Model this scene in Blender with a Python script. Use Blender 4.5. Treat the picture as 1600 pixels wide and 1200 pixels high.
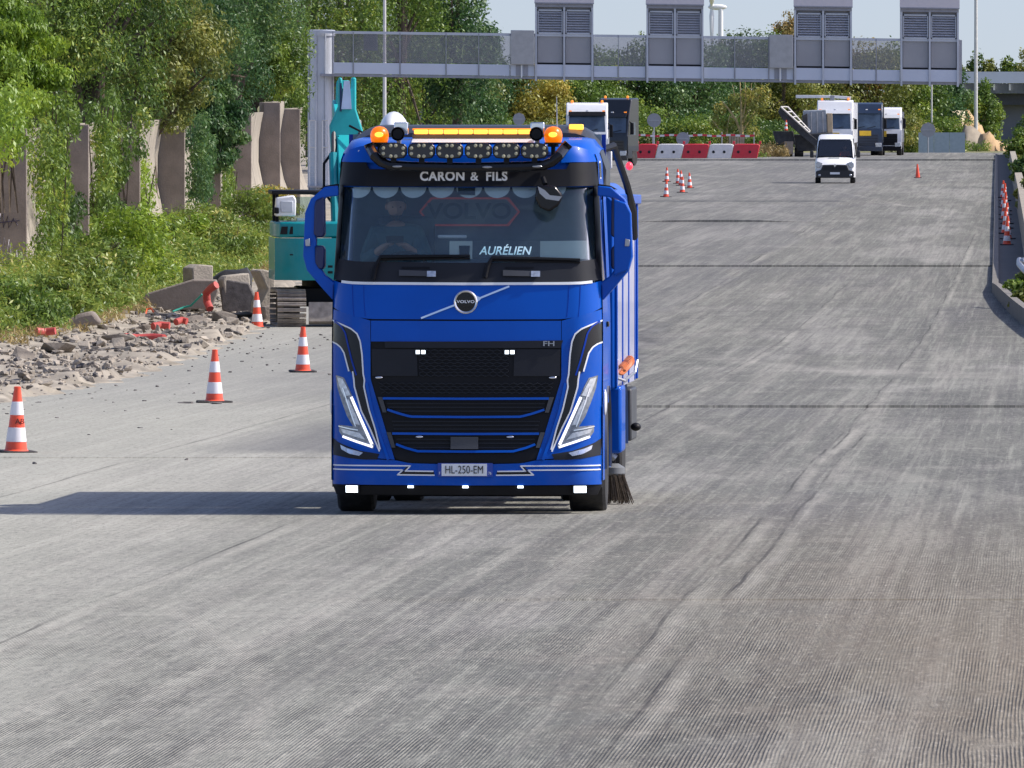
import bpy, bmesh, math, random
import numpy as np
from mathutils import Vector, Matrix, Euler

R = math.radians
for o in list(bpy.data.objects):
    bpy.data.objects.remove(o)
scene = bpy.context.scene
COL = scene.collection

# ------------------------------------------------------------------ camera
HC = 3.82                      # camera height over the spot where the truck stands (m)
FPX = 400.0 / 36.0 * 1600.0    # focal length in photo pixels
PITCH = math.atan(460.0 / FPX)
cam_d = bpy.data.cameras.new('camera')
cam_d.lens = 400.0
cam_d.sensor_width = 36.0
cam_d.clip_start = 1.0
cam_d.clip_end = 40000.0
cam = bpy.data.objects.new('camera', cam_d)
cam.location = (0, 0, HC)
cam.rotation_euler = (R(90) - PITCH, 0, 0)
COL.objects.link(cam)
scene.camera = cam

# ------------------------------------------------------------------ sky, sun, exposure
SUN_EL, SUN_AZ = 45.0, 1.0     # azimuth: degrees from +X towards +Y
world = bpy.data.worlds.new('World')
scene.world = world
world.use_nodes = True
wn = world.node_tree.nodes
wl = world.node_tree.links
wn.clear()
sky = wn.new('ShaderNodeTexSky')
sky.sky_type = 'NISHITA'
sky.sun_disc = False
sky.sun_elevation = R(SUN_EL)
sky.sun_rotation = R(90 - SUN_AZ)
sky.altitude = 100
sky.air_density = 1.0
sky.dust_density = 2.0
sky.ozone_density = 3.0
bg = wn.new('ShaderNodeBackground')
bg.inputs[1].default_value = 0.13
wo = wn.new('ShaderNodeOutputWorld')
# look a few degrees higher into the sky everywhere: a clearer horizon than the default air
stc = wn.new('ShaderNodeTexCoord')
sad = wn.new('ShaderNodeVectorMath'); sad.operation = 'ADD'; sad.inputs[1].default_value = (0, 0, 0.075)
snm = wn.new('ShaderNodeVectorMath'); snm.operation = 'NORMALIZE'
wl.new(stc.outputs['Generated'], sad.inputs[0]); wl.new(sad.outputs[0], snm.inputs[0]); wl.new(snm.outputs[0], sky.inputs[0])
stint = wn.new('ShaderNodeMix'); stint.data_type = 'RGBA'; stint.blend_type = 'MULTIPLY'
stint.inputs['Factor'].default_value = 1.0
stint.inputs[7].default_value = (1.10, 0.985, 1.04, 1)      # white balance of the sky
wl.new(sky.outputs[0], stint.inputs[6]); wl.new(stint.outputs[2], bg.inputs[0])
wl.new(bg.outputs[0], wo.inputs[0])

sun_d = bpy.data.lights.new('sun', 'SUN')
sun_d.energy = 3.7
sun_d.angle = R(0.53)
sun_d.color = (1.0, 0.95, 0.86)
sun = bpy.data.objects.new('sun', sun_d)
sdir = Vector((math.cos(R(SUN_EL)) * math.cos(R(SUN_AZ)), math.cos(R(SUN_EL)) * math.sin(R(SUN_AZ)), math.sin(R(SUN_EL))))
sun.rotation_euler = (-sdir).to_track_quat('-Z', 'Y').to_euler()
sun.location = (60, 100, 80)
COL.objects.link(sun)

vs = scene.view_settings
scene.display_settings.display_device = 'sRGB'
vs.view_transform = 'Standard'
vs.look = 'None'
vs.exposure = 0.45
vs.gamma = 1.0
vs.use_curve_mapping = False
scene.render.engine = 'CYCLES'
scene.cycles.use_denoising = True
scene.cycles.max_bounces = 8
scene.cycles.transparent_max_bounces = 16
scene.cycles.sample_clamp_indirect = 6.0

# ------------------------------------------------------------------ materials
def lin(r, g, b):
    def f(c):
        c = c / 255.0
        return c / 12.92 if c <= 0.04045 else ((c + 0.055) / 1.055) ** 2.4
    return (f(r), f(g), f(b))

MATS = {}
def mat(name, col, rough=0.5, metal=0.0, var=0.12, scale=4.0, coat=0.0, bump=0.0, bscale=40.0, spec=0.5, emit=None, estr=0.0, dirt=0.0, dirtcol=(0.16, 0.14, 0.11)):
    if name in MATS:
        return MATS[name]
    m = bpy.data.materials.new(name)
    m.use_nodes = True
    nt = m.node_tree
    b = nt.nodes['Principled BSDF']
    b.inputs['Roughness'].default_value = rough
    b.inputs['Metallic'].default_value = metal
    b.inputs['Specular IOR Level'].default_value = spec
    b.inputs['Coat Weight'].default_value = coat
    b.inputs['Coat Roughness'].default_value = 0.04
    tc = nt.nodes.new('ShaderNodeTexCoord')
    n = nt.nodes.new('ShaderNodeTexNoise')
    n.inputs['Scale'].default_value = scale
    n.inputs['Detail'].default_value = 6.0
    nt.links.new(tc.outputs['Object'], n.inputs['Vector'])
    r = nt.nodes.new('ShaderNodeValToRGB')
    r.color_ramp.elements[0].position = 0.3
    r.color_ramp.elements[1].position = 0.7
    r.color_ramp.elements[0].color = tuple(c * (1 - var) for c in col) + (1,)
    r.color_ramp.elements[1].color = tuple(min(1, c * (1 + var)) for c in col) + (1,)
    nt.links.new(n.outputs['Fac'], r.inputs['Fac'])
    out = r.outputs['Color']
    if dirt > 0:
        n2 = nt.nodes.new('ShaderNodeTexNoise')
        n2.inputs['Scale'].default_value = scale * 0.7
        n2.inputs['Detail'].default_value = 9.0
        n2.inputs['Roughness'].default_value = 0.7
        nt.links.new(tc.outputs['Object'], n2.inputs['Vector'])
        mr = nt.nodes.new('ShaderNodeMapRange')
        mr.inputs['From Min'].default_value = 0.45
        mr.inputs['From Max'].default_value = 0.75
        mr.inputs['To Max'].default_value = dirt
        nt.links.new(n2.outputs['Fac'], mr.inputs['Value'])
        mx = nt.nodes.new('ShaderNodeMix')
        mx.data_type = 'RGBA'
        nt.links.new(mr.outputs['Result'], mx.inputs['Factor'])
        nt.links.new(out, mx.inputs[6])
        mx.inputs[7].default_value = dirtcol + (1,)
        out = mx.outputs[2]
    nt.links.new(out, b.inputs['Base Color'])
    if bump > 0:
        n3 = nt.nodes.new('ShaderNodeTexNoise')
        n3.inputs['Scale'].default_value = bscale
        n3.inputs['Detail'].default_value = 8.0
        nt.links.new(tc.outputs['Object'], n3.inputs['Vector'])
        bp = nt.nodes.new('ShaderNodeBump')
        bp.inputs['Strength'].default_value = bump
        bp.inputs['Distance'].default_value = 0.03
        nt.links.new(n3.outputs['Fac'], bp.inputs['Height'])
        nt.links.new(bp.outputs['Normal'], b.inputs['Normal'])
    if emit:
        b.inputs['Emission Color'].default_value = tuple(emit) + (1,)
        b.inputs['Emission Strength'].default_value = estr
    MATS[name] = m
    return m

def glass_mat(name, tint, alpha, rough=0.03, veil=(0.02, 0.025, 0.03)):
    """thin tinted pane: part see-through, part coated reflector"""
    if name in MATS:
        return MATS[name]
    m = bpy.data.materials.new(name)
    m.use_nodes = True
    nt = m.node_tree
    nt.nodes.clear()
    out = nt.nodes.new('ShaderNodeOutputMaterial')
    tr = nt.nodes.new('ShaderNodeBsdfTransparent')
    tr.inputs[0].default_value = tuple(tint) + (1,)
    pb = nt.nodes.new('ShaderNodeBsdfPrincipled')
    pb.inputs['Base Color'].default_value = tuple(veil) + (1,)  # veil of reflections on the pane, put into the base colour
    pb.inputs['Roughness'].default_value = rough
    mx = nt.nodes.new('ShaderNodeMixShader')
    mx.inputs[0].default_value = alpha
    nt.links.new(tr.outputs[0], mx.inputs[1])
    nt.links.new(pb.outputs[0], mx.inputs[2])
    fr = nt.nodes.new('ShaderNodeFresnel')
    fr.inputs[0].default_value = 1.5
    gl = nt.nodes.new('ShaderNodeBsdfGlossy')
    gl.inputs['Roughness'].default_value = rough
    mx2 = nt.nodes.new('ShaderNodeMixShader')
    nt.links.new(fr.outputs[0], mx2.inputs[0])
    nt.links.new(mx.outputs[0], mx2.inputs[1])
    nt.links.new(gl.outputs[0], mx2.inputs[2])
    nt.links.new(mx2.outputs[0], out.inputs[0])
    MATS[name] = m
    return m

def emat(name, col, strength):
    return mat(name, tuple(c * 0.6 for c in col), 0.3, var=0.02, emit=col, estr=strength)

def leaf_mat(name, stops, trans=0.3):
    """leaf colour from the per-leaf attribute lv through a ramp"""
    if name in MATS:
        return MATS[name]
    m = bpy.data.materials.new(name)
    m.use_nodes = True
    nt = m.node_tree
    nt.nodes.clear()
    out = nt.nodes.new('ShaderNodeOutputMaterial')
    at = nt.nodes.new('ShaderNodeAttribute')
    at.attribute_name = 'lv'
    rp = nt.nodes.new('ShaderNodeValToRGB')
    while len(rp.color_ramp.elements) < len(stops):
        rp.color_ramp.elements.new(0.5)
    for e, (p, c) in zip(rp.color_ramp.elements, stops):
        e.position = p
        e.color = tuple(c) + (1,)
    nt.links.new(at.outputs['Fac'], rp.inputs[0])
    d = nt.nodes.new('ShaderNodeBsdfDiffuse')
    t = nt.nodes.new('ShaderNodeBsdfTranslucent')
    g = nt.nodes.new('ShaderNodeBsdfGlossy')
    g.inputs['Roughness'].default_value = 0.45
    g.inputs[0].default_value = (0.6, 0.65, 0.6, 1)
    nt.links.new(rp.outputs[0], d.inputs[0])
    nt.links.new(rp.outputs[0], t.inputs[0])
    m1 = nt.nodes.new('ShaderNodeMixShader')
    m1.inputs[0].default_value = trans
    nt.links.new(d.outputs[0], m1.inputs[1])
    nt.links.new(t.outputs[0], m1.inputs[2])
    m2 = nt.nodes.new('ShaderNodeMixShader')
    m2.inputs[0].default_value = 0.05
    nt.links.new(m1.outputs[0], m2.inputs[1])
    nt.links.new(g.outputs[0], m2.inputs[2])
    nt.links.new(m2.outputs[0], out.inputs[0])
    MATS[name] = m
    return m

# ------------------------------------------------------------------ geometry helpers
class MB:
    """collects simple shapes and links them as ONE mesh object"""
    def __init__(self):
        self.v, self.f = [], []
    def add(self, vs, fs):
        n = len(self.v)
        self.v += [tuple(p) for p in vs]
        self.f += [tuple(i + n for i in q) for q in fs]
        return self
    def box(self, c, s, rot=None):
        hx, hy, hz = s[0] / 2, s[1] / 2, s[2] / 2
        vs = [Vector((x, y, z)) for x in (-hx, hx) for y in (-hy, hy) for z in (-hz, hz)]
        if rot is not None:
            m = Euler(rot).to_matrix()
            vs = [m @ p for p in vs]
        c = Vector(c)
        return self.add([p + c for p in vs], [(0, 1, 3, 2), (4, 6, 7, 5), (0, 4, 5, 1), (2, 3, 7, 6), (0, 2, 6, 4), (1, 5, 7, 3)])
    def box2(self, a, b):
        return self.box([(a[i] + b[i]) / 2 for i in range(3)], [abs(b[i] - a[i]) for i in range(3)])
    def cyl(self, p0, p1, r0, r1=None, n=12, cap=True):
        r1 = r0 if r1 is None else r1
        p0, p1 = Vector(p0), Vector(p1)
        d = (p1 - p0).normalized()
        a = d.orthogonal().normalized()
        b = d.cross(a)
        vs = []
        for p, r in ((p0, r0), (p1, r1)):
            vs += [p + (a * math.cos(2 * math.pi * k / n) + b * math.sin(2 * math.pi * k / n)) * r for k in range(n)]
        fs = [(k, (k + 1) % n, n + (k + 1) % n, n + k) for k in range(n)]
        if cap:
            fs += [tuple(range(n))[::-1], tuple(range(n, 2 * n))]
        return self.add(vs, fs)
    def tube(self, pts, r, n=8):
        pts = [Vector(p) for p in pts]
        rr = r if isinstance(r, (list, tuple)) else [r] * len(pts)
        vs, fs = [], []
        up = None
        for i, p in enumerate(pts):
            d = (pts[min(i + 1, len(pts) - 1)] - pts[max(i - 1, 0)]).normalized()
            if up is None:
                up = d.orthogonal().normalized()
            a = (up - d * up.dot(d)).normalized()
            up = a
            b = d.cross(a)
            vs += [p + (a * math.cos(2 * math.pi * k / n) + b * math.sin(2 * math.pi * k / n)) * rr[i] for k in range(n)]
        for i in range(len(pts) - 1):
            for k in range(n):
                fs.append((i * n + k, i * n + (k + 1) % n, (i + 1) * n + (k + 1) % n, (i + 1) * n + k))
        fs += [tuple(range(n))[::-1], tuple(range((len(pts) - 1) * n, len(pts) * n))]
        return self.add(vs, fs)
    def lathe(self, prof, c=(0, 0, 0), axis='z', n=20, cap=True):
        """prof: list of (radius, height)"""
        vs, fs = [], []
        for r, h in prof:
            for k in range(n):
                a = 2 * math.pi * k / n
                x, y = r * math.cos(a), r * math.sin(a)
                p = {'z': (x, y, h), 'y': (x, h, y), 'x': (h, x, y)}[axis]
                vs.append((p[0] + c[0], p[1] + c[1], p[2] + c[2]))
        for i in range(len(prof) - 1):
            for k in range(n):
                fs.append((i * n + k, i * n + (k + 1) % n, (i + 1) * n + (k + 1) % n, (i + 1) * n + k))
        if cap:
            fs += [tuple(range(n))[::-1], tuple(range((len(prof) - 1) * n, len(prof) * n))]
        return self.add(vs, fs)
    def ell(self, c, r, n=12, m=8):
        vs, fs = [], []
        for i in range(m + 1):
            t = math.pi * i / m
            for k in range(n):
                a = 2 * math.pi * k / n
                vs.append((c[0] + r[0] * math.sin(t) * math.cos(a), c[1] + r[1] * math.sin(t) * math.sin(a), c[2] + r[2] * math.cos(t)))
        for i in range(m):
            for k in range(n):
                fs.append((i * n + k, i * n + (k + 1) % n, (i + 1) * n + (k + 1) % n, (i + 1) * n + k))
        return self.add(vs, fs)
    def prism(self, poly, a0, a1, axis='y'):
        """poly in the plane across axis: y -> (x,z), x -> (y,z), z -> (x,y)"""
        def mk(p, a):
            return {'y': (p[0], a, p[1]), 'x': (a, p[0], p[1]), 'z': (p[0], p[1], a)}[axis]
        n = len(poly)
        vs = [mk(p, a0) for p in poly] + [mk(p, a1) for p in poly]
        fs = [(k, (k + 1) % n, n + (k + 1) % n, n + k) for k in range(n)] + [tuple(range(n))[::-1], tuple(range(n, 2 * n))]
        return self.add(vs, fs)
    def grid(self, g):
        """g[i][j] points -> quads"""
        m, n = len(g), len(g[0])
        return self.add([p for row in g for p in row], [(i * n + j, i * n + j + 1, (i + 1) * n + j + 1, (i + 1) * n + j) for i in range(m - 1) for j in range(n - 1)])
    def build(self, name, material, parent=None, bevel=0.0, smooth=True, angle=35, seg=2, loc=None):
        me = bpy.data.meshes.new(name)
        me.from_pydata(self.v, [], self.f)
        bm = bmesh.new()
        bm.from_mesh(me)
        bmesh.ops.recalc_face_normals(bm, faces=bm.faces)
        bm.to_mesh(me)
        bm.free()
        if smooth:
            for p in me.polygons:
                p.use_smooth = True
            me.set_sharp_from_angle(angle=R(angle))
        me.materials.append(material)
        o = bpy.data.objects.new(name, me)
        COL.objects.link(o)
        if loc is not None:
            o.location = loc
        if parent is not None:
            o.parent = parent
        if bevel > 0:
            b = o.modifiers.new('bevel', 'BEVEL')
            b.width = bevel
            b.segments = seg
            b.limit_method = 'ANGLE'
            b.angle_limit = R(30)
        return o

def tag(o, label=None, cat=None, group=None, kind=None):
    if label: o['label'] = label
    if cat: o['category'] = cat
    if group: o['group'] = group
    if kind: o['kind'] = kind
    return o

def thing(name, label, cat, loc=(0, 0, 0), rz=0.0, group=None, rx=0.0):
    o = bpy.data.objects.new(name, None)
    o.empty_display_size = 0.2
    COL.objects.link(o)
    o.location = loc
    o.rotation_euler = (rx, 0, rz)
    return tag(o, label, cat, group)

def copy_tree(o, parent=None):
    c = o.copy()
    COL.objects.link(c)
    if parent is not None:
        c.parent = parent
    for ch in list(o.children):
        copy_tree(ch, c)
    return c

def text(name, body, size, material, parent, loc, rot=(R(90), 0, 0), sx=1.0, shear=0.0, off=0.0, depth=0.003, mirror=False, align='CENTER', spacing=1.0):
    cu = bpy.data.curves.new(name, 'FONT')
    cu.body = body
    cu.size = size
    cu.shear = shear
    cu.offset = off
    cu.extrude = depth
    cu.align_x = align
    cu.space_character = spacing
    cu.align_y = 'CENTER'
    t = bpy.data.objects.new(name, cu)
    COL.objects.link(t)
    bpy.context.view_layer.update()
    me = bpy.data.meshes.new_from_object(t.evaluated_get(bpy.context.evaluated_depsgraph_get()))
    bpy.data.objects.remove(t)
    me.materials.clear()
    me.materials.append(material)
    o = bpy.data.objects.new(name, me)
    COL.objects.link(o)
    o.location = loc
    o.rotation_euler = rot
    o.scale = (-sx if mirror else sx, 1, 1)
    if parent is not None:
        o.parent = parent
    return o

# ------------------------------------------------------------------ lie of the land
_PY = np.array([10, 40, 57, 80, 102, 127, 157, 191, 243, 300, 350, 508, 592, 846, 1500, 20000.0])
_PZ = np.array([-3.05, -3.2, -3.36, -3.58, -3.82, -4.08, -4.38, -4.70, -4.98, -5.02, -4.97, -4.84, -4.83, -4.86, -5.0, -6.0]) + HC
_PM = np.gradient(_PZ, _PY)
def GZ(y):
    i = int(np.clip(np.searchsorted(_PY, y) - 1, 0, len(_PY) - 2))
    h = _PY[i + 1] - _PY[i]
    t = min(max((y - _PY[i]) / h, 0), 1)
    return float((2 * t**3 - 3 * t**2 + 1) * _PZ[i] + (t**3 - 2 * t**2 + t) * h * _PM[i] + (-2 * t**3 + 3 * t**2) * _PZ[i + 1] + (t**3 - t**2) * h * _PM[i + 1])

_cp, _sp = math.cos(PITCH), math.sin(PITCH)
def P(px, py, Y):
    """the point at depth Y that was measured at photo pixel (px, py)"""
    a, b = (px - 800) / FPX, (600 - py) / FPX
    d = Vector((a, _cp + b * _sp, -_sp + b * _cp))
    k = Y / d.y
    return Vector((d.x * k, Y, HC + d.z * k))
def row(Y, z):
    y, zz = Y, z - HC
    f = y * _cp - zz * _sp
    u = y * _sp + zz * _cp
    return 600 - FPX * u / f
def rowY(py, dz=0.0):
    a, b = 15.0, 4000.0
    for _ in range(60):
        m = (a + b) / 2
        if row(m, GZ(m) + dz) > py: a = m
        else: b = m
    return (a + b) / 2
def G(px, py, dz=0.0):
    """ground point under photo pixel"""
    Y = rowY(py, dz)
    p = P(px, py, Y)
    return Vector((p.x, Y, GZ(Y) + dz))
def S(Y):
    return FPX / Y
rng = random.Random(7)
# ------------------------------------------------------------------ ground, road, kerbs
DIRU = 0.047                     # the carriageway drifts to the right with distance
def left_edge(Y):
    return float(np.interp(Y, [10, 150, 160, 181, 243, 300, 420, 500, 860], [-8.5, -7.6, -7.2, -6.2, -5.15, -5.6, -6.5, -6.2, -5.5]))
def right_edge(Y):
    return float(np.interp(Y, [10, 225, 238, 255, 282, 413, 815, 1200], [10.2, 10.45, 10.75, 11.15, 11.9, 17.5, 34.6, 51]))

# real milling steps: (Y, height, u range) across the road; (u at Y 100, height, Y range) along it, painted as shaded and lit lines only
def u_of(x, y): return x - DIRU * y
STEP_V = [(rowY(637), 0.034, 1), (rowY(716), 0.015, -1), (rowY(417), 0.050, 1), (rowY(347), 0.08, 0), (rowY(938), 0.010, 1), (rowY(251), 0.10, 2)]
def step_mask(kind, x, y):
    if kind == 1: return 1 / (1 + math.exp(-(x + 0.6) * 3))
    if kind == -1: return 1 / (1 + math.exp((x + 0.9) * 3))
    if kind == 0: return math.exp(-((x - 3.6 - 4.0) / 2.6) ** 4)
    return 1.0
a1 = G(1338, 640); a2 = G(1066, 962)
STEP_U = [(u_of(a1.x, a1.y) * .5 + u_of(a2.x, a2.y) * .5, 0.016, 60, 150), (u_of(*G(1085, 1000).xy), .010, 30, 150), (u_of(*G(1060, 480).xy), 0.030, 155, 420),
          (u_of(*G(300, 880).xy), 0.012, 40, 110), (u_of(*G(1420, 560).xy), 0.014, 120, 400), (u_of(*G(1180, 560).xy), 0.012, 110, 300), (u_of(*G(60, 760).xy), .012, 60, 250)]
def road_z(x, y, side_v=None, side_u=None):
    z = GZ(y)
    for k, (y0, h, kind) in enumerate(STEP_V):
        on = (y > y0 + 1e-6) if side_v is None or side_v[0] != k else side_v[1]
        if on and y < y0 + 70:
            z += h * step_mask(kind, x, y) * max(0, 1 - (y - y0) / 70.0)
    u = u_of(x, y)
    for k, (u0, h, ya, yb) in enumerate(STEP_U):
        on = False
        if on and u < u0 + 2.2:
            f = min(1, max(0, (y - ya) / 6.0), max(0, (yb - y) / 10.0))
            z += h * max(0, f) * max(0, 1 - (u - u0) / 2.2)
    return z

def road_material():
    m = bpy.data.materials.new('milled_asphalt')
    m.use_nodes = True
    nt = m.node_tree
    N, L = nt.nodes, nt.links
    b = N['Principled BSDF']
    b.inputs['Roughness'].default_value = 0.93
    b.inputs['Specular IOR Level'].default_value = 0.25
    tc = N.new('ShaderNodeTexCoord')
    sep = N.new('ShaderNodeSeparateXYZ')
    L.new(tc.outputs['Object'], sep.inputs[0])
    def math_(op, a, c=None, d=None):
        n = N.new('ShaderNodeMath'); n.operation = op
        for i, v in enumerate((a, c, d)):
            if v is None: continue
            if isinstance(v, (int, float)): n.inputs[i].default_value = v
            else: L.new(v, n.inputs[i])
        return n.outputs[0]
    X, Y = sep.outputs[0], sep.outputs[1]
    U = math_('SUBTRACT', X, math_('MULTIPLY', Y, DIRU))
    def noise(su, sv, detail=6, rough=.6, off=0.0):
        c = N.new('ShaderNodeCombineXYZ')
        L.new(math_('MULTIPLY', U, su), c.inputs[0]); L.new(math_('MULTIPLY', Y, sv), c.inputs[1]); c.inputs[2].default_value = off
        n = N.new('ShaderNodeTexNoise'); n.inputs['Scale'].default_value = 1.0
        n.inputs['Detail'].default_value = detail; n.inputs['Roughness'].default_value = rough
        L.new(c.outputs[0], n.inputs['Vector'])
        return n.outputs['Fac']
    def ramp(v, lo, hi, a=0.0, c=1.0):
        n = N.new('ShaderNodeMapRange')
        n.inputs['From Min'].default_value = lo; n.inputs['From Max'].default_value = hi
        n.inputs['To Min'].default_value = a; n.inputs['To Max'].default_value = c
        L.new(v, n.inputs['Value'])
        return n.outputs['Result']
    def mix(f, a, c):
        n = N.new('ShaderNodeMix'); n.data_type = 'RGBA'
        if isinstance(f, (int, float)): n.inputs['Factor'].default_value = f
        else: L.new(f, n.inputs['Factor'])
        for i, v in ((6, a), (7, c)):
            if isinstance(v, tuple): n.inputs[i].default_value = v + (1,)
            else: L.new(v, n.inputs[i])
        return n.outputs[2]
    # base: dusty grey; big worn patches; streaks along the milling direction; cross scuffs
    big = noise(.22, .035, 5, .6)
    streak = noise(2.2, .018, 8, .65, 3.1)
    fine_streak = noise(11.0, .05, 5, .6, 7.7)
    cross = noise(.5, .42, 8, .68, 11.0)
    cross2 = noise(.30, .055, 7, .66, 13.0)
    cross3 = noise(.16, .014, 7, .64, 17.0)
    grit = noise(22, 3.0, 5, .75, 5.0)
    speck = noise(60, 6.0, 3, .8, 9.0)
    col = mix(ramp(big, .35, .65), lin(99, 100, 94), lin(118, 118, 110))
    col = mix(ramp(streak, .52, .60, 0, .38), col, lin(160, 156, 147))
    col = mix(ramp(streak, .44, .36, 0, .35), col, lin(96, 94, 92))
    col = mix(ramp(cross, .54, .62, 0, .24), col, lin(166, 162, 153))
    col = mix(ramp(cross, .42, .32, 0, .26), col, lin(88, 87, 86))
    col = mix(ramp(cross2, .55, .61, 0, .22), col, lin(172, 168, 160))
    col = mix(ramp(cross2, .43, .36, 0, .26), col, lin(90, 89, 89))
    col = mix(ramp(cross3, .54, .60, 0, .38), col, lin(170, 167, 160))
    col = mix(ramp(cross3, .44, .38, 0, .42), col, lin(94, 93, 94))
    col = mix(ramp(fine_streak, .42, .66, 0, .45), col, lin(82, 80, 78))
    for su, sv, o_, w1, w2 in ((7.0, .05, 81.0, .34, .30), (3.0, .40, 83.0, .24, .26), (1.3, .06, 85.0, .22, .26), (2.4, .022, 87.0, .30, .32), (9.0, .9, 89.0, .26, .30), (14.0, .06, 91.0, .30, .34)):
        nn = noise(su, sv, 6, .70, o_)
        col = mix(ramp(nn, .565, .605, 0, w1), col, lin(150, 150, 140))
        col = mix(ramp(nn, .435, .395, 0, w2), col, lin(82, 81, 80))
    # the left carriageway is dusted paler, the right edge browner
    left = math_('MULTIPLY', ramp(math_('ADD', X, math_('MULTIPLY', big, 5.0)), 2.4, -1.8, 0, .52), ramp(Y, 420, 260))
    col = mix(left, col, lin(184, 183, 170))
    brown = ramp(math_('ADD', X, math_('MULTIPLY', cross, 2.5)), 1.2, 4.0, 0, .62)
    brown = math_('MULTIPLY', brown, ramp(Y, 110, 70))
    col = mix(brown, col, lin(120, 108, 90))
    # longitudinal grooves of the drum, clearer near the camera and on the milled lanes
    wav = N.new('ShaderNodeTexWave')
    wav.wave_type = 'BANDS'; wav.bands_direction = 'X'; wav.wave_profile = 'SIN'
    cw = N.new('ShaderNodeCombineXYZ')
    L.new(math_('ADD', U, math_('MULTIPLY', noise(1.2, .12, 3, .5, 2.0), .07)), cw.inputs[0])
    L.new(math_('MULTIPLY', Y, .02), cw.inputs[1])
    L.new(cw.outputs[0], wav.inputs['Vector'])
    wav.inputs['Scale'].default_value = 15.0
    wav.inputs['Distortion'].default_value = 2.6
    wav.inputs['Detail'].default_value = 3.0
    lane = math_('MULTIPLY', math_('MULTIPLY', ramp(noise(.9, .05, 3, .5, 21.0), .36, .56), ramp(noise(5.0, .5, 4, .6, 23.0), .30, .60)), ramp(Y, 98, 60))
    # slanting tooth marks of the drum, strongest in the nearest metres
    ct = N.new('ShaderNodeCombineXYZ')
    L.new(math_('ADD', math_('MULTIPLY', U, 55.0), math_('MULTIPLY', Y, 2.4)), ct.inputs[0]); L.new(math_('SUBTRACT', math_('MULTIPLY', Y, 1.6), math_('MULTIPLY', U, 14.0)), ct.inputs[1])
    nt2 = N.new('ShaderNodeTexNoise'); nt2.inputs['Scale'].default_value = 1.0; nt2.inputs['Detail'].default_value = 3.0; nt2.inputs['Roughness'].default_value = .55
    L.new(ct.outputs[0], nt2.inputs['Vector'])
    toothv = ramp(nt2.outputs['Fac'], .38, .62)
    tooth = math_('MULTIPLY', ramp(noise(.5, .06, 3, .5, 33.0), .44, .62), ramp(Y, 115, 70, 0, .6))
    groove = math_('MULTIPLY', math_('SUBTRACT', 1.0, wav.outputs['Fac']), lane)
    col = mix(math_('MULTIPLY', ramp(groove, .30, .8), .50), col, lin(70, 66, 62))
    tm = math_('MULTIPLY', math_('SUBTRACT', 1.0, toothv), tooth)
    col = mix(math_('MULTIPLY', ramp(tm, .35, .75), .60), col, lin(72, 69, 66))
    col = mix(ramp(grit, .48, .30, 0, .60), col, lin(70, 69, 68))
    col = mix(ramp(grit, .54, .72, 0, .50), col, lin(182, 177, 166))
    col = mix(ramp(speck, .66, .72, 0, .8), col, lin(52, 50, 49))
    # rougher dark surfacing left unmilled beside the truck
    d2 = math_('ADD', math_('ADD', U, math_('MULTIPLY', math_('SUBTRACT', Y, 195.0), .022)), math_('MULTIPLY', math_('SUBTRACT', noise(.5, .12, 5, .65, 95.0), .5), 1.6))
    dk2 = math_('MULTIPLY', ramp(d2, -6.9, -7.15), math_('MULTIPLY', ramp(Y, 172, 184), math_('MULTIPLY', ramp(Y, 262, 228), ramp(X, -.5, .4))))
    lump = ramp(noise(1.6, .30, 4, .7, 97.0), .42, .62)
    col = mix(math_('MULTIPLY', dk2, .62), col, mix(lump, lin(72, 71, 72), lin(118, 117, 116)))
    # long tyre sweeps left by turning machines
    for cx, cy, kx, rad, wd, k_, tone in ((-9.5, 60.0, 1.0, 8.2, .10, .22, lin(176, 171, 160)), (-9.5, 60.0, 1.0, 6.4, .10, .20, lin(176, 171, 160)), (9.0, 150.0, .10, 7.5, .14, .30, lin(74, 72, 70)),
                                             (7.2, 420.0, .04, 9.5, .22, .38, lin(176, 172, 163)), (7.2, 420.0, .04, 7.6, .22, .35, lin(84, 83, 83)), (10.0, 300.0, .05, 11.0, .16, .35, lin(174, 170, 160))):
        dd = math_('SQRT', math_('ADD', math_('POWER', math_('SUBTRACT', X, cx), 2.0), math_('POWER', math_('MULTIPLY', math_('SUBTRACT', Y, cy), kx * .22 if kx == 1.0 else kx), 2.0)))
        dd = math_('ABSOLUTE', math_('SUBTRACT', math_('ADD', dd, math_('MULTIPLY', fine_streak, .12)), rad))
        col = mix(math_('MULTIPLY', ramp(dd, wd, wd * .3), math_('MULTIPLY', ramp(cross2, .42, .62), k_ * .7)), col, tone)
    # edges of the drum passes: shaded lip painted dark, sunlit edge beside it painted pale, wandering a little
    wobb = math_('MULTIPLY', math_('SUBTRACT', noise(.05, .07, 3, .5, 61.0), .5), .22)
    for k, (u0, h, ya, yb) in enumerate(STEP_U):
        d = math_('ADD', math_('SUBTRACT', U, u0), wobb)
        win = math_('MULTIPLY', ramp(Y, ya, ya + 8), ramp(Y, yb, yb - 14))
        brk = ramp(noise(.4, .10, 4, .7, 70.0 + k), .40, .60)
        w_ = math_('MULTIPLY', win, brk)
        pale = math_('MULTIPLY', ramp(math_('ABSOLUTE', math_('SUBTRACT', d, .10)), .09, .01), w_)
        col = mix(math_('MULTIPLY', pale, .28), col, lin(190, 186, 174))
        dark = math_('MULTIPLY', ramp(math_('ABSOLUTE', d), .022, .006), w_)
        col = mix(math_('MULTIPLY', dark, .75), col, lin(58, 56, 54))
    # the older darker surfacing left of the centre seam, far back
    seam = math_('ADD', U, math_('MULTIPLY', noise(.4, .05, 5, .6, 41.0), 4.0))
    old = math_('MULTIPLY', ramp(seam, STEP_U[2][0] + 2.2, STEP_U[2][0] + 1.7), ramp(Y, 150, 175))
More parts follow.
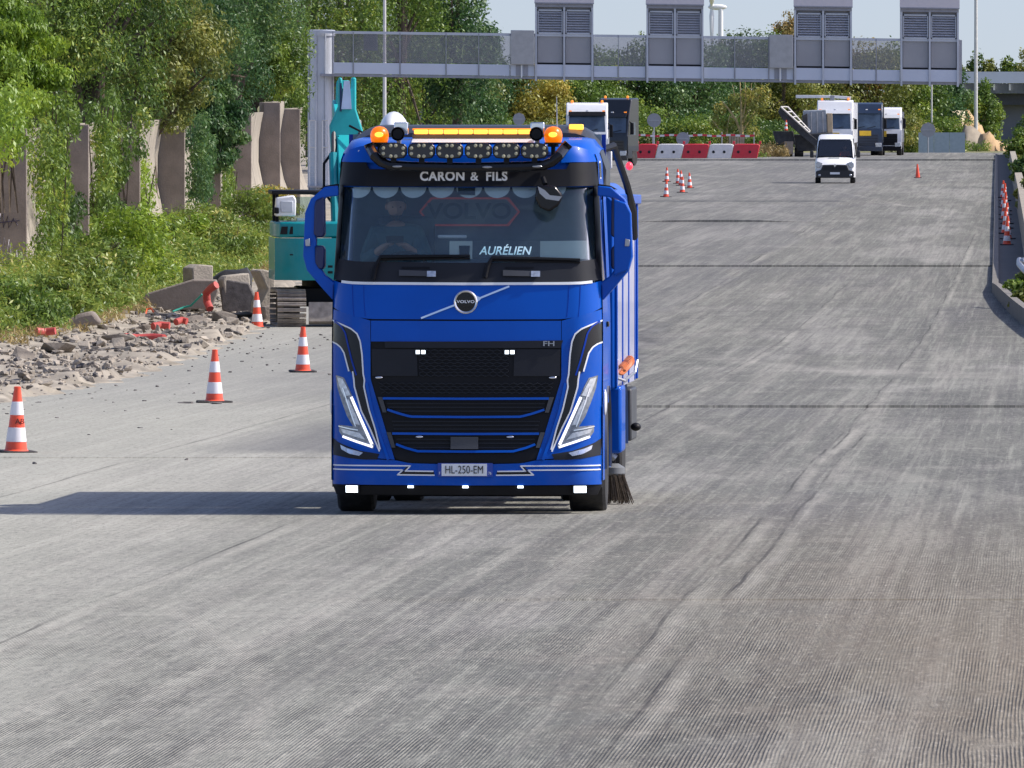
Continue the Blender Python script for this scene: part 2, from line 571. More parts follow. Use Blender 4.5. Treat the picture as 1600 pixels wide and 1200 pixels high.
    col = mix(math_('MULTIPLY', old, .22), col, lin(104, 104, 108))
    # strip of darker surface behind the truck on the left
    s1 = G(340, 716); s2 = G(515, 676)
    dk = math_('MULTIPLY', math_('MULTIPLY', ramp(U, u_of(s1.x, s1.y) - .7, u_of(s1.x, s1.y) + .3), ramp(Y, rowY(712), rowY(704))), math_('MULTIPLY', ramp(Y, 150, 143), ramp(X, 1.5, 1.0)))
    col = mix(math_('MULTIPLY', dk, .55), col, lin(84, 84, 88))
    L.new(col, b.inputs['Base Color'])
    hgt = math_('ADD', math_('MULTIPLY', grit, .5), math_('ADD', math_('MULTIPLY', math_('MULTIPLY', wav.outputs['Fac'], lane), .6), math_('MULTIPLY', math_('MULTIPLY', toothv, tooth), .22)))
    bp = N.new('ShaderNodeBump'); bp.inputs['Strength'].default_value = .65; bp.inputs['Distance'].default_value = .02
    L.new(hgt, bp.inputs['Height'])
    L.new(bp.outputs['Normal'], b.inputs['Normal'])
    return m

def build_road():
    ys = [20.0]
    while ys[-1] < 872: ys.append(ys[-1] * 1.018)
    rows = [(y, None) for y in ys if all(abs(y - s[0]) > .35 for s in STEP_V)]
    for k, s in enumerate(STEP_V):
        rows += [(s[0], (k, False)), (s[0] + 0.02, (k, True))]
    rows.sort(key=lambda r: r[0])
    us = list(np.arange(-47, 12.01, .55))
    cols = [(u, None) for u in us]
    cols.sort(key=lambda r: r[0])
    g = []
    for y, sv in rows:
        wob = .05 * math.sin(y * .9) + .04 * math.sin(y * .37 + 1)
        line = []
        for u, su in cols:
            x = u + DIRU * y
            line.append((x + (wob if su else 0), y, road_z(x, y, sv, su)))
        g.append(line)
    mb = MB(); mb.grid(g)
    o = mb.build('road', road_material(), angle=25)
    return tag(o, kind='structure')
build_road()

soil = mat('verge_soil', lin(150, 142, 128), .95, var=.35, scale=1.3, bump=.6, bscale=9, dirt=.6, dirtcol=lin(112, 106, 96))
far_grass = mat('far_ground', lin(120, 118, 78), .95, var=.4, scale=.15, dirt=.5, dirtcol=lin(78, 88, 52))
concrete = mat('concrete', lin(156, 148, 134), .9, var=.16, scale=1.4, bump=.35, bscale=22, dirt=.4, dirtcol=lin(120, 112, 100))
concrete_dk = mat('old_concrete', lin(136, 126, 118), .92, var=.2, scale=1.2, bump=.5, bscale=18, dirt=.55, dirtcol=lin(80, 73, 66))

# far ground out to the horizon
mb = MB()
g = []
for y in [-60, 0, 60, 150, 300, 500, 700, 868, 900, 1000, 1300, 2000, 4000, 8000, 16000, 30000]:
    g.append([(x, y, GZ(max(y, 10)) - (0.55 if y < 868 else (.25 if y < 900 else 0.0))) for x in (-15000, -3000, -600, -150, -60, -20, 0, 20, 60, 150, 600, 3000, 15000)])
mb.grid(g)
tag(mb.build('ground', far_grass), kind='structure')

# left verge: a ragged low step of broken surfacing, then the bank up to the wall
def wall_x(Y): return -13.0 + 0.01125 * Y
def bank_h(x, Y):
    e = left_edge(Y)
    d = e - x
    if d < 0: return -.05
    w = max(2.0, e - wall_x(Y) - 1.2)
    r = .09 + .05 * math.sin(Y * .8) + .04 * math.sin(Y * 2.3 + x)
    t = min(1, max(0, (d - 1.6) / w))
    return r * min(1, d / .22) + .5 * t * t * (3 - 2 * t) + .05 * math.sin(x * 3 + Y * 1.7)
ys = [12.0]
while ys[-1] < 880: ys.append(ys[-1] + (.8 if 140 < ys[-1] < 300 else 5))
g = []
for y in ys:
    e = left_edge(y) + .18 * math.sin(y * 1.1) + .12 * math.sin(y * 2.9)
    line = []
    for d in (-.12, 0, .12, .25, .6, 1.0, 1.5, 2.0, 2.8, 4, 6, 9, 14, 30, 80):
        x = e - d
        line.append((x, y, GZ(y) + (bank_h(x, y) if d > 0 else (-.08 if d < 0 else .02))))
    g.append(line)
mb = MB(); mb.grid(g)
tag(mb.build('verge', soil, angle=60), kind='structure')

# right side: kerb ledge, parapet and ground behind it
ys = list(np.arange(206, 282, 3.0)) + list(np.arange(282, 840, 12.0))
def ledge_w(Y): return float(np.interp(Y, [200, 240, 282, 320], [1.6, 1.5, 1.1, .92]))
def rgx(Y): return right_edge(Y)
g = []
kerb_mat = mat('kerb_stone', lin(120, 116, 110), .9, var=.15, scale=2, bump=.3)
def kerb_h(Y): return float(np.interp(Y, [200, 255, 276, 292], [.36, .36, .30, .14]))
for y in ys:
    x = rgx(y); h = kerb_h(y); z = GZ(y)
    g.append([(x - .01, y, z - .1), (x, y, z + h), (x + .16, y, z + h), (x + .165, y, z - .1)])
mb = MB(); mb.grid(g)
tag(mb.build('kerb', kerb_mat), kind='structure')
dark_asph = mat('ledge_asphalt', lin(92, 90, 88), .9, var=.15, scale=2, bump=.3)
g = []
for y in ys:
    x = rgx(y); z = GZ(y)
    g.append([(x + .16, y, z + .10), (x + .5, y, z + .10), (x + 2.4, y, z + .10)])
mb = MB(); mb.grid(g)
tag(mb.build('pavement', dark_asph), kind='structure')

# parapet wall in cast lengths
pw = thing('parapet_wall', 'long low concrete parapet along the right edge of the road', 'wall', (rgx(560) + .95, 560, GZ(560)))
o0 = pw.location.copy()
Y0s = np.arange(264, 838, 14.0)
for y0 in Y0s:
    mbp = MB(); gg = []
    for y in np.linspace(y0, y0 + 13.9, 5):
        x = rgx(y) + (ledge_w(y) - .02); z = GZ(y)
        h = 1.05 * min(1, max(.55, (y - 258) / 22))
        pr = [(x, z + .05), (x + .02, z + h), (x + .34, z + h + .01), (x + .36, z - .3)]
        gg.append([(p[0] - o0.x, y - o0.y, p[1] - o0.z) for p in pr])
    mbp.grid(gg)
    mbp.add(gg[0], [(0, 1, 2, 3)]); mbp.add(gg[-1], [(3, 2, 1, 0)])
    mbp.build('wall_panel', concrete, pw)
g = []
for y in list(np.arange(200, 840, 8.0)):
    x = rgx(y) + ledge_w(y) + (.33 if y > 262 else 0.1); z = GZ(y)
    g.append([(x, y, z + .35 + .1 * math.sin(y)), (x + 1.2, y, z + .55), (x + 3, y, z + .5), (x + 8, y, z + .2), (x + 40, y, z), (x + 90, y, z - .4)])
mb = MB(); mb.grid(g)
tag(mb.build('embankment', soil, angle=60), kind='structure')
# ------------------------------------------------------------------ the blue truck
TY = 102.2
TRUCK = thing('road_sweeper_truck', 'bright blue truck with amber lights and a lamp bar in the foreground', 'truck',
              ((727 - 800) / FPX * TY, TY, GZ(103.6)), R(-2.6), rx=math.atan((GZ(109) - GZ(103)) / 6))
BLUE = mat('blue_paint', (0.0, 0.082, 0.47), .38, var=.06, coat=.22, scale=2, spec=.12)
BLUE_LOW = mat('blue_paint_dusty', (0.0, 0.077, 0.44), .42, var=.05, coat=.18, scale=3, spec=.12, dirt=.12, dirtcol=(.22, .21, .20))
BLUE_D = mat('blue_paint_dark', (0.0, 0.035, 0.33), .35, var=.04, coat=.2, spec=.12)
BLK = mat('black_plastic', (0.007, 0.0075, 0.010), .5, var=.15, scale=6, spec=.22)
BLKG = mat('black_gloss', (0.008, 0.008, 0.010), .22, var=.05, coat=.15, spec=.3)
GREYP = mat('grey_plastic', (0.05, 0.053, 0.06), .5, var=.1)
DGREY = mat('dark_grey_plastic', (0.017, 0.019, 0.025), .55, var=.1, spec=.25)
CHROME = mat('chrome', (0.75, 0.76, 0.78), .12, metal=1.0, var=.02)
STEEL = mat('steel', (0.42, 0.43, 0.45), .38, metal=.8, var=.1)
WHITE = mat('white_paint', (0.78, 0.79, 0.80), .35, var=.03, coat=.4)
WHITEV = mat('white_vinyl', (0.80, 0.82, 0.84), .4, var=.02)
RUBBER = mat('rubber', (0.018, 0.018, 0.019), .85, var=.25, scale=6, dirt=.5, dirtcol=(.10, .095, .085))
LED = emat('white_led', (0.80, 0.90, 1.0), 2.6)
LEDS = emat('white_led_strip', (0.90, 0.90, 1.0), 1.1)
AMBER = emat('amber_beacon', (1.0, 0.20, 0.0), .55)
AMBER_HOT = emat('amber_led', (1.0, 0.40, 0.045), 1.9)
AMBER_DIM = mat('amber_lens', (0.85, 0.22, 0.01), .2, var=.1, coat=.6, emit=(1, .28, .01), estr=.6)
LENSG = mat('lamp_reflector', (0.55, 0.57, 0.6), .2, metal=.6, var=.25, scale=30)
LAMPD = mat('lamp_interior', (0.24, 0.26, 0.29), .25, metal=.4, var=.3, scale=25)
WARM_LENS = mat('spot_lens', (0.44, 0.41, 0.27), .25, var=.15, coat=.6)
GLASS = glass_mat('windscreen_glass', (0.93, 0.98, 0.99), .060, veil=(.26, .42, .52))
SGLASS = glass_mat('side_glass', (0.72, 0.84, 0.84), .10)
INTER = mat('cab_interior', (0.17, 0.25, 0.32), .8, var=.2)
CREAM = mat('cab_trim', (0.74, 0.76, 0.66), .7, var=.06)
PELMET = mat('pelmet_fabric', (0.90, 0.93, 0.88), .8, var=.05)
PLATEW = mat('plate_white', (0.78, 0.80, 0.82), .4, var=.02)
PLATEB = mat('plate_blue', (0.02, 0.06, 0.35), .4, var=.02)

def tx(px): return (px - 727) / 174.0
def tz(py): return 4.625 - py / 174.0
PRZ = [.15, .3, .55, .65, 1.0, 1.6, 1.8, 2.1, 2.3, 3.0, 3.25, 3.4]
PRY = [.05, 0, 0, .02, .03, .05, .06, .09, .14, .36, .42, .46]
WZ = [0, .3, 1.75, 2.1, 3.0, 3.2, 3.3, 3.42]
WX = [1.22, 1.225, 1.225, 1.215, 1.175, 1.165, 1.13, 1.02]
CR = .26
BOW = .12
def cabW(z): return float(np.interp(z, WZ, WX))
def front(x, z, rc=CR):
    w = cabW(z)
    ax = min(abs(x), w - .001)
    t = max(0.0, (ax - (w - rc)) / rc)
    return float(np.interp(z, PRZ, PRY)) + BOW * (ax / w) ** 2 + rc * (1 - math.sqrt(max(0, 1 - t * t)))

def resample(pts, n):
    pts = [Vector((p[0], p[1], 0)) for p in pts]
    L = [0]
    for a, b in zip(pts, pts[1:]): L.append(L[-1] + (b - a).length)
    out = []
    for k in range(n):
        d = L[-1] * k / (n - 1)
        i = 0
        while i < len(L) - 2 and L[i + 1] < d: i += 1
        t = (d - L[i]) / max(1e-9, L[i + 1] - L[i])
        out.append(pts[i].lerp(pts[i + 1], min(1, t)))
    return out
def mir(pts): return [(1454 - p[0], p[1]) for p in pts]

def ribbon(A, B, nu=24, nv=5, off=.0, depth=.03, mb=None, frac=None):
    """skin between two outlines measured on the cab front, lying on the cab's curved face, with thickness"""
    mb = mb or MB()
    a, b = resample(A, nu), resample(B, nu)
    if frac is not None:                      # keep given vertices exactly
        a, b = [], []
        for i in range(len(A) - 1):
            for q in range(frac):
                t = q / frac
                a.append(Vector((A[i][0] + (A[i + 1][0] - A[i][0]) * t, A[i][1] + (A[i + 1][1] - A[i][1]) * t, 0)))
                b.append(Vector((B[i][0] + (B[i + 1][0] - B[i][0]) * t, B[i][1] + (B[i + 1][1] - B[i][1]) * t, 0)))
        a.append(Vector((A[-1][0], A[-1][1], 0))); b.append(Vector((B[-1][0], B[-1][1], 0))); nu = len(a)
    gf, gb = [], []
    for j in range(nv):
        rf, rb = [], []
        for i in range(nu):
            p = a[i].lerp(b[i], j / (nv - 1))
            x, z = tx(p.x), tz(p.y)
            w = cabW(z) - .002
            x = max(-w, min(w, x))
            y = front(x, z)
            rf.append((x, y - off, z)); rb.append((x, y - off + depth, z))
        gf.append(rf); gb.append(rb)
    n0 = len(mb.v)
    mb.grid(gf); mb.grid(gb)
    N = nu * nv
    ring = [i for i in range(nu)] + [j * nu + nu - 1 for j in range(1, nv)] + [(nv - 1) * nu + i for i in range(nu - 2, -1, -1)] + [j * nu for j in range(nv - 2, 0, -1)]
    for k in range(len(ring)):
        p, q = ring[k], ring[(k + 1) % len(ring)]
        mb.f.append((n0 + p, n0 + q, n0 + N + q, n0 + N + p))
    return mb
def stripe(pts, w, off=.006, depth=.008, n=30, mb=None, horiz=False):
    """thin line along points; w in photo pixels"""
    A, B = [], []
    for i, p in enumerate(pts):
        q0, q1 = pts[max(0, i - 1)], pts[min(len(pts) - 1, i + 1)]
        d = Vector((q1[0] - q0[0], q1[1] - q0[1])); d.normalize()
        A.append((p[0] - d.y * w / 2, p[1] + d.x * w / 2)); B.append((p[0] + d.y * w / 2, p[1] - d.x * w / 2))
    return ribbon(A, B, n, 2, off, depth, mb)

# --- backing so that the gaps between panels read dark, then the painted panels
ribbon([(513, 446), (941, 446)], [(513, 760), (941, 760)], 40, 24, -.035, .03).build('front_bulkhead', BLK, TRUCK)
ribbon([(517, 436), (530, 440), (560, 442), (727, 443), (894, 442), (924, 440), (937, 436)], [(513, 477), (540, 490), (575, 496), (727, 496.5), (879, 496), (914, 490), (941, 477)], 44, 8, 0, .03).build('bonnet_panel', BLUE, TRUCK)
ribbon([(578, 498.5), (727, 499), (876, 498.5)], [(578, 531), (727, 531), (876, 531)], 30, 5, 0, .03).build('grille_surround', BLUE, TRUCK)
for s in (0, 1):
    A = [(513, 480), (512, 560), (514, 640), (516, 708)]; B = [(577, 498.5), (577.5, 590), (604, 678), (616, 716)]
    if s: A, B = mir(A), mir(B)
    ribbon(A, B, 36, 12, 0, .03).build('corner_panel', BLUE_LOW, TRUCK)
ribbon([(515, 709), (560, 714.5), (618, 717), (640, 721.5), (727, 723.5), (814, 721.5), (836, 717), (894, 714.5), (939, 709)], [(516, 755), (727, 756), (938, 755)], 60, 6, 0, .05).build('bumper', BLUE_LOW, TRUCK)
ribbon([(516, 757), (727, 757.5), (938, 757)], [(522, 771), (727, 771), (932, 771)], 50, 3, -.02, .06).build('bumper_lip', BLK, TRUCK)

for px_ in (548, 566):
    for s in (0, 1):
        q_ = px_ if not s else 1454 - px_
        stripe([(q_, 443), (q_ + (1 if not s else -1), 470), (q_ + (3 if not s else -3), 492)], .8, .002, .004, 12).build('panel_gap', BLUE_D, TRUCK)
# --- grille
gl, gr = [(576, 530), (578, 590), (606, 690), (616, 714), (640, 721)], [(878, 530), (876, 590), (848, 690), (838, 714), (814, 721)]
ribbon(gl, gr, 30, 26, -.012, .03).build('grille', BLK, TRUCK)
ribbon([(600, 531), (727, 531), (879, 529)], [(600, 541), (727, 541), (875, 541)], 30, 3, .010, .02).build('grille_header', DGREY, TRUCK)
ribbon([(579, 543), (650, 543)], [(580, 585), (652, 585)], 10, 4, .002, .014).build('grille_blank', DGREY, TRUCK)
ribbon([(803, 543), (875, 543)], [(802, 585), (874, 585)], 10, 4, .002, .014).build('grille_blank', DGREY, TRUCK)
mbg = MB()
for r_ in range(9):                          # pressed mesh: zigzag bars
    y0 = 545 + r_ * 4.9
    pts = [(654 + k * 6.1, y0 + (1.5 if (k + r_) % 2 else -1.5)) for k in range(24)]
    stripe(pts, 1.5, .004, .014, 48, mbg)
for r_ in range(4):
    y0 = 597 + r_ * 4.6
    x0, x1 = 590 + r_ * 1.4, 864 - r_ * 1.4
    n = 44
    pts = [(x0 + (x1 - x0) * k / n, y0 + (1.4 if (k + r_) % 2 else -1.4)) for k in range(n + 1)]
    stripe(pts, 1.4, .006, .014, 90, mbg)
tag(mbg.build('grille_mesh', DGREY, TRUCK), kind='stuff')
mbs = MB()
for yy in (628, 634, 640, 656, 662, 668, 684, 690, 697):
    k = (yy - 600) * .27
    ribbon([(596 + k, yy - 1), (727, yy - 1), (858 - k, yy - 1)], [(596 + k, yy + 1), (727, yy + 1), (858 - k, yy + 1)], 20, 2, .0, .012, mbs)
tag(mbs.build('louvre_bars', DGREY, TRUCK), kind='stuff')
for A in ([(597, 620), (727, 620.5), (857, 620)], [(604, 637.5), (622, 643.5), (641, 648.5), (727, 649), (813, 648.5), (832, 643.5), (850, 637.5)],
          [(612, 675), (727, 675.5), (842, 675)], [(618, 691.5), (632, 697), (652, 702.5), (727, 703), (802, 702.5), (822, 697), (836, 691.5)]):
    stripe(A, 3.6, .022, .03, 44).build('grille_strip', BLUE, TRUCK)
for (A, B) in (([(589, 618), (596, 618)], [(597, 642), (603, 642)]), ([(603, 673), (610, 673)], [(611, 697), (617, 697)])):
    for s in (0, 1):
        a, b = (mir(A), mir(B)) if s else (A, B)
        ribbon(a, b, 3, 3, .014, .03).build('grille_bracket', GREYP, TRUCK)
for cx, cy in ((656.5, 547.5), (796, 547.5)):
    h = ribbon([(cx - 9.5, cy - 5), (cx + 9.5, cy - 5)], [(cx - 9.5, cy + 5), (cx + 9.5, cy + 5)], 5, 3, .018, .03).build('grille_lamp', BLKG, TRUCK)
    for dx in (-4.3, 4.3):
        ribbon([(cx + dx - 3, cy - 2.8), (cx + dx + 3, cy - 2.8)], [(cx + dx - 3, cy + 2.8), (cx + dx + 3, cy + 2.8)], 4, 3, .024, .006).build('lamp_led', LED, h)
for cx, cy in ((591, 587.5), (863, 587.5), (655, 680), (797, 680)):
    m_ = MB(); p = (tx(cx), front(tx(cx), tz(cy)) - .012, tz(cy)); m_.ell(p, (.036, .014, .013)); m_.build('marker_washer', CHROME, TRUCK)
ribbon([(704, 680), (747, 680)], [(704, 699), (747, 699)], 8, 4, .028, .03).build('radar_cover', GREYP, TRUCK)
text('model_lettering', 'FH', .062, STEEL, TRUCK, (tx(857), front(tx(857), tz(534)) - .014, tz(534.5)), sx=1.5, off=.001)

# --- badge and its diagonal bar
for A in ([(657, 494.5), (690, 481.5), (711, 473.5)], [(743, 465.5), (770, 454.5), (795, 444.5)]):
    stripe(A, 2.8, .012, .014, 14).build('badge_bar', CHROME, TRUCK)
ribbon([(743, 459), (752, 463)], [(744, 470), (748, 467)], 3, 3, .013, .014).build('badge_bar', CHROME, TRUCK)
bx_, bz_ = tx(727), tz(469)
by_ = front(bx_, bz_)
ring = MB(); ring.lathe([(.090, .0), (.104, .0), (.106, -.020), (.098, -.027), (.088, -.020)], (bx_, by_ + .004, bz_), 'y', 40, False)
bd = ring.build('badge', CHROME, TRUCK)
MB().lathe([(.089, 0), (.089, -.017), (.001, -.018)], (bx_, by_ + .002, bz_), 'y', 40).build('badge_disc', BLKG, bd)
text('badge_lettering', 'VOLVO', .034, WHITEV, bd, (bx_, by_ - .020, bz_ + .001), sx=1.35, off=.0010, spacing=1.08)

# --- black air deflector decals with white edging
for s in (0, 1):
    f = (lambda p: mir(p)) if s else (lambda p: p)
    inner = [(514, 498), (532, 505), (546, 511), (556, 519), (561, 531), (564, 552), (566, 583), (568, 591), (567, 602), (575, 637), (585, 668), (593, 700)]
    outer = [(514, 532), (522, 535), (529, 540), (535, 549), (538, 560), (542, 571), (549, 584), (551, 592), (552, 602), (563, 640), (577, 668), (592, 703)]
    ribbon(f(inner), f(outer), 12, 7, .006, .008, frac=3).build('corner_vent', BLKG, TRUCK)
    stripe(f(inner), 2.3, .009, .008, 60).build('white_edging', WHITEV, TRUCK)
    stripe(f([(549, 578), (551, 590), (552, 602), (563, 640), (577, 668), (592, 703)]), 2.3, .009, .008, 40).build('white_edging', WHITEV, TRUCK)
    stripe(f([(514, 532), (522, 535), (529, 540), (535, 549), (538, 560), (543, 578)]), 2.2, .009, .008, 30).build('white_edging', WHITEV, TRUCK)
    stripe(f([(518, 499), (530, 507), (537, 518), (541, 535), (548, 562), (555, 584)]), 2.6, .012, .012, 30).build('vent_fin', BLUE_D, TRUCK)
    stripe(f([(571, 596), (580, 640), (592, 678), (606, 716)]), 4.5, .012, .014, 30).build('grille_edge', BLUE, TRUCK)
    # headlight
    hb = ribbon(f([(521, 584), (524, 604), (530, 622), (540, 648), (550, 664), (527, 662), (527, 672), (533, 681)]),
                f([(535, 588), (542, 602), (549, 618), (560, 643), (571, 667), (578, 682), (584, 692), (582, 699)]), 8, 7, .004, .02, frac=3).build('headlight', LAMPD, TRUCK)
    ribbon(f([(523, 587), (528, 603), (535, 618)]), f([(533, 590), (540, 603), (546, 615)]), 8, 4, .009, .008).build('indicator_lens', LENSG, hb)
    ribbon(f([(537, 622), (545, 642), (551, 660)]), f([(543, 622), (553, 643), (561, 662)]), 8, 4, .010, .008).build('reflector', LENSG, hb)
    ribbon(f([(529, 667), (545, 671), (560, 674)]), f([(533, 674), (548, 679), (570, 685)]), 10, 4, .010, .008).build('reflector', LENSG, hb)
    stripe(f([(547, 618), (561, 650), (580, 692)]), 4.2, .014, .010, 16).build('daytime_strip', LEDS, hb)
    stripe(f([(533, 680), (556, 688), (581, 696)]), 3.4, .014, .010, 14).build('daytime_strip', LEDS, hb)
    stripe(f([(526, 664), (545, 668), (558, 670)]), 1.6, .014, .010, 14).build('lamp_trim', CHROME, hb)
    stripe(f([(533, 604), (543, 634), (554, 664)]), 1.6, .014, .010, 14).build('lamp_trim', CHROME, hb)
    ribbon(f([(515, 682), (527, 690), (560, 702), (592, 707)]), f([(517, 709), (545, 714), (567, 716), (588, 716)]), 14, 5, .004, .012).build('fog_lamp_panel', DGREY, TRUCK)
    fl = ribbon(f([(529, 693), (540, 698), (566, 705)]), f([(531, 700), (544, 707), (560, 710)]), 10, 4, .010, .014).build('fog_lamp', LENSG, TRUCK)
    ribbon(f([(540, 699), (550, 702)]), f([(541, 705), (551, 707)]), 4, 3, .014, .006).build('fog_lens', CHROME, fl)
    # lower stripes with the lightning kink
    mbw = MB()
    stripe(f([(517, 725), (641, 725.5)]), 2.0, .007, .008, 24, mbw); stripe(f([(641, 725), (633, 734)]), 2.0, .007, .008, 5, mbw); stripe(f([(632, 733.5), (677, 734)]), 2.0, .007, .008, 12, mbw)
    stripe(f([(517, 731.5), (629, 732)]), 2.0, .007, .008, 24, mbw); stripe(f([(629, 732), (620, 740)]), 2.0, .007, .008, 5, mbw); stripe(f([(620, 739.5), (679, 740)]), 2.0, .007, .008, 12, mbw)
    mbw.build('white_pinstripe', WHITEV, TRUCK)
    ribbon(f([(517, 726), (638, 726.5), (631, 735), (678, 735)]), f([(517, 731), (632, 731.5), (624, 738.5), (678, 739.3)]), 4, 3, .004, .006, frac=1).build('black_stripe', BLKG, TRUCK)
    # running lights in the bumper
    cx = 548 if not s else 906
    d_ = ribbon([(cx - 12, 755), (cx + 12, 755)], [(cx - 12, 769), (cx + 12, 769)], 6, 4, .012, .04).build('running_lamp', BLKG, TRUCK)
    ribbon([(cx - 9.5, 757), (cx + 9.5, 757)], [(cx - 9.5, 767.5), (cx + 9.5, 767.5)], 6, 4, .018, .008).build('lamp_led', LED, d_)
for cx in (641, 727, 813):
    ribbon([(cx - 4.5, 756.5), (cx + 4.5, 756.5)], [(cx - 4.5, 760), (cx + 4.5, 760)], 4, 3, .012, .03).build('bumper_marker_lamp', LED, TRUCK)
# number plate
pl = ribbon([(684, 721), (770, 721)], [(684, 742), (770, 742)], 6, 3, .020, .02).build('number_plate', PLATEB, TRUCK)
ribbon([(690, 722), (761, 722)], [(690, 741), (761, 741)], 6, 3, .024, .006).build('plate_face', PLATEW, pl)
text('plate_lettering', 'HL-250-EM', .102, BLKG, pl, (tx(725.5), front(0, .4) - .027, tz(731.8)), sx=.74, off=-.0007)
text('plate_lettering', 'F', .035, WHITEV, pl, (tx(687), front(0, .4) - .024, tz(737)), sx=.8)
text('plate_lettering', '76', .035, WHITEV, pl, (tx(765.5), front(0, .4) - .024, tz(737)), sx=.8)

# --- windscreen surround
ribbon([(525, 402), (556, 406), (727, 408), (898, 406), (929, 402)], [(514, 434), (545, 438), (727, 439), (909, 438), (940, 434)], 44, 6, .004, .05).build('scuttle_panel', DGREY, TRUCK)
stripe([(530, 437.5), (545, 439.2), (570, 440), (727, 440.8), (884, 440), (909, 439.2), (924, 437.5)], 4.2, .010, .014, 44).build('white_trim', WHITEV, TRUCK)
for s in (0, 1):
    f = (lambda p: mir(p)) if s else (lambda p: p)
    ribbon(f([(522, 286), (514, 434)]), f([(530, 286), (525, 404)]), 24, 4, .004, .06).build('screen_pillar', BLK, TRUCK)
ribbon([(528, 284), (727, 284), (926, 284)], [(523, 407), (727, 409), (931, 407)], 44, 14, -.012, .004).build('windscreen', GLASS, TRUCK)
# header and roof
ribbon([(526, 240), (727, 240), (928, 240)], [(524, 289), (727, 290), (930, 289)], 44, 6, -.002, .05).build('header_panel', BLUE, TRUCK)
vz = ribbon([(524, 247), (565, 247), (572, 261), (727, 262), (882, 261), (889, 247), (930, 247)], [(523, 287), (565, 288), (572, 288.5), (727, 289), (882, 288.5), (889, 288), (931, 287)], 7, 5, .05, .06, frac=7).build('sun_visor', BLK, TRUCK)
for body_, px_, of_, sx_ in (('CARON', 688, .0040, .96), ('&', 738, .0022, 1.0), ('FILS', 773, .0040, .96)):
    text('visor_lettering', body_, .112, WHITEV, vz, (tx(px_), front(0, tz(272)) - .056, tz(272.8)), sx=sx_, off=of_, spacing=1.10)
RZ = [(.42, 3.25), (.50, 3.31), (.62, 3.355), (.85, 3.39), (1.2, 3.41), (1.7, 3.42), (2.25, 3.42)]
def roofz(x, y):
    z = float(np.interp(y, [p[0] for p in RZ], [p[1] for p in RZ]))
    t = max(0, (abs(x) - 1.02) / .147)
    return z - .13 * (1 - math.sqrt(max(0, 1 - min(1, t) ** 2)))
g = []
for i in range(15):
    y0 = .42 + (2.25 - .42) * i / 14
    g.append([(x, y0 + (.085 * (x / 1.13) ** 2 + max(0, front(x, 3.2) - front(0, 3.2) - .085 * (x / 1.13) ** 2)) * (1 - i / 14), roofz(x, y0)) for x in np.linspace(-1.165, 1.165, 33)])
MB().grid(g).build('roof', BLUE, TRUCK, angle=60)
mbl = MB()
gg = [[(x, y, float(np.interp(y, [p[0] for p in RZ], [p[1] for p in RZ])) + .012) for x in np.linspace(-.52, .60, 12)] for y in np.linspace(.62, 1.9, 8)]
mbl.grid(gg)
mbl.build('roof_hatch', mat('grey_hatch', (.74, .76, .80), .35, var=.03, coat=.3), TRUCK)
for s in (0, 1):
    A = [(528, 240), (540, 230), (558, 225), (580, 223)]; B = [(524, 249), (542, 250), (562, 250), (580, 251)]
    ribbon(mir(A) if s else A, mir(B) if s else B, 16, 4, .054, .08).build('roof_corner', BLUE, TRUCK)
mbv = MB()
for k in range(6):
    cx = (634, 680, 725, 771, 815, 858)[k] - 4
    ribbon([(cx - 18, 242), (cx + 18, 242)], [(cx - 20, 252), (cx + 20, 252)], 4, 3, .03, .03, mbv)
mbv.build('visor_bracket', BLUE, TRUCK)

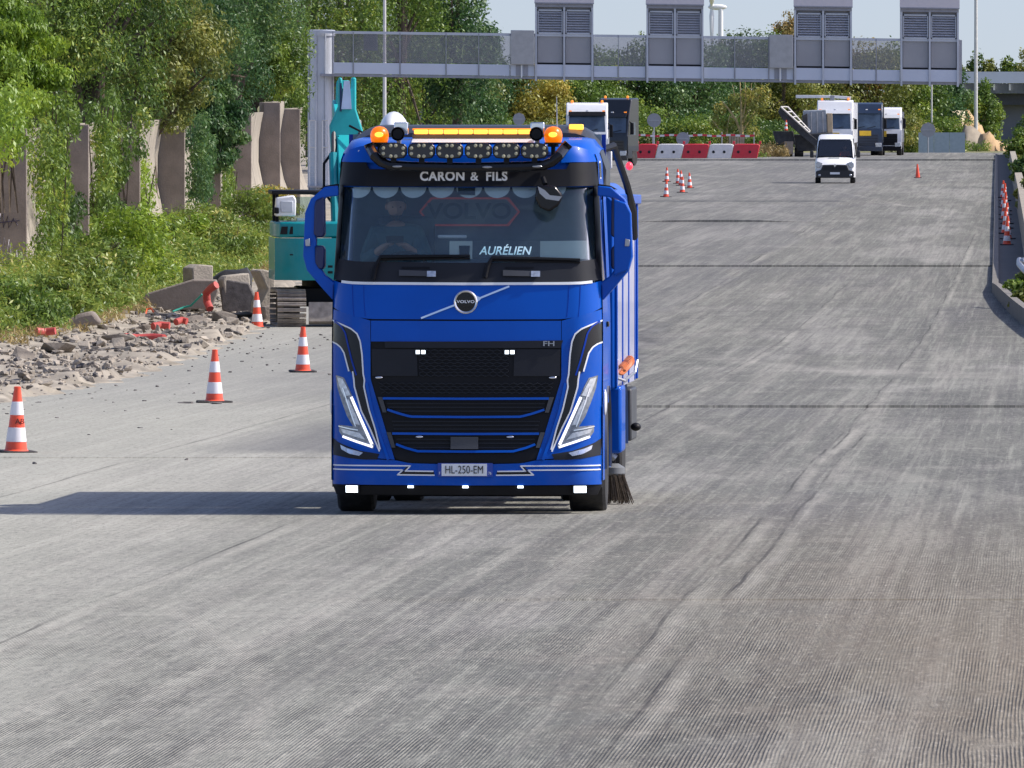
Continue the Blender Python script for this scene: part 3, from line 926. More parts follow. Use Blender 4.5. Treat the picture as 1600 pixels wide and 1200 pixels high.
# --- sides of the cab
for s in (-1, 1):
    def side(pts_lo, pts_hi, name, m, off=0.0, n=12, par=TRUCK):
        """pts: (y, z) lines; y None -> start at the front corner"""
        g_ = []
        for t in np.linspace(0, 1, 6):
            line = []
            for u in np.linspace(0, 1, n):
                ylo = np.interp(u, np.linspace(0, 1, len(pts_lo)), [p[0] for p in pts_lo]); zlo = np.interp(u, np.linspace(0, 1, len(pts_lo)), [p[1] for p in pts_lo])
                yhi = np.interp(u, np.linspace(0, 1, len(pts_hi)), [p[0] for p in pts_hi]); zhi = np.interp(u, np.linspace(0, 1, len(pts_hi)), [p[1] for p in pts_hi])
                y_, z_ = ylo + (yhi - ylo) * t, zlo + (zhi - zlo) * t
                w = cabW(z_)
                ys = front(w, z_)
                y_ = max(y_, ys - .005) if u > 0 else min(y_, ys) if y_ <= .45 else y_
                line.append((s * (w + off), y_, z_))
            g_.append(line)
        g2 = [[(p[0] - s * .03, p[1], p[2]) for p in l] for l in g_]
        m_ = MB(); m_.grid(g_)
        return m_.build(name, m, par)
    side([(.34, 1.0), (2.2, 1.0)], [(.40, 2.08), (2.2, 2.08)], 'door_panel' if s > 0 else 'door_panel', BLUE)
    side([(.30, .32), (.80, .32)], [(.33, .998), (.86, .998)], 'front_wing', BLUE)
    side([(1.98, .40), (2.3, .40)], [(1.92, .998), (2.3, .998)], 'rear_wing', BLUE)
    side([(.45, 2.08), (.62, 2.08)], [(.75, 3.02), (.84, 3.02)], 'window_pillar', BLUE)
    side([(.622, 2.08), (1.55, 2.08)], [(.842, 2.98), (1.55, 2.98)], 'side_window', SGLASS, -.006)
    side([(1.552, 2.08), (2.2, 2.08)], [(1.552, 3.02), (2.2, 3.02)], 'rear_quarter', BLUE)
    side([(.66, 2.985), (2.2, 2.985)], [(.67, 3.27), (2.25, 3.27)], 'roof_side', BLUE)
    dv = side([(.88, 3.04), (1.15, 3.04)], [(.84, 3.2), (1.15, 3.2)], 'side_vent', WHITEV, .006, 4)
    side([(.91, 3.055), (1.12, 3.055)], [(.87, 3.185), (1.12, 3.185)], 'vent_insert', BLKG, .010, 4, dv)
    # steps and wheel arch
    ar = MB()
    pts = [(1.40 + .62 * math.cos(a), .54 + .62 * math.sin(a)) for a in np.linspace(R(-12), R(192), 18)]
    ar.grid([[(s * 1.02, p[0], p[1]) for p in pts], [(s * 1.245, p[0], p[1]) for p in pts]])
    ar.build('wheel_arch', mat('arch_grey', (.16, .16, .165), .5, var=.15), TRUCK, angle=60)
    MB().box((s * 1.1, .58, .42), (.2, .42, .10)).build('entry_step', DGREY, TRUCK, .01)
    MB().box((s * 1.232, 1.25, 1.72), (.03, .22, .05)).build('door_handle', BLKG, TRUCK, .008)
    MB().ell((s * 1.235, .55, 1.02), (.02, .07, .12)).build('side_marker', mat('clear_lens', (.75, .77, .8), .2, var=.05, coat=.5), TRUCK)
mbr = MB(); mbr.box((0, 2.22, 2.3), (2.36, .04, 2.3)); mbr.build('cab_rear', BLUE_D, TRUCK)
MB().box((0, 1.3, 1.02), (2.3, 1.9, .06)).build('cab_floor', BLK, TRUCK)

# --- interior
gI = MB(); gI.box((0, 2.16, 2.55), (2.28, .04, 1.8)); gI.build('cab_lining', INTER, TRUCK)
MB().box((0, .62, 2.02), (2.26, .62, .30)).build('dashboard', INTER, TRUCK, .05)
MB().box((0, 1.5, 3.22), (1.9, 1.2, .05)).build('cab_headlining', INTER, TRUCK)
for sx_, dx in ((-.62, 0), (.62, 0)):
    st = MB(); st.box((sx_, 1.62, 2.20 if sx_ < 0 else 1.95), (.52, .16, 1.0 if sx_ < 0 else .7)); o_ = st.build('seat', mat('seat_fabric', (.03, .045, .07), .9, var=.2), TRUCK, .05)
    MB().box((sx_, 1.35, 1.82), (.54, .62, .2)).build('seat_cushion', MATS['seat_fabric'], o_, .05)
stw = MB(); stw.lathe([(.215, -.018), (.235, 0), (.215, .018), (.20, 0), (.215, -.018)], (0, 0, 0), 'y', 28, False); stw.box((0, 0, 0), (.40, .02, .05))
o_ = stw.build('steering_wheel', BLK, TRUCK); o_.location = (-.60, .92, 2.20); o_.rotation_euler = (R(-38), 0, 0)
for k in range(8):                            # scalloped pelmet along the top of the screen
    cx = (549, 576.5, 615.5, 659, 702, 741, 784, 878)[k] if False else 546 + k * 43.0 * 1.02 + 8
    r_ = 20.5
    A = [(cx - r_ * math.cos(a), 288) for a in np.linspace(0, math.pi, 11)]
    B = [(cx - r_ * math.cos(a), 289 + 17.5 * math.sin(a)) for a in np.linspace(0, math.pi, 11)]
    ribbon(A, B, 11, 3, -.045, .006, frac=1).build('pelmet_scallop', PELMET, TRUCK)
ribbon([(540, 278), (914, 278)], [(540, 289), (914, 289)], 20, 3, -.10, .006).build('pelmet_band', mat('pelmet_dark', (.10, .07, .05), .9), TRUCK)
# name board and papers along the screen bottom
ribbon([(736, 373), (842, 373)], [(736, 402), (842, 402)], 10, 4, -.05, .012).build('dash_panel', mat('board_dark', (.045, .055, .065), .6), TRUCK)
ribbon([(842, 374), (917, 373)], [(842, 402), (917, 402)], 10, 4, -.05, .012).build('dash_tray', CREAM, TRUCK)
ribbon([(700, 374), (736, 374)], [(700, 402), (736, 402)], 10, 4, -.05, .012).build('dash_tray', CREAM, TRUCK)
ribbon([(715, 381), (732, 381)], [(716, 399), (731, 399)], 6, 4, -.035, .015).build('phone_holder', BLK, TRUCK)
MB().box((tx(702), .5, tz(367)), (.26, .04, .03)).build('dash_clip', WHITE, TRUCK, .01)
ribbon([(712, 284), (739, 284)], [(712, 301), (739, 302)], 6, 4, -.03, .05).build('screen_sensor', BLK, TRUCK)
for A, B in (([(537, 286), (541, 400)], [(531, 286), (527, 400)]),):
    for s in (0, 1):
        ribbon(mir(A) if s else A, mir(B) if s else B, 16, 3, -.05, .01).build('pillar_trim', CREAM, TRUCK)
# wipers
for pts in ([(581, 434), (585, 415), (592, 399), (640, 398), (733, 397)], [(757, 431), (761, 413), (768, 400), (830, 401), (905, 403)]):
    wp = MB()
    wp.tube([(tx(a), front(tx(a), tz(b)) - .035, tz(b)) for a, b in pts], [.022, .022, .02, .016, .012], 6)
    wo_ = wp.build('wiper', BLK, TRUCK)
    MB().tube([(tx(a), front(tx(a), tz(b + 4)) - .018, tz(b + 4)) for a, b in pts[2:]], .010, 6).build('wiper_blade', BLK, wo_)
for x0 in (622, 785):
    ribbon([(x0, 419), (x0 + 55, 421)], [(x0, 428), (x0 + 55, 429)], 8, 3, .03, .03).build('screen_step', GREYP, TRUCK)
    ribbon([(x0 + 44, 420.5), (x0 + 58, 420.5)], [(x0 + 44, 429.5), (x0 + 58, 429.5)], 4, 3, .035, .012).build('step_end', LENSG, TRUCK)
    ribbon([(x0 + 4, 414), (x0 + 48, 414)], [(x0 + 4, 417), (x0 + 48, 417)], 6, 2, .012, .012).build('scuttle_slot', BLK, TRUCK)
# front mirror hanging before the screen
fm = MB(); fm.prism([(tx(a), tz(b)) for a, b in ((838, 286), (866, 287), (878, 302), (872, 318), (857, 328), (842, 322), (834, 306))], -.06, .12)
fmo = fm.build('front_mirror', BLKG, TRUCK, .02)
fmo.location = (0, front(tx(856), tz(305)) - .16, 0)
MB().prism([(tx(a), tz(b)) for a, b in ((839, 288), (850, 294), (858, 302), (877, 304), (872, 311), (852, 308), (842, 299))], -.065, -.062).build('mirror_highlight', STEEL, fmo)  # steel sheet stands in for the highlight on the mirror
MB().tube([(tx(850), .05, tz(285)), (tx(846), .12, tz(275))], .022).build('mirror_stalk', BLK, fmo)

# --- door mirrors (big framed housings both sides)
for s in (0, 1):
    f = (lambda p: mir(p)) if s else (lambda p: p)
    def pr(poly, y0, y1, name, m, par=TRUCK, bev=.012):
        mm = MB(); mm.prism([(tx(a), tz(b)) for a, b in f(poly)], y0, y1)
        return mm.build(name, m, par, bev)
    fr_ = pr([(523, 287), (502, 289), (480, 308), (471, 330), (468, 398), (474, 420), (496, 446), (515, 467), (524, 462), (523, 442), (503, 428), (491, 410), (488, 396), (489, 332), (494, 316), (504, 305), (523, 303)], .42, .62, 'mirror_frame', BLUE)
    pr([(488, 310), (501, 304), (502, 364), (499, 368), (488, 368), (485, 362), (486, 320)], .40, .64, 'mirror_housing', mat('mirror_navy', (.002, .012, .085), .4, var=.05, coat=.2), fr_, .02)
    pr([(487, 381), (498, 381), (502, 386), (502, 414), (499, 419), (493, 418), (487, 408)], .40, .64, 'mirror_housing', mat('mirror_navy', (.002, .012, .085), .4, var=.05, coat=.2), fr_, .02)
    if s:
        pr([(470, 330), (478, 314), (497, 308), (497, 428), (488, 424), (474, 419), (468, 398)], .36, .42, 'mirror_shell', BLUE, fr_)
    pr([(472, 372), (479, 370), (480, 382), (473, 382)], .345, .44, 'mirror_repeater', STEEL, fr_, .004)
    pr([(523, 284), (503, 287), (492, 293), (503, 292), (523, 290)], .46, .60, 'mirror_arm', BLK, fr_, .006)
    MB().box(((tx(491) if not s else tx(963)), .645, tz(340)), (.085, .01, .30)).build('mirror_glass', CHROME, fr_)

# --- roof bar with six spot lamps
bar = MB()
bpts = [(572, 221), (575, 229), (583, 241), (593, 250), (606, 255), (640, 257), (727, 258.5), (814, 257), (848, 255), (861, 250), (871, 241), (879, 229), (886, 221)]
bar.tube([(tx(a), (.18 if 580 < a < 874 else .34), tz(b)) for a, b in bpts], .046, 10)
baro = bar.build('lamp_bar', BLKG, TRUCK)
for a, b in ((619, 256), (760, 257), (838, 256)):
    MB().ell((tx(a), .13, tz(b + 1)), (.045, .012, .012)).build('bar_stud', STEEL, baro)
for k, cx in enumerate((613, 657, 701, 746, 790, 834)):
    cy = 232.5
    w, h = 21.5, 11.5
    poly = [(-w, -5), (-w + 4, -h + 1), (-6, -h - 1), (6, -h - 1), (w - 4, -h + 1), (w, -5), (w, 5), (w - 5, h), (7, h + 1), (-7, h + 1), (-w + 5, h), (-w, 5)]
    sl = MB(); sl.prism([(tx(cx + a), tz(cy + b)) for a, b in poly], .10, .20)
    so = sl.build('spot_lamp', BLKG, baro, .01)
    sf = MB(); sf.prism([(tx(cx + a * .9), tz(cy + b * .86)) for a, b in poly], .094, .10); sf.build('lamp_face', mat('lamp_face_dark', (.035, .035, .036), .4, var=.2), so)
    le = MB()
    for a, b in ((-15.5, -4), (-15.5, 4.5), (15.5, -4), (15.5, 4.5), (-4, -8), (4, -8), (-4, 8.5), (4, 8.5)):
        le.lathe([(.016, 0), (.016, -.006), (.010, -.010), (.001, -.011)], (tx(cx + a), .094, tz(cy + b)), 'y', 10)
    tag(le.build('led_cluster', WARM_LENS, so), kind='stuff')
    MB().box((tx(cx), .17, tz(249)), (.05, .05, .09)).build('lamp_foot', BLK, so)
# beacons, horns, light bar, aerial
for cx in (588, 861):
    bb = MB(); bb.lathe([(.060, -.085), (.074, -.065), (.082, -.03), (.083, .0), (.076, .03), (.060, .055), (.035, .070), (.001, .076)], (tx(cx), .45, tz(207)), 'z', 20)
    bo = bb.build('beacon', AMBER, TRUCK)
    MB().lathe([(.05, -.11), (.05, -.085), (.082, -.085), (.082, -.070)], (tx(cx), .45, tz(207)), 'z', 16).build('beacon_base', BLK, bo)
    MB().ell((tx(cx), .365, tz(207)), (.040, .012, .024)).build('beacon_led', AMBER_HOT, bo)
    MB().cyl((tx(cx), .45, tz(226)), (tx(cx), .45, tz(240)), .02).build('beacon_stalk', BLK, bo)
for cx, bx2 in ((618.5, 621.5), (836, 836)):
    hn = MB(); hn.lathe([(.018, .5), (.022, .25), (.034, .12), (.058, .04), (.064, .0), (.058, -.004), (.046, .02), (.028, .08), (.001, .12)], (tx(cx), .26, tz(206)), 'y', 22)
    ho = hn.build('air_horn', BLKG, TRUCK)
    MB().lathe([(.046, .012), (.020, .075), (.001, .078)], (tx(cx), .257, tz(206)), 'y', 18).build('horn_throat', BLK, ho)
    MB().box((tx(bx2), .55, tz(197)), (.125, .16, .11)).build('horn_housing', CHROME, ho, .01)
    MB().cyl((tx(cx), .45, tz(214)), (tx(cx), .48, tz(232)), .022).build('horn_foot', STEEL, ho)
lb = MB(); lb.box((tx(731), .98, tz(209)), (1.10, .20, .05)); lbo = lb.build('light_bar', mat('bar_housing', (.20, .11, .04), .4), TRUCK, .012)
for k in range(8):
    x0 = 638 + k * 23.5
    MB().box((tx(x0 + 11.2), .905, tz(202)), (.126, .06, .040)).build('amber_module', AMBER_HOT, lbo, .008)
MB().box((tx(731), .99, tz(198)), (1.10, .18, .018)).build('bar_lens', AMBER_DIM, lbo, .006)
MB().tube([(tx(862), 1.2, 3.45), (tx(861), 1.2, tz(146))], [.008, .003], 5).build('aerial', STEEL, TRUCK)
for s in (558, 886):
    MB().box((tx(s), .52, tz(233)), (.05, .05, .022)).build('roof_marker_lamp', LENSG, TRUCK, .006)
# --- rear fairing and body
fa = MB()
gg = []
for (y, hz, hw) in ((1.78, 3.46, .95), (1.95, 3.52, .98), (2.4, 3.54, 1.0), (2.75, 3.52, 1.0)):
    gg.append([(-1.20, y, 2.9)] + [(x, y, hz - .34 * (1 - math.sqrt(max(0, 1 - min(1, max(0, (abs(x) - .86) / .34)) ** 2)))) for x in np.linspace(-1.20, 1.20, 35)] + [(1.20, y, 2.9)])
fa.grid(gg)
fa.grid([gg[0], [(p[0] * .98, 1.74, 2.95) for p in gg[0]]])
fa.build('rear_fairing', mat('fairing_grey', (.03, .032, .036), .4, var=.1), TRUCK)
fb = MB(); fb.box((.92, 1.93, 3.515), (.13, .10, .05)); fb.build('fairing_lamp', AMBER_HOT, TRUCK, .01)
fd = MB()
fd.ell((tx(583), 3.3, 3.40), (.155, .5, .27), 20, 12); fd.build('filter_dome', WHITE, TRUCK)
BODYW = 1.245
rb_ = MB()
rb_.prism([(-BODYW, 1.1), (BODYW, 1.1), (BODYW, 2.85), (1.05, 3.02), (-1.05, 3.02), (-BODYW, 2.85)], 2.75, 8.4)
body = rb_.build('debris_container', BLUE, TRUCK, .03)
SHEENP = mat('sheen_plate', (.42, .44, .62), .35, var=.12, scale=3, coat=.3)  # sky sheen on the flank put into the plate colour
for s in (-1, 1):
    for y0, y1 in ((2.95, 4.05), (4.55, 5.65), (6.15, 7.4)):
        MB().box((s * (BODYW + .008), (y0 + y1) / 2, 1.96), (.02, y1 - y0, 1.70)).build('container_plate', SHEENP, body, .006)
    for y0 in (2.84, 4.3, 5.9, 7.6, 8.3):
        MB().box((s * (BODYW + .010), y0, 1.98), (.024, .14, 1.72)).build('container_rib', BLUE, body, .006)
    MB().box((s * (BODYW + .02), 5.6, 2.86), (.06, 5.6, .09)).build('container_rail', BLUE, body, .01)
    MB().box((s * (BODYW - .06), 3.3, .82), (.24, 1.0, .62)).build('tool_box', BLUE, TRUCK, .03)
    MB().box((s * 1.22, 7.2, .80), (.10, 1.4, .5)).build('side_guard', GREYP, TRUCK, .02)
    arr = MB()
    pts = [(5.2 + .64 * math.cos(a), .54 + .64 * math.sin(a)) for a in np.linspace(R(0), R(180), 16)]
    arr.grid([[(s * .70, p[0], p[1]) for p in pts], [(s * 1.26, p[0], p[1]) for p in pts]]); arr.build('rear_mudguard', mat('mudguard_blue', (.10, .20, .48), .35, var=.06, coat=.3), TRUCK, angle=60)
    MB().box((s * 1.02, 4.35, .36), (.34, .03, .50)).build('mud_flap', RUBBER, TRUCK)
MB().box((0, .95, .31), (1.66, .06, .30)).build('underbody_blackout', BLK, TRUCK)  # black sheet added to darken the lit gap under the truck
MB().box((0, 3.9, .45), (1.5, .05, .5)).build('suction_shroud', BLK, TRUCK)
MB().box((0, 5, .88), (.9, 7.6, .28)).build('chassis', BLK, TRUCK)
MB().box((0, 1.35, .72), (1.5, 1.2, .5)).build('engine_block', BLK, TRUCK, .05)
MB().cyl((-1.0, 1.4, .5), (1.0, 1.4, .5), .08).build('front_axle', BLK, TRUCK)
mb = MB(); mb.cyl((-.95, 5.2, .52), (.95, 5.2, .52), .12); mb.build('rear_axle', BLK, TRUCK)
def wheel(par, x, y, r, w, s, name='wheel', rimr=.30):
    t = MB(); t.lathe([(r * .58, -w / 2), (r * .93, -w / 2), (r * .985, -w * .42), (r, -w * .30), (r, w * .30), (r * .985, w * .42), (r * .93, w / 2), (r * .58, w / 2)], (0, 0, 0), 'x', 36)
    o_ = t.build(name, RUBBER, par)
    o_.location = (x, y, r)
    rm = MB(); rm.lathe([(r * .60, s * w * .46), (r * .56, s * w * .40), (r * .5, s * w * .22), (r * .24, s * w * .20), (r * .22, s * w * .44), (.01, s * w * .46)], (0, 0, 0), 'x', 24)
    rm.build('rim', STEEL, o_)
    return o_
for s in (-1, 1):
    wheel(TRUCK, s * 1.055, 1.40, .505, .33, s)
    wheel(TRUCK, s * 1.10, 5.2, .505, .28, s)
    wheel(TRUCK, s * .79, 5.2, .505, .28, s)
# spiral orange air hose in its bracket on the right flank
hz_ = MB(); hp = []
for k in range(90):
    a = k * .62
    hp.append((1.285 + .035 * math.cos(a), 3.1 + k * .012 * 2.4, 1.27 + .038 * math.sin(a) + k * .0007))
hz_.tube(hp, .016, 6); hz_.build('spiral_hose', mat('orange_hose', (.50, .13, .03), .45, var=.1), TRUCK)
MB().tube([(1.26, 3.0, 1.20), (1.32, 3.05, 1.18), (1.33, 5.6, 1.22), (1.35, 5.7, 1.33)], .014).build('hose_rail', STEEL, TRUCK)
MB().tube([(1.1, 2.6, 3.3), (1.22, 3.0, 3.35), (1.3, 4.2, 3.0), (1.33, 5.2, 2.75), (1.31, 6, 2.5)], .035).build('suction_hose', BLK, TRUCK)
MB().box((1.12, 2.95, 3.22), (.18, .08, .16)).build('lifting_lug', WHITE, TRUCK, .01)
MB().ell((1.30, 4.9, 3.17), (.035, .05, .04)).build('marker_lamp', mat('red_lens', (.7, .03, .05), .3, coat=.5, emit=(1, .05, .08), estr=.8), TRUCK)
# side broom
br = MB(); br.lathe([(.11, 0), (.13, .02), (.13, .08), (.06, .12)], (0, 0, 0), 'z', 18)
bo = br.build('side_broom', mat('broom_hub', (.16, .17, .18), .5), TRUCK); bo.location = (1.20, 3.55, .29); bo.scale = (.85, .85, .92)
r2 = random.Random(4)
for k in range(70):
    a = r2.uniform(0, 6.28); l = r2.uniform(.85, 1.1)
    r0, r1 = r2.uniform(.05, .12), r2.uniform(.12, .25)
bm_ = MB()
for k in range(170):
    a = r2.uniform(0, 6.28); r0 = r2.uniform(.05, .12); r1 = r0 + r2.uniform(.02, .10)
    bm_.tube([(r0 * math.cos(a), r0 * math.sin(a), .02), (r1 * math.cos(a + .1) + .02, r1 * math.sin(a + .1), -.29 + r2.uniform(0, .05))], [.008, .006], 4)
tag(bm_.build('bristles', mat('bristle', (.10, .075, .05), .8, var=.4, scale=30), bo), kind='stuff')
MB().tube([(1.0, 3.5, .62), (1.22, 3.55, .45)], .035).build('broom_arm', STEEL, TRUCK)
MB().ell((1.37, 4.7, .72), (.05, .06, .04)).build('nozzle', BLK, TRUCK)

# --- mirrored lit sign on the back wall of the cab
sg = thing('cab_sign', 'red edged hexagonal sign on the rear wall inside the blue truck cab', 'sign', (0, 0, 0))
sg.location = TRUCK.location; sg.rotation_euler = TRUCK.rotation_euler
hexp = [(a - 17, b) for a, b in ((653, 328), (672, 305), (796, 305), (814, 328), (796, 351), (672, 351))]
MB().prism([(tx(a), tz(b)) for a, b in hexp], 1.95, 2.0).build('sign_border', mat('sign_red', (.42, .07, .05), .5, emit=(.9, .12, .07), estr=.05), sg)
MB().prism([(tx(717 + (a - 717) * .955), tz(328 + (b - 328) * .86)) for a, b in hexp], 1.93, 1.95).build('sign_face', mat('sign_grey', (.16, .17, .19), .5), sg)
text('sign_lettering', 'VOLVO', .20, mat('sign_letters', (.02, .03, .05), .5), sg, (tx(717), 1.925, tz(328)), sx=1.15, off=.004)
# name board standing on the dash
nb = thing('name_board', 'dark name board with white brush lettering behind the windscreen of the blue truck', 'sign', (0, 0, 0))
nb.location = TRUCK.location; nb.rotation_euler = TRUCK.rotation_euler
ribbon([(738, 375), (840, 375)], [(738, 401), (840, 401)], 8, 4, -.036, .010).build('board', mat('board_black', (.035, .042, .05), .5), nb)
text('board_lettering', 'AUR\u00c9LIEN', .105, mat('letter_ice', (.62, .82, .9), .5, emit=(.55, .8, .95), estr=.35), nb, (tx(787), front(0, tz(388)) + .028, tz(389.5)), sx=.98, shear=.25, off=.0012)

# ------------------------------------------------------------------ people
SKIN = mat('skin', (.42, .23, .16), .55, var=.08, scale=9)
def skin_body(name, verts, edges, radii, material, parent, root=0, sub=2):
    me = bpy.data.meshes.new(name)
    me.from_pydata([tuple(v) for v in verts], edges, [])
    o = bpy.data.objects.new(name, me); COL.objects.link(o)
    o.modifiers.new('skin', 'SKIN')
    sl = me.skin_vertices[0].data if me.skin_vertices else None
    if sl is None:
        bm = bmesh.new(); bm.from_mesh(me); bm.verts.layers.skin.verify(); bm.to_mesh(me); bm.free()
        sl = me.skin_vertices[0].data
    for i, r_ in enumerate(radii):
        sl[i].radius = (r_, r_) if not isinstance(r_, tuple) else r_
        sl[i].use_root = (i == root)
    sd = o.modifiers.new('sub', 'SUBSURF'); sd.levels = sub; sd.render_levels = sub
    me.materials.append(material)
    o.parent = parent
    return o
def head(parent, c, skin, hair, r=.105, beard=None, yaw=0.0, tilt=0.0):
    """skull, jaw, nose, ears and eyes as one mesh; faces -y"""
    h = MB()
    n, m = 24, 18
    vs = []
    for i in range(m + 1):
        t = math.pi * i / m
        for k in range(n):
            a = 2 * math.pi * k / n
            x, y, z = math.sin(t) * math.cos(a), math.sin(t) * math.sin(a), math.cos(t)
            w = 1.0 if z > -.1 else 1.0 - .38 * ((-z - .1) / .9)
            X, Y_, Z = x * r * .80 * w, y * r * (1.0 if y > 0 else .95) * (1 if z > -.1 else w), z * r * 1.22
            fy = max(0, -y)
            nose = math.exp(-((x / .16) ** 2 + ((z + .10) / .20) ** 2)) * fy
            eye = (math.exp(-(((abs(x) - .36) / .15) ** 2 + ((z - .10) / .10) ** 2))) * fy
            brow = math.exp(-((abs(x) - .3) / .3) ** 2 - ((z - .27) / .09) ** 2) * fy
            lip = math.exp(-((x / .24) ** 2 + ((z + .47) / .06) ** 2)) * fy
            Y_ += -.030 * nose + .014 * eye - .008 * brow - .007 * lip
            vs.append((X, Y_, Z))
    fs = [(i * n + k, i * n + (k + 1) % n, (i + 1) * n + (k + 1) % n, (i + 1) * n + k) for i in range(m) for k in range(n)]
    h.add(vs, fs)
    for s in (-1, 1):
        h.ell((s * r * .82, .01, -.005), (.012, .022, .032), 8, 6)
    o = h.build('head', skin, parent)
    o.location = c; o.rotation_euler = (tilt, 0, yaw)
    hh = MB(); g_ = []
    for i in range(9):
        ln = []
        for a in np.linspace(0, 2 * math.pi, 25):
            t = math.pi * (i / 8) * (.33 + .30 * (math.sin(a) + 1) / 2)
            ln.append((math.sin(t) * math.cos(a) * r * .90, math.sin(t) * math.sin(a) * r * 1.08 + .004, math.cos(t) * r * 1.32 + .004))
        g_.append(ln)
    hh.grid(g_); hh.build('hair', hair, o)
    if beard:
        bb = MB(); g_ = []
        for i in range(6):
            t = math.pi * (.66 + .28 * i / 5)
            w = 1.0 - .38 * max(0, (-math.cos(t) - .1) / .9)
            g_.append([(math.sin(t) * math.cos(a) * r * .84 * w, math.sin(t) * math.sin(a) * r * 1.03 * w - .010, math.cos(t) * r * 1.24 - .004) for a in np.linspace(math.pi * 1.03, math.pi * 1.97, 15)])
        bb.grid(g_); bb.build('beard', beard, o)
    e = MB()
    for s in (-1, 1):
        e.ell((s * .033, -r * .80, .013), (.012, .008, .007), 8, 6)
    e.build('eyes', mat('eye_dark', (.03, .025, .02), .2), o)
    return o
def hand(verts, edges, radii, wrist, d, nrm, side):
    """palm and five bent fingers rooted at the wrist vertex"""
    d = Vector(d).normalized(); nrm = Vector(nrm).normalized(); acr = d.cross(nrm) * side
    wv = Vector(verts[wrist])
    verts.append(wv + d * .05); edges.append((wrist, len(verts) - 1)); radii.append((.034, .02)); palm = len(verts) - 1
    for k, (o_, l) in enumerate(((-.03, .065), (-.010, .078), (.011, .072), (.03, .056))):
        b0 = wv + d * .088 + acr * o_
        verts.append(b0); edges.append((palm, len(verts) - 1)); radii.append(.0095)
        verts.append(b0 + d * l * .5 - nrm * .010); edges.append((len(verts) - 2, len(verts) - 1)); radii.append(.0085)
        verts.append(b0 + d * l * .72 - nrm * .04); edges.append((len(verts) - 2, len(verts) - 1)); radii.append(.0075)
    t0 = wv + d * .045 - acr * .038 - nrm * .012
    verts.append(t0); edges.append((palm, len(verts) - 1)); radii.append(.011)
    verts.append(t0 + d * .04 - acr * .010 - nrm * .02); edges.append((len(verts) - 2, len(verts) - 1)); radii.append(.009)

dr = thing('person', 'bearded driver in a dark teal top looking down behind the wheel of the blue truck', 'person', (0, 0, 0))
dr.location = TRUCK.location; dr.rotation_euler = TRUCK.rotation_euler
X0 = -.70
V = [(X0, 1.42, 1.98), (X0, 1.44, 2.15), (X0, 1.44, 2.36), (X0, 1.40, 2.55), (X0, 1.36, 2.66),
     (X0 - .17, 1.41, 2.53), (X0 - .27, 1.30, 2.28), (X0 - .10, 1.06, 2.42),
     (X0 + .17, 1.41, 2.53), (X0 + .28, 1.30, 2.28), (X0 + .12, 1.06, 2.42),
     (X0 - .10, 1.12, 1.93), (X0 - .12, .95, 1.93), (X0 + .10, 1.12, 1.93), (X0 + .12, .95, 1.93)]
E = [(0, 1), (1, 2), (2, 3), (3, 4), (3, 5), (5, 6), (6, 7), (3, 8), (8, 9), (9, 10), (0, 11), (11, 12), (0, 13), (13, 14)]
RR = [.15, .14, .15, .09, .055, .075, .05, .032, .075, .05, .032, .09, .075, .09, .075]
hand(V, E, RR, 7, (.6, -.6, .35), (0, -.4, .9), 1)
hand(V, E, RR, 10, (-.6, -.6, .35), (0, -.4, .9), -1)
skin_body('body', V, E, RR, SKIN, dr)
TV = [Vector(v) for v in V[:7]] + [Vector((X0 - .15, 1.13, 2.385))] + [Vector(v) for v in V[8:10]] + [Vector((X0 + .16, 1.13, 2.385))]
TE = [(0, 1), (1, 2), (2, 3), (3, 4), (3, 5), (5, 6), (6, 7), (3, 8), (8, 9), (9, 10)]
TV[4] = Vector((X0, 1.38, 2.61))
skin_body('sweatshirt', TV, TE, [.18, .18, .20, .15, .085, .11, .08, .06, .11, .08, .06], mat('teal_top', (.03, .10, .13), .85, var=.1), dr)
head(dr, (X0 + .0, 1.32, 2.79), SKIN, mat('brown_hair', (.05, .035, .025), .8), beard=mat('beard_brown', (.035, .022, .015), .85), tilt=R(14), yaw=R(8))
ph = MB(); ph.box((0, 0, 0), (.16, .012, .08)); po = ph.build('mobile_phone', BLKG, None, .006)
po.matrix_world = Matrix.LocRotScale(TRUCK.location, TRUCK.rotation_euler, None) @ Matrix.Translation((X0 + .01, .97, 2.49)) @ Euler((R(-40), 0, 0)).to_matrix().to_4x4()
tag(po, 'dark phone held in the hands of the bearded truck driver', 'phone')
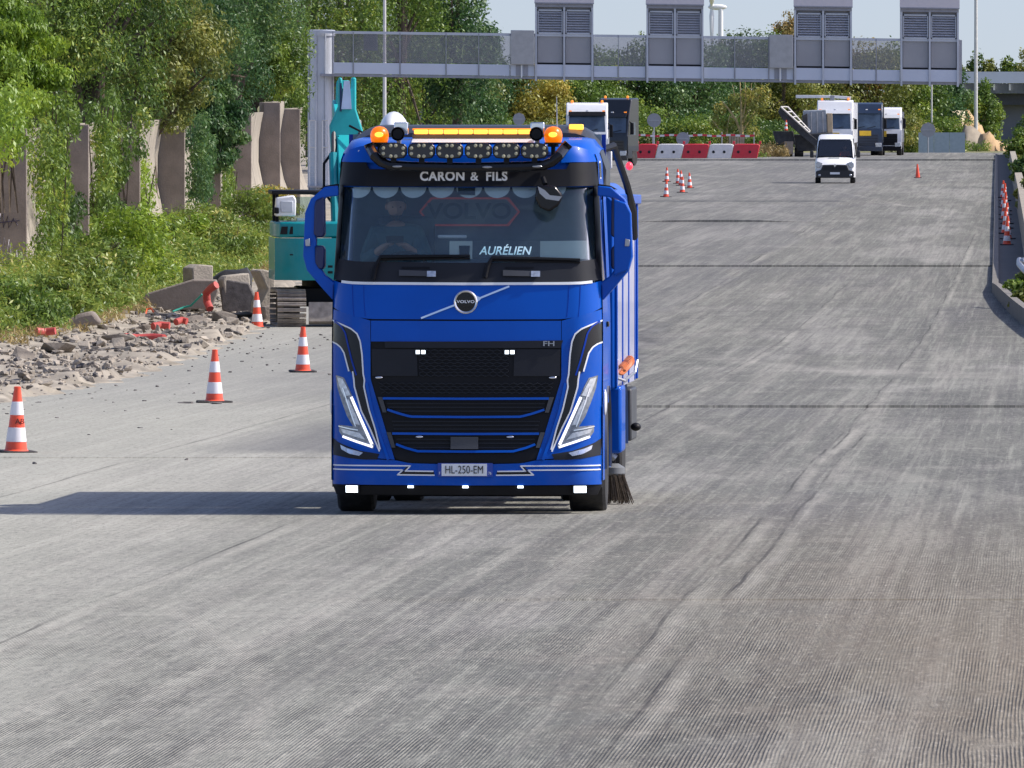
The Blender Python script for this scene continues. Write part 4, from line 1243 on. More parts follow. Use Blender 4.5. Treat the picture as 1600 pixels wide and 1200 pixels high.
# ------------------------------------------------------------------ noise wall on the left: curved panels between upright fins
FIN = [(-84, 214), (42, 241), (139, 268), (219, 296), (289, 325), (345, 353), (393, 381), (438, 411), (469, 434)]
CURVE = [(-.2, -.10), (.3, -.20), (.9, -.36), (1.6, -.62), (2.4, -.78), (3.2, -.77), (3.8, -.68), (4.25, -.60)]
wall_lab = ['grey wall bay at the far left edge, the nearest of the noise wall', 'noise wall bay with white scribbled graffiti on its dark fin',
            'noise wall bay with a tall narrow fin between two curtains of ivy', 'noise wall bay whose fin hardly shows above the bright bush',
            'noise wall bay with a wide bare fin and curved sunlit edge', 'noise wall bay with a short fin under the hanging branches',
            'noise wall bay with a wide fin and pale flaring face right of the branches', 'tallest bare noise wall bay, second from the excavator',
            'last noise wall bay, a plain grey slab beside the gantry leg']
for k, (px, Y) in enumerate(FIN):
    x = (px - 800) / FPX * Y
    z = GZ(Y) - .1
    top = (4.25, 4.25, 4.3, 4.25, 4.0, 4.1, 4.2, 4.55, 4.25)[k]
    w = thing('noise_wall_bay', wall_lab[k], 'wall', (x, Y, z), group='bays of the concrete noise wall')
    cv = [(o, h) for h, o in CURVE if h < top] + [(-.60, top)]
    fb_ = MB(); fb_.prism([(0, -.2), (0, top)] + cv[::-1], 0, .22)
    fo = fb_.build('fin', concrete_dk, w, .02)
    Yn = FIN[k + 1][1] if k < len(FIN) - 1 else Y + 24
    dxn = ((FIN[k + 1][0] - 800) / FPX * Yn - x) if k < len(FIN) - 1 else .27
    nseg = 4
    for j in range(nseg):
        t0, t1 = j / nseg, (j + 1) / nseg - .006
        pb = MB(); gg = []
        for t in np.linspace(t0, t1, 4):
            yy = .23 + (Yn - Y - .24) * t
            xx = dxn * t
            zz = GZ(Y + yy) - GZ(Y)
            prof = [(h, o) for h, o in CURVE if h < top] + [(top, -.60)]
            gg.append([(xx + o, yy, h + zz) for h, o in prof] + [(xx + o - .16, yy, h + zz) for h, o in prof[::-1]])
        pb.grid(gg); pb.add(gg[0], [tuple(range(len(gg[0])))]); pb.add(gg[-1], [tuple(range(len(gg[0])))])
        pb.build('wall_panel', concrete, w)
    if k == 1:
        gr = MB()
        rg = random.Random(3)
        for strokes in ([(-.62, 2.9), (-.66, 2.5), (-.60, 2.2), (-.55, 2.5)], [(-.66, 1.7), (-.60, 2.0), (-.54, 1.55), (-.48, 1.95), (-.42, 1.6), (-.38, 1.9)],
                        [(-.5, 1.6), (-.56, 1.2), (-.40, 1.0)], [(-.36, 1.8), (-.30, 1.3), (-.24, 1.1), (-.19, 1.25), (-.22, 1.7)], [(-.58, 1.3), (-.46, 1.22)]):
            gr.tube([(a, -.006, b) for a, b in strokes], .011, 4)
        gr.build('graffiti_paint', mat('spray_white', (.62, .60, .62), .8), w)
        g2 = MB()
        for strokes in ([(-.7, 2.3), (-.6, 2.5), (-.62, 2.2), (-.5, 2.45), (-.5, 2.15), (-.4, 2.4), (-.38, 2.15), (-.28, 2.35), (-.2, 2.2)], [(-.66, 2.25), (-.16, 2.3)]):
            g2.tube([(a, -.006, b) for a, b in strokes], .014, 4)
        g2.build('graffiti_tag', mat('spray_dark', (.06, .05, .08), .8), w)

# ------------------------------------------------------------------ traffic cones
ORANGE = mat('cone_orange', (.84, .085, .03), .45, var=.06, coat=.2, dirt=.25, dirtcol=(.35, .10, .06))
BAND = mat('cone_white', (.80, .78, .80), .5, var=.05, dirt=.3, dirtcol=(.45, .42, .40))
CBASE = mat('cone_rubber', (.03, .028, .028), .85, var=.2)
def cone_mesh(name, stack=False):
    c = thing(name, 'x', 'traffic cone', (0, 0, 0))
    H = .75
    def rr(h): return .128 - .090 * (h / H)
    b = MB(); b.prism([(-.21, -.16), (-.16, -.21), (.16, -.21), (.21, -.16), (.21, .16), (.16, .21), (-.16, .21), (-.21, .16)], 0, .035, 'z')
    b.build('cone_foot', CBASE, c, .008)
    m = MB(); m.lathe([(.150, .03), (rr(.03), .05), (rr(.3), .3), (rr(.6), .6), (.040, .72), (.040, H), (.030, H + .004), (.028, .73)], (0, 0, 0), 'z', 24)
    m.build('cone_body', ORANGE, c)
    for a, bb in ((.135, .295), (.435, .585)):
        m = MB(); m.lathe([(rr(a) + .001, a), (rr(a) + .004, a + .003), (rr(bb) + .004, bb - .003), (rr(bb) + .001, bb)], (0, 0, 0), 'z', 24)
        m.build('reflective_band', BAND, c)
    return c
proto = cone_mesh('traffic_cone')
def place_cone(px, py, label, group, first=False, rz=0.0, dz=0.0, Y=None, tilt=0.0):
    c = proto if first else copy_tree(proto)
    g_ = G(px, py, dz) if Y is None else Vector(((px - 800) / FPX * Y, Y, GZ(Y) + dz))
    c.location = (g_.x, g_.y, g_.z + .002)
    tr_ = random.Random(int(px * 7 + py))
    c.rotation_euler = (tr_.uniform(-.035, .035), tilt + tr_.uniform(-.035, .035), rz)
    c['label'] = label
    if group: c['group'] = group
    return c
gl_ = 'cones along the left of the road'
place_cone(25, 709, 'nearest orange and white cone at the left edge, with dark letters on its middle ring', gl_, True, .3)
c1 = proto
text('cone_lettering', 'AB', .085, mat('cone_ink', (.05, .02, .02), .7), c1, (.012, -.0905, .365), rot=(R(96), 0, 0))
# copies must not inherit the lettering: build a clean prototype for the rest
proto = cone_mesh('traffic_cone')
place_cone(335, 630, 'orange and white cone on dark asphalt scraps, second nearest on the left', gl_, True, .5)
place_cone(473, 582, 'orange and white cone standing closest to the left side of the blue truck', gl_, rz=.2)
place_cone(402, 513, 'orange and white cone in front of the broken concrete block and the excavator track', gl_, rz=.8)
gc = 'cones clustered in the middle of the far road'
for px, py, lb in ((1040.5, 308, 'front left cone of the cluster behind the truck, nearest to the camera'), (1041.6, 284, 'rear left cone of the far cluster, straight behind its front left one'),
                   (1059.5, 287, 'cone at the back of the far cluster, left of the middle pair'), (1066, 301, 'second nearest cone of the far cluster, right of the front one'),
                   (1064, 290, 'cone of the far cluster half hidden behind the second nearest one'), (1077.7, 294, 'rightmost cone of the far cluster')):
    place_cone(px, py, lb, gc, rz=px)
lone = place_cone(1434, 278, 'lone plain orange cone on the far right of the road, right of the white van', None)
for ch in lone.children:
    if ch.name.startswith('reflective_band'):
        ch.material_slots[0].link = 'OBJECT'; ch.material_slots[0].material = ORANGE
for k in range(12):
    Y = 356 + k * 13.0
    x_ = right_edge(Y) + .42 + .05 * math.sin(k * 2.1)
    place_cone(x_ / Y * FPX + 800, 0, 'orange and white cone in the tight row on the shaded ledge at the right', 'row of cones on the right ledge', rz=k * .7, dz=.10, Y=Y)

# ------------------------------------------------------------------ excavator
TEAL = mat('teal_paint', (.002, .24, .275), .4, var=.06, coat=.3, spec=.25, dirt=.08, dirtcol=(.10, .24, .23))
TEAL_L = mat('teal_light', (.02, .40, .42), .45, var=.15, scale=1.5, coat=.2, spec=.25)
TRK = mat('track_steel', (.34, .30, .26), .6, metal=.4, var=.3, scale=8, dirt=.6, dirtcol=(.42, .37, .30))
EY = rowY(511)
ex = thing('excavator', 'teal tracked excavator behind the left mirror of the blue truck', 'excavator', ((524 - 800) / FPX * EY, EY, GZ(EY)), R(4))
sE = S(EY)
def eX(px): return (px - 524) / sE
def eZ(py): return (511 - py) / sE
def track(xc):
    L, r = 3.4, .36
    tb = MB(); tb.prism([(1 * .25, .06), (L - .25, .06), (L, .4), (L - .25, .70), (.25, .70), (0, .4)], xc - .17, xc + .17, 'x')
    to = tb.build('track_frame', BLK, ex)
    n = 66
    per = []
    for i in range(n):
        t = i / n
        s_ = t * (2 * (L - 2 * r) + 2 * math.pi * r)
        a = L - 2 * r
        if s_ < a: p, an = (r + s_, 2 * r + .02), 0
        elif s_ < a + math.pi * r:
            q = (s_ - a) / r; p, an = (L - r + r * math.sin(q), r + .01 + (r + .01) * math.cos(q)), -q
        elif s_ < 2 * a + math.pi * r: p, an = (L - r - (s_ - a - math.pi * r), .02), math.pi
        else:
            q = (s_ - 2 * a - math.pi * r) / r; p, an = (r - r * math.sin(q), r + .01 - (r + .01) * math.cos(q)), math.pi - q
        per.append((p, an))
    sh = MB(); sh.box((0, 0, 0), (.60, .086, .03)); sh.box((0, -.02, .025), (.60, .016, .035)); sh.box((0, .022, .02), (.60, .012, .02)); sh.box((-.1, 0, .012), (.05, .05, .02)); sh.box((.1, 0, .012), (.05, .05, .02))
    o0_ = None
    for (p, an) in per:
        if o0_ is None:
            o_ = o0_ = sh.build('track_shoe', TRK, to)
        else:
            o_ = o0_.copy(); COL.objects.link(o_); o_.parent = to
        o_.location = (xc, p[0], p[1]); o_.rotation_euler = (-an if False else an, 0, 0)
track(eX(456)); track(eX(592))
MB().box((0, 1.7, .62), (1.5, 1.6, .42)).build('undercarriage', BLK, ex, .05)
MB().cyl((0, 1.6, .75), (0, 1.6, 1.02), .62, n=24).build('slew_ring', BLK, ex)
bl = MB(); bl.prism([(.05, .12), (.16, .05), (.22, .5), (.12, .52)], -.55, .55, 'x'); bl.build('dozer_blade', TRK, ex)
# house: rounded counterweight towards the camera
hs = MB()
hw = eX(592)
gg = []
for z, gr_ in ((eZ(438), .0), (eZ(425), .04), (eZ(400), .05), (eZ(372), .03)):
    line = []
    for a in np.linspace(-1, 1, 21):
        x_ = a * 1.25
        y_ = .05 - gr_ + .38 * max(0, (abs(a) - .55) / .45) ** 2
        line.append((x_, y_, z))
    gg.append(line)
hs.grid([[(p[0], 3.0, p[2]) for p in gg[0]]] + [[(p[0], 3.0, gg[0][0][2]) for p in gg[0]]])
hs.grid(gg)
hs.grid([[(-1.25, gg[0][0][1], eZ(438)), (-1.25, gg[0][0][1], eZ(372))], [(-1.25, 3.0, eZ(438)), (-1.25, 3.0, eZ(372))]])
hs.grid([[(1.25, gg[0][0][1], eZ(438)), (1.25, gg[0][0][1], eZ(372))], [(1.25, 3.0, eZ(438)), (1.25, 3.0, eZ(372))]])
hs.grid([[gg[0][k], (gg[0][k][0], 3.0, eZ(438))] for k in range(21)])
hs.build('counterweight', TEAL, ex, angle=50)
h2 = MB()
tp = [(-1.23, .42), (-1.15, .16), (-.7, .06), (.7, .06), (1.15, .16), (1.23, .42), (1.23, 3.0), (-1.23, 3.0)]
h2.prism(tp, eZ(371.5), eZ(347), 'z')
h2.build('engine_cover', TEAL, ex, .04)
MB().box((0, .055, eZ(398)), (1.9, .012, .025)).build('cover_seam', BLK, ex)
for k in range(3):
    vp = MB(); vp.prism([(eX(438) + k * .19, eZ(366)), (eX(438) + k * .19 + .15, eZ(366)), (eX(438) + k * .19 + .16, eZ(354)), (eX(438) + k * .19 + .03, eZ(354))], .10, .2)
    vp.build('vent_opening', BLK, ex)
for k in range(4):
    MB().box((eX(516), .03, eZ(412) - k * .0 + (k - 1.5) * .12), (.10, .05, .05)).build('handrail_bracket', BLK, ex)
MB().box((eX(504), .04, eZ(385)), (.26, .02, .20)).build('warning_sticker', WHITE, ex)
ml = MB(); ml.lathe([(.10, 0), (.10, -.012), (.001, -.013)], (eX(498), .045, eZ(397)), 'y', 16); ml.build('round_sticker', mat('sticker_red', (.45, .18, .2), .5), ex)
cb = MB(); cb.prism([(eX(431), eZ(338)), (eX(433), eZ(309)), (eX(460), eZ(305)), (eX(464), eZ(312)), (eX(463), eZ(338))], .25, .75); cb.build('filter_housing', WHITE, ex, .03)
MB().box((eX(449), .24, eZ(323)), (.26, .03, .24)).build('filter_panel', mat('grey_panel', (.5, .53, .57), .4), ex, .02)
MB().box((eX(433), .3, eZ(329)), (.10, .2, .13)).build('filter_clip', BLK, ex, .02)
rfm = MB(); rfm.box((eX(470), 1.5, eZ(301)), (1.15, 1.7, .09)); rfm.build('cab_roof', BLK, ex, .03)
for xx, yy in ((eX(436), .85), (eX(499), .75), (eX(436), 2.2), (eX(503), 2.2)):
    MB().box((xx, yy, (eZ(304) + eZ(347)) / 2), (.065, .07, eZ(304) - eZ(347))).build('cab_pillar', BLK, ex)
MB().box((eX(468), .80, (eZ(308) + eZ(346)) / 2), (.80, .015, eZ(308) - eZ(346))).build('cab_window', SGLASS, ex)
MB().box((eX(485), .66, eZ(343)), (.5, .2, .05)).build('cover_lip', mat('grey_lip', (.4, .42, .45), .5), ex)
# boom: up and away, then the stick; twin cylinders, hoses
def slab(pts, w, name, m):
    s_ = MB()
    g1, g2 = [], []
    for (y, z, t) in pts:
        g1.append((y, z + t / 2)); g2.append((y, z - t / 2))
    s_.prism(g1 + g2[::-1], w[0], w[1], 'x')
    return s_.build(name, m, ex, .03)
bxc = eX(554)
slab([(1.6, 1.7, .5), (2.2, 3.0, .62), (3.2, 4.0, .6), (4.6, 4.55, .4)], (bxc - .22, bxc + .22), 'boom', TEAL_L)
slab([(4.3, 4.9, .55), (4.7, 4.3, .5), (5.3, 3.0, .3)], (bxc - .15, bxc + .15), 'stick', TEAL_L)
hb_ = MB(); hb_.prism([(bxc - .30, 3.2), (bxc + .32, 3.2), (bxc + .34, 4.1), (bxc + .20, 4.55), (bxc + .20, 5.22), (bxc + .10, 5.22), (bxc + .09, 5.0), (bxc - .08, 5.0), (bxc - .10, 5.22), (bxc - .17, 5.22), (bxc - .18, 4.6), (bxc - .36, 4.2)], 2.9, 3.2); hb_.build('boom_head', TEAL_L, ex, .04)
for dx in (-.30, .30):
    MB().tube([(bxc + dx, 1.5, 1.7), (bxc + dx, 2.6, 3.6)], .10, 10).build('boom_cylinder', TEAL, ex)
    MB().tube([(bxc + dx, 2.5, 3.4), (bxc + dx * .9, 3.1, 4.3)], .05, 8).build('cylinder_rod', GREYP, ex)
MB().prism([(bxc - .12, 4.55), (bxc + .10, 4.55), (bxc + .06, 5.15), (bxc - .06, 5.15)], 2.84, 2.9).build('boom_plate', mat('pale_blue', (.45, .55, .75), .4), ex)
MB().prism([(bxc - .14, 2.5), (bxc + .14, 2.5), (bxc + .10, 3.5), (bxc - .10, 3.5)], 2.2, 2.9).build('boom_pivot', BLK, ex)
for dx in (-.20, .19):
    MB().prism([(bxc + dx - .05, 3.15), (bxc + dx + .05, 3.15), (bxc + dx + .03, 4.0), (bxc + dx - .03, 3.9)], 2.86, 2.9).build('boom_gap', BLK, ex)
MB().prism([(bxc - .15, 4.5), (bxc - .11, 4.5), (bxc - .11, 5.1), (bxc - .15, 5.1)], 2.85, 2.9).build('boom_gap', mat('navy_gap', (.01, .03, .10), .5), ex)
MB().tube([(bxc - .12, 2.9, 3.9), (bxc - .5, 2.6, 3.4), (bxc - .52, 2.3, 2.8), (bxc - .30, 2.0, 2.5)], .03).build('hydraulic_hose', BLK, ex)
MB().tube([(bxc + .05, 2.8, 4.2), (bxc + .42, 2.5, 4.0), (bxc + .45, 2.2, 3.2), (bxc + .2, 1.9, 2.6)], .025).build('hydraulic_hose', BLK, ex)

# ------------------------------------------------------------------ demolition rubble on the verge
def _hull(rg):
    m = bmesh.new()
    for k in range(11):
        d = Vector((rg.gauss(0, 1), rg.gauss(0, 1), rg.gauss(0, 1))).normalized()
        d = Vector((max(-.72, min(.72, d.x)), max(-.66, min(.66, d.y)), max(-.6, min(.6, d.z)))) * rg.uniform(.95, 1.3)
        m.verts.new(d)
    r_ = bmesh.ops.convex_hull(m, input=m.verts)
    bmesh.ops.delete(m, geom=[v for v in m.verts if not v.link_faces], context='VERTS')
    m.verts.index_update()
    vs = [v.co.copy() for v in m.verts]; fs = [[v.index for v in f.verts] for f in m.faces]
    m.free()
    return vs, fs
_HULLS = [_hull(random.Random(900 + k)) for k in range(40)]
def chunk(rg, r, flat=.6):
    vs, fs = _HULLS[rg.randrange(40)]
    a = rg.uniform(0, 6.28); c, s_ = math.cos(a), math.sin(a)
    sx, sy, sz = r * rg.uniform(.7, 1.25), r * rg.uniform(.7, 1.25), r * flat * rg.uniform(.8, 1.5)
    return [Vector(((v.x * c - v.y * s_) * sx, (v.x * s_ + v.y * c) * sy, v.z * sz)) for v in vs], fs
RUB = mat('broken_concrete', lin(160, 151, 138), .95, var=.45, scale=1.6, bump=.5, bscale=25, dirt=.55, dirtcol=lin(104, 92, 78))
RUBD = mat('broken_asphalt', lin(98, 94, 92), .95, var=.3, scale=8, bump=.5, bscale=30)
REDP = mat('red_duct', (.50, .055, .045), .5, var=.15, dirt=.5, dirtcol=(.35, .16, .13))
rg = random.Random(21)
mb = MB()
def verge_pt(px, py):
    g_ = G(px, py)
    return Vector((g_.x, g_.y, GZ(g_.y) + max(0, bank_h(g_.x, g_.y))))
def in_rubble(rg):
    while True:
        Y = rg.uniform(160, 272)
        e = left_edge(Y)
        wmax = float(np.interp(Y, [160, 185, 204, 250, 262, 275], [2.4, 2.8, 3.4, 3.0, 2.4, 1.6]))
        d = rg.uniform(.05, wmax) 
        if rg.random() < .5 + .5 * (d > .5): return Vector((e - d, Y, GZ(Y) + max(0, bank_h(e - d, Y)))), d
for k in range(4600):
    p, d = in_rubble(rg)
    r_ = .02 + .085 * rg.random() ** 3.0
    vs, fs = chunk(rg, r_, .7)
    mb.add([v + p + Vector((0, 0, r_ * .3)) for v in vs], fs)
tag(mb.build('rubble', RUB, smooth=False), kind='stuff')
mb = MB()
for k in range(2600):
    p, d = in_rubble(rg)
    r_ = .02 + .07 * rg.random() ** 2.5
    vs, fs = chunk(rg, r_, .6)
    mb.add([v + p + Vector((0, 0, r_ * .3)) for v in vs], fs)
for k in range(240):
    Y = rg.uniform(95, 230); d = -rg.expovariate(1.0)
    r_ = rg.uniform(.012, .04)
    vs, fs = chunk(rg, r_, .6)
    x_ = left_edge(Y) - d
    mb.add([v + Vector((x_, Y, GZ(Y) + r_ * .2)) for v in vs], fs)
tag(mb.build('asphalt_crumbs', RUBD, smooth=False), kind='stuff')
chunks = [(70, 572, .20), (35, 590, .17), (100, 586, .16), (132, 557, .22), (160, 553, .20), (185, 556, .18), (205, 545, .16), (225, 538, .18), (250, 535, .15), (268, 528, .16),
          (283, 523, .2), (307, 530, .24), (318, 545, .17), (345, 520, .16), (362, 517, .2), (120, 600, .16), (150, 596, .15), (60, 610, .14), (375, 524, .14), (18, 571, .15), (200, 562, .15), (238, 556, .13)]
for px, py, r_ in chunks:
    p = verge_pt(px, py)
    vs, fs = chunk(rg, r_, .75)
    c = MB(); c.add(vs, fs)
    o = c.build('concrete_chunk', RUB, None, .01, smooth=False, loc=p + Vector((0, 0, r_ * .45)))
    o.rotation_euler = (rg.uniform(-.4, .4), rg.uniform(-.4, .4), rg.uniform(0, 6))
    tag(o, 'pale fist to head sized lump of broken concrete in the rubble strip on the left', 'rubble', 'broken concrete lumps on the verge')
# big flat broken plates lying on the heap
SLB = mat('broken_plate', lin(112, 104, 95), .95, var=.3, scale=2.5, bump=.6, bscale=16, dirt=.5, dirtcol=lin(150, 142, 128))
plates = [(256, 508, .50, 'tilted grey plate of broken concrete just left of the small orange hoop'), (306, 516, .42, 'flat broken plate under the green hose'), (352, 512, .46, 'broken plate leaning below the bent red duct'),
          (176, 545, .42, 'broken plate right of the rounded brown lump'), (216, 530, .36, 'broken plate behind the longest red duct'), (95, 566, .40, 'broken plate right of the leftmost red duct piece'), (378, 508, .36, 'broken plate left of the cone by the excavator'), (30, 578, .34, 'broken plate at the left edge of the rubble')]
for k, (px, py, r_, lab) in enumerate(plates):
    p = verge_pt(px, py)
    vs, fs = chunk(random.Random(70 + k), r_, .30)
    c = MB(); c.add(vs, fs)
    o = c.build('concrete_plate', SLB, None, .012, smooth=False, loc=p + Vector((0, 0, .10)))
    o.rotation_euler = (.25 * math.sin(k * 2.0) + .15, .22 * math.cos(k * 1.7), k * .9)
    tag(o, lab, 'concrete plate', 'broken plates on the rubble')
# larger named debris
def block_thing(name, label, cat, px, py, polys, m, depth, rz=0.0, bevel=.03, push=0.0, Y=None):
    p = verge_pt(px, py) if Y is None else Vector(((px - 800) / FPX * Y, Y, GZ(Y)))
    s_ = S(p.y)
    t = thing(name, label, cat, p + Vector((0, push, 0)), rz)
    for q, (poly, y0, y1, nm, mm) in enumerate(polys):
        b = MB(); b.prism([((a - px) / s_, (py - c) / s_) for a, c in poly], y0, y1)
        o = b.build(nm, mm, t, bevel)
        tx_ = o.modifiers.new('rough', 'SUBSURF') if False else None
    return t
OLD = concrete_dk
OLDL = mat('split_concrete', lin(158, 150, 138), .95, var=.2, scale=3, bump=.6, bscale=20, dirt=.35, dirtcol=lin(96, 90, 82))
MEMB = mat('black_membrane', (.022, .022, .025), .7, var=.3, bump=.3, bscale=10)
block_thing('broken_barrier', 'long dark slab of broken concrete barrier tilted under black sheeting', 'concrete barrier', 285, 500,
            [([(222, 482), (228, 474), (300, 452), (338, 452), (342, 470), (330, 497), (262, 500), (226, 496)], -.1, .55, 'slab', OLD),
             ([(346, 500), (344, 470), (352, 452), (388, 458), (398, 480), (398, 504), (360, 506)], .5, 1.0, 'broken_core', RUBD)], OLD, .5)
block_thing('concrete_block', 'upright pale concrete barrier end behind the cone, left of the excavator', 'concrete barrier', 408, 505,
            [([(396, 427), (404, 425), (424, 430), (421, 470), (424, 505), (399, 507), (398, 478), (410, 456)], -.3, .35, 'block', OLDL),
             ([(398, 483), (421, 480), (422, 508), (400, 510)], -.55, -.3, 'foot', OLD)], OLDL, .5, rz=.35, push=.6)
block_thing('concrete_block', 'small pale concrete block lying at the top of the slab by the bushes', 'concrete block', 312, 500,
            [([(288, 432), (300, 426), (325, 428), (324, 500), (292, 500)], -.25, .25, 'block', OLDL)], OLDL, .5, rz=.5, push=.95)
block_thing('concrete_block', 'flat pale concrete face leaning between the slab and the upright barrier end', 'concrete block', 365, 500,
            [([(340, 446), (346, 440), (386, 436), (390, 470), (386, 500), (350, 500)], -.15, .15, 'block', OLDL)], OLDL, .5, rz=.45, push=.75)
block_thing('concrete_lump', 'rounded brown concrete lump alone at the foot of the weeds', 'concrete block', 130, 535,
            [([(98, 535), (106, 518), (122, 509), (134, 506), (146, 504), (152, 512), (160, 524), (148, 526), (136, 526), (130, 536)], -.1, .5, 'block', OLD)], OLD, .5, bevel=.08)
# black sheeting draped over the slab
p = verge_pt(340, 498); s_ = S(p.y)
t = thing('black_sheeting', 'crumpled black membrane strip over the broken concrete slabs', 'sheeting', p)
m_ = MB()
top = [(226, 476), (262, 466), (300, 452), (326, 448), (340, 436), (352, 431), (372, 432), (386, 426), (394, 440), (392, 462), (386, 476), (372, 474)]
gg = [[((a - 340) / s_, (.55, .1, -.22, -.30)[j] + .05 * math.sin(i * 1.9 + j), (498 - c) / s_ + (.08, .09, .05, -.13)[j] + .03 * math.sin(i * 2.3 + j * 1.3)) for i, (a, c) in enumerate(top)] for j in range(4)]
m_.grid(gg); m_.grid([[(q[0], q[1] + .01, q[2] - .035) for q in r_] for r_ in gg]); m_.build('sheet', MEMB, t, angle=60)
# ducts, pipes and hoses
def pipe(name, label, cat, pts, r_, m, dy=0.0, group=None):
    P0 = verge_pt(*pts[0]); s_ = S(P0.y)
    mm = MB()
    mm.tube([((a - pts[0][0]) / s_, dy - .5 + .15 * math.sin(i * 1.2), (pts[0][1] - c) / s_ + r_ + .07) for i, (a, c) in enumerate(pts)], r_, 10)
    o = mm.build(name, m, None, loc=P0)
    return tag(o, label, cat, group)
gp = 'red plastic ducts in the rubble'
pipe('plastic_duct', 'longest red plastic duct lying flat in the rubble', 'pipe', [(196, 541), (215, 543), (240, 542), (258, 543)], .085, REDP, group=gp)
pipe('plastic_duct', 'short red duct above the longest one, right of the brown lump', 'pipe', [(240, 528), (252, 526), (266, 527)], .075, REDP, group=gp)
pipe('plastic_duct', 'red duct piece at the left end of the rubble by the weeds', 'pipe', [(58, 551), (72, 553), (88, 551)], .07, REDP, group=gp)
pipe('plastic_duct', 'red duct piece nearest to the dark slab', 'pipe', [(276, 524), (285, 521), (293, 523)], .07, REDP, group=gp)
pipe('plastic_duct', 'thin red duct between the brown lump and the longest duct', 'pipe', [(163, 541), (178, 540), (190, 538)], .045, REDP, group=gp)
pipe('bent_duct', 'bent red duct sticking up at the broken end of the dark slab', 'pipe', [(330, 503), (325, 492), (324, 478), (332, 470), (340, 465)], .085, REDP, -.35)
pipe('bent_duct', 'thin red duct arching over the dark slab', 'pipe', [(288, 480), (296, 473), (306, 471), (314, 473)], .03, REDP, -.3)
GRN = mat('green_hose', (.03, .36, .27), .5, var=.1)
pipe('green_hose', 'thin green hose lying across the dark slab', 'hose', [(272, 503), (288, 497), (300, 494), (310, 484), (318, 476)], .022, GRN, -.4)
pipe('drain_ring', 'small orange hoop of pipe left of the dark slab', 'pipe', [(229, 508), (231, 500), (238, 499), (243, 506)], .022, mat('orange_pipe', (.75, .14, .04), .5), -.2)
# dark scraps under the second cone
g_ = G(330, 631); m_ = MB()
for k in range(9):
    vs, fs = chunk(rg, rg.uniform(.04, .10), .35)
    q = Vector((rg.uniform(-.45, .3), rg.uniform(-.6, .3), .01)); m_.add([v + q for v in vs], fs)
tag(m_.build('asphalt_scraps', RUBD, None, smooth=False, loc=g_), 'loose dark asphalt scraps around the foot of the second cone', 'rubble')
# ------------------------------------------------------------------ gantry across the road
GY = 494.0
GS = S(GY)
GX0, GZ0 = P(500, 140, GY).x, GZ(GY)
gan = thing('sign_gantry', 'grey overhead gantry with glass panels, four louvred sign boxes and a round leg', 'gantry', (0, GY, 0))
GALU = mat('gantry_aluminium', (.52, .55, .60), .42, metal=.35, var=.06, scale=.8, dirt=.25, dirtcol=(.34, .34, .36))
GALU_D = mat('gantry_frame', (.30, .31, .35), .5, metal=.3, var=.08)
GPANEL = mat('gantry_fascia', (.56, .61, .70), .45, var=.05, scale=.6, dirt=.2, dirtcol=(.42, .44, .48))
GBOX = mat('sign_back', (.34, .345, .36), .55, var=.07, scale=.7, dirt=.25, dirtcol=(.28, .27, .28))
GCAP = mat('sign_cap', (.62, .59, .61), .5, var=.03)
TINT = glass_mat('tinted_glass', (.80, .79, .82), .22, .12, veil=(.50, .50, .54))
def tilt(px): return (px - 500) * .0135
def gp_(px, py, y=0.0):
    p = P(px, py + tilt(px), GY); return Vector((p.x, y, p.z))
def gbox(x0, y0, x1, y1, d0, d1, name, m, par=None, bev=0.0, back=None):
    c = MB(); a, b = gp_(x0, y0), gp_(x1, y1)
    a2, b2 = gp_(x1, y0), gp_(x0, y1)
    c.add([(a.x, d0, a.z), (a2.x, d0, a2.z), (b.x, d0, b.z), (b2.x, d0, b2.z), (a.x, d1, a.z), (a2.x, d1, a2.z), (b.x, d1, b.z), (b2.x, d1, b2.z)],
          [(0, 1, 2, 3), (7, 6, 5, 4), (0, 4, 5, 1), (1, 5, 6, 2), (2, 6, 7, 3), (3, 7, 4, 0)])
    return c.build(name, m, par or gan, bev)
posts = [520, 552, 625, 697, 748, 797, 836, 927, 966, 1009, 1099, 1148, 1201, 1240, 1331, 1369, 1407]
# rails and deck
gbox(500, 48, 1500, 52, -.02, .14, 'top_rail', GALU)
gbox(500, 48, 1500, 52, 1.66, 1.8, 'top_rail', GALU)
gbox(500, 115, 1500, 119, .04, 1.8, 'walkway_deck', GALU_D)
for a, b in zip(posts, posts[1:]):
    boxed = (a, b) in ((836, 927), (1009, 1099), (1240, 1331))
    cab = (a, b) in ((797, 836), (1201, 1240))
    gbox(a + 1, 97, b - 1, 114.5, 0, .05, 'fascia_panel', GPANEL)
    if not boxed and not cab:
        gbox(a + 1, 52.5, b - 1, 96, .06, .09, 'glass_panel', TINT)
    gbox(a - .8, 49, a + .8, 117, -.03, .10, 'post', GALU_D)
gbox(1497, 49, 1503, 117, -.03, 1.8, 'post', GALU_D)
gbox(1407, 97, 1497, 114.5, 0, .05, 'fascia_panel', GPANEL)
gbox(568, 47 + 3, 590, 78, .2, .3, 'back_panel', mat('blue_grey_panel', (.30, .36, .40), .5, var=.06))
for x0, x1, y0 in ((798, 835, 43), (1202, 1239, 44.5)):
    cbn = gbox(x0, y0, x1, 97, -.25, .5, 'control_cabinet', mat('cabinet_grey', (.40, .41, .41), .5, var=.07, dirt=.3, dirtcol=(.2, .2, .2)), None, .03)
    gbox(x0 + 8, 97.5, x0 + 15, 114, -.03, -.01, 'cabinet_shadow_gap', GALU_D, cbn); gbox(x0 + 20, 97.5, x0 + 27, 114, -.03, -.01, 'cabinet_shadow_gap', GALU_D, cbn)
    gbox(x0 + 16, 96, x0 + 18, 117, -.1, -.04, 'cable_pipe', WHITE, cbn)
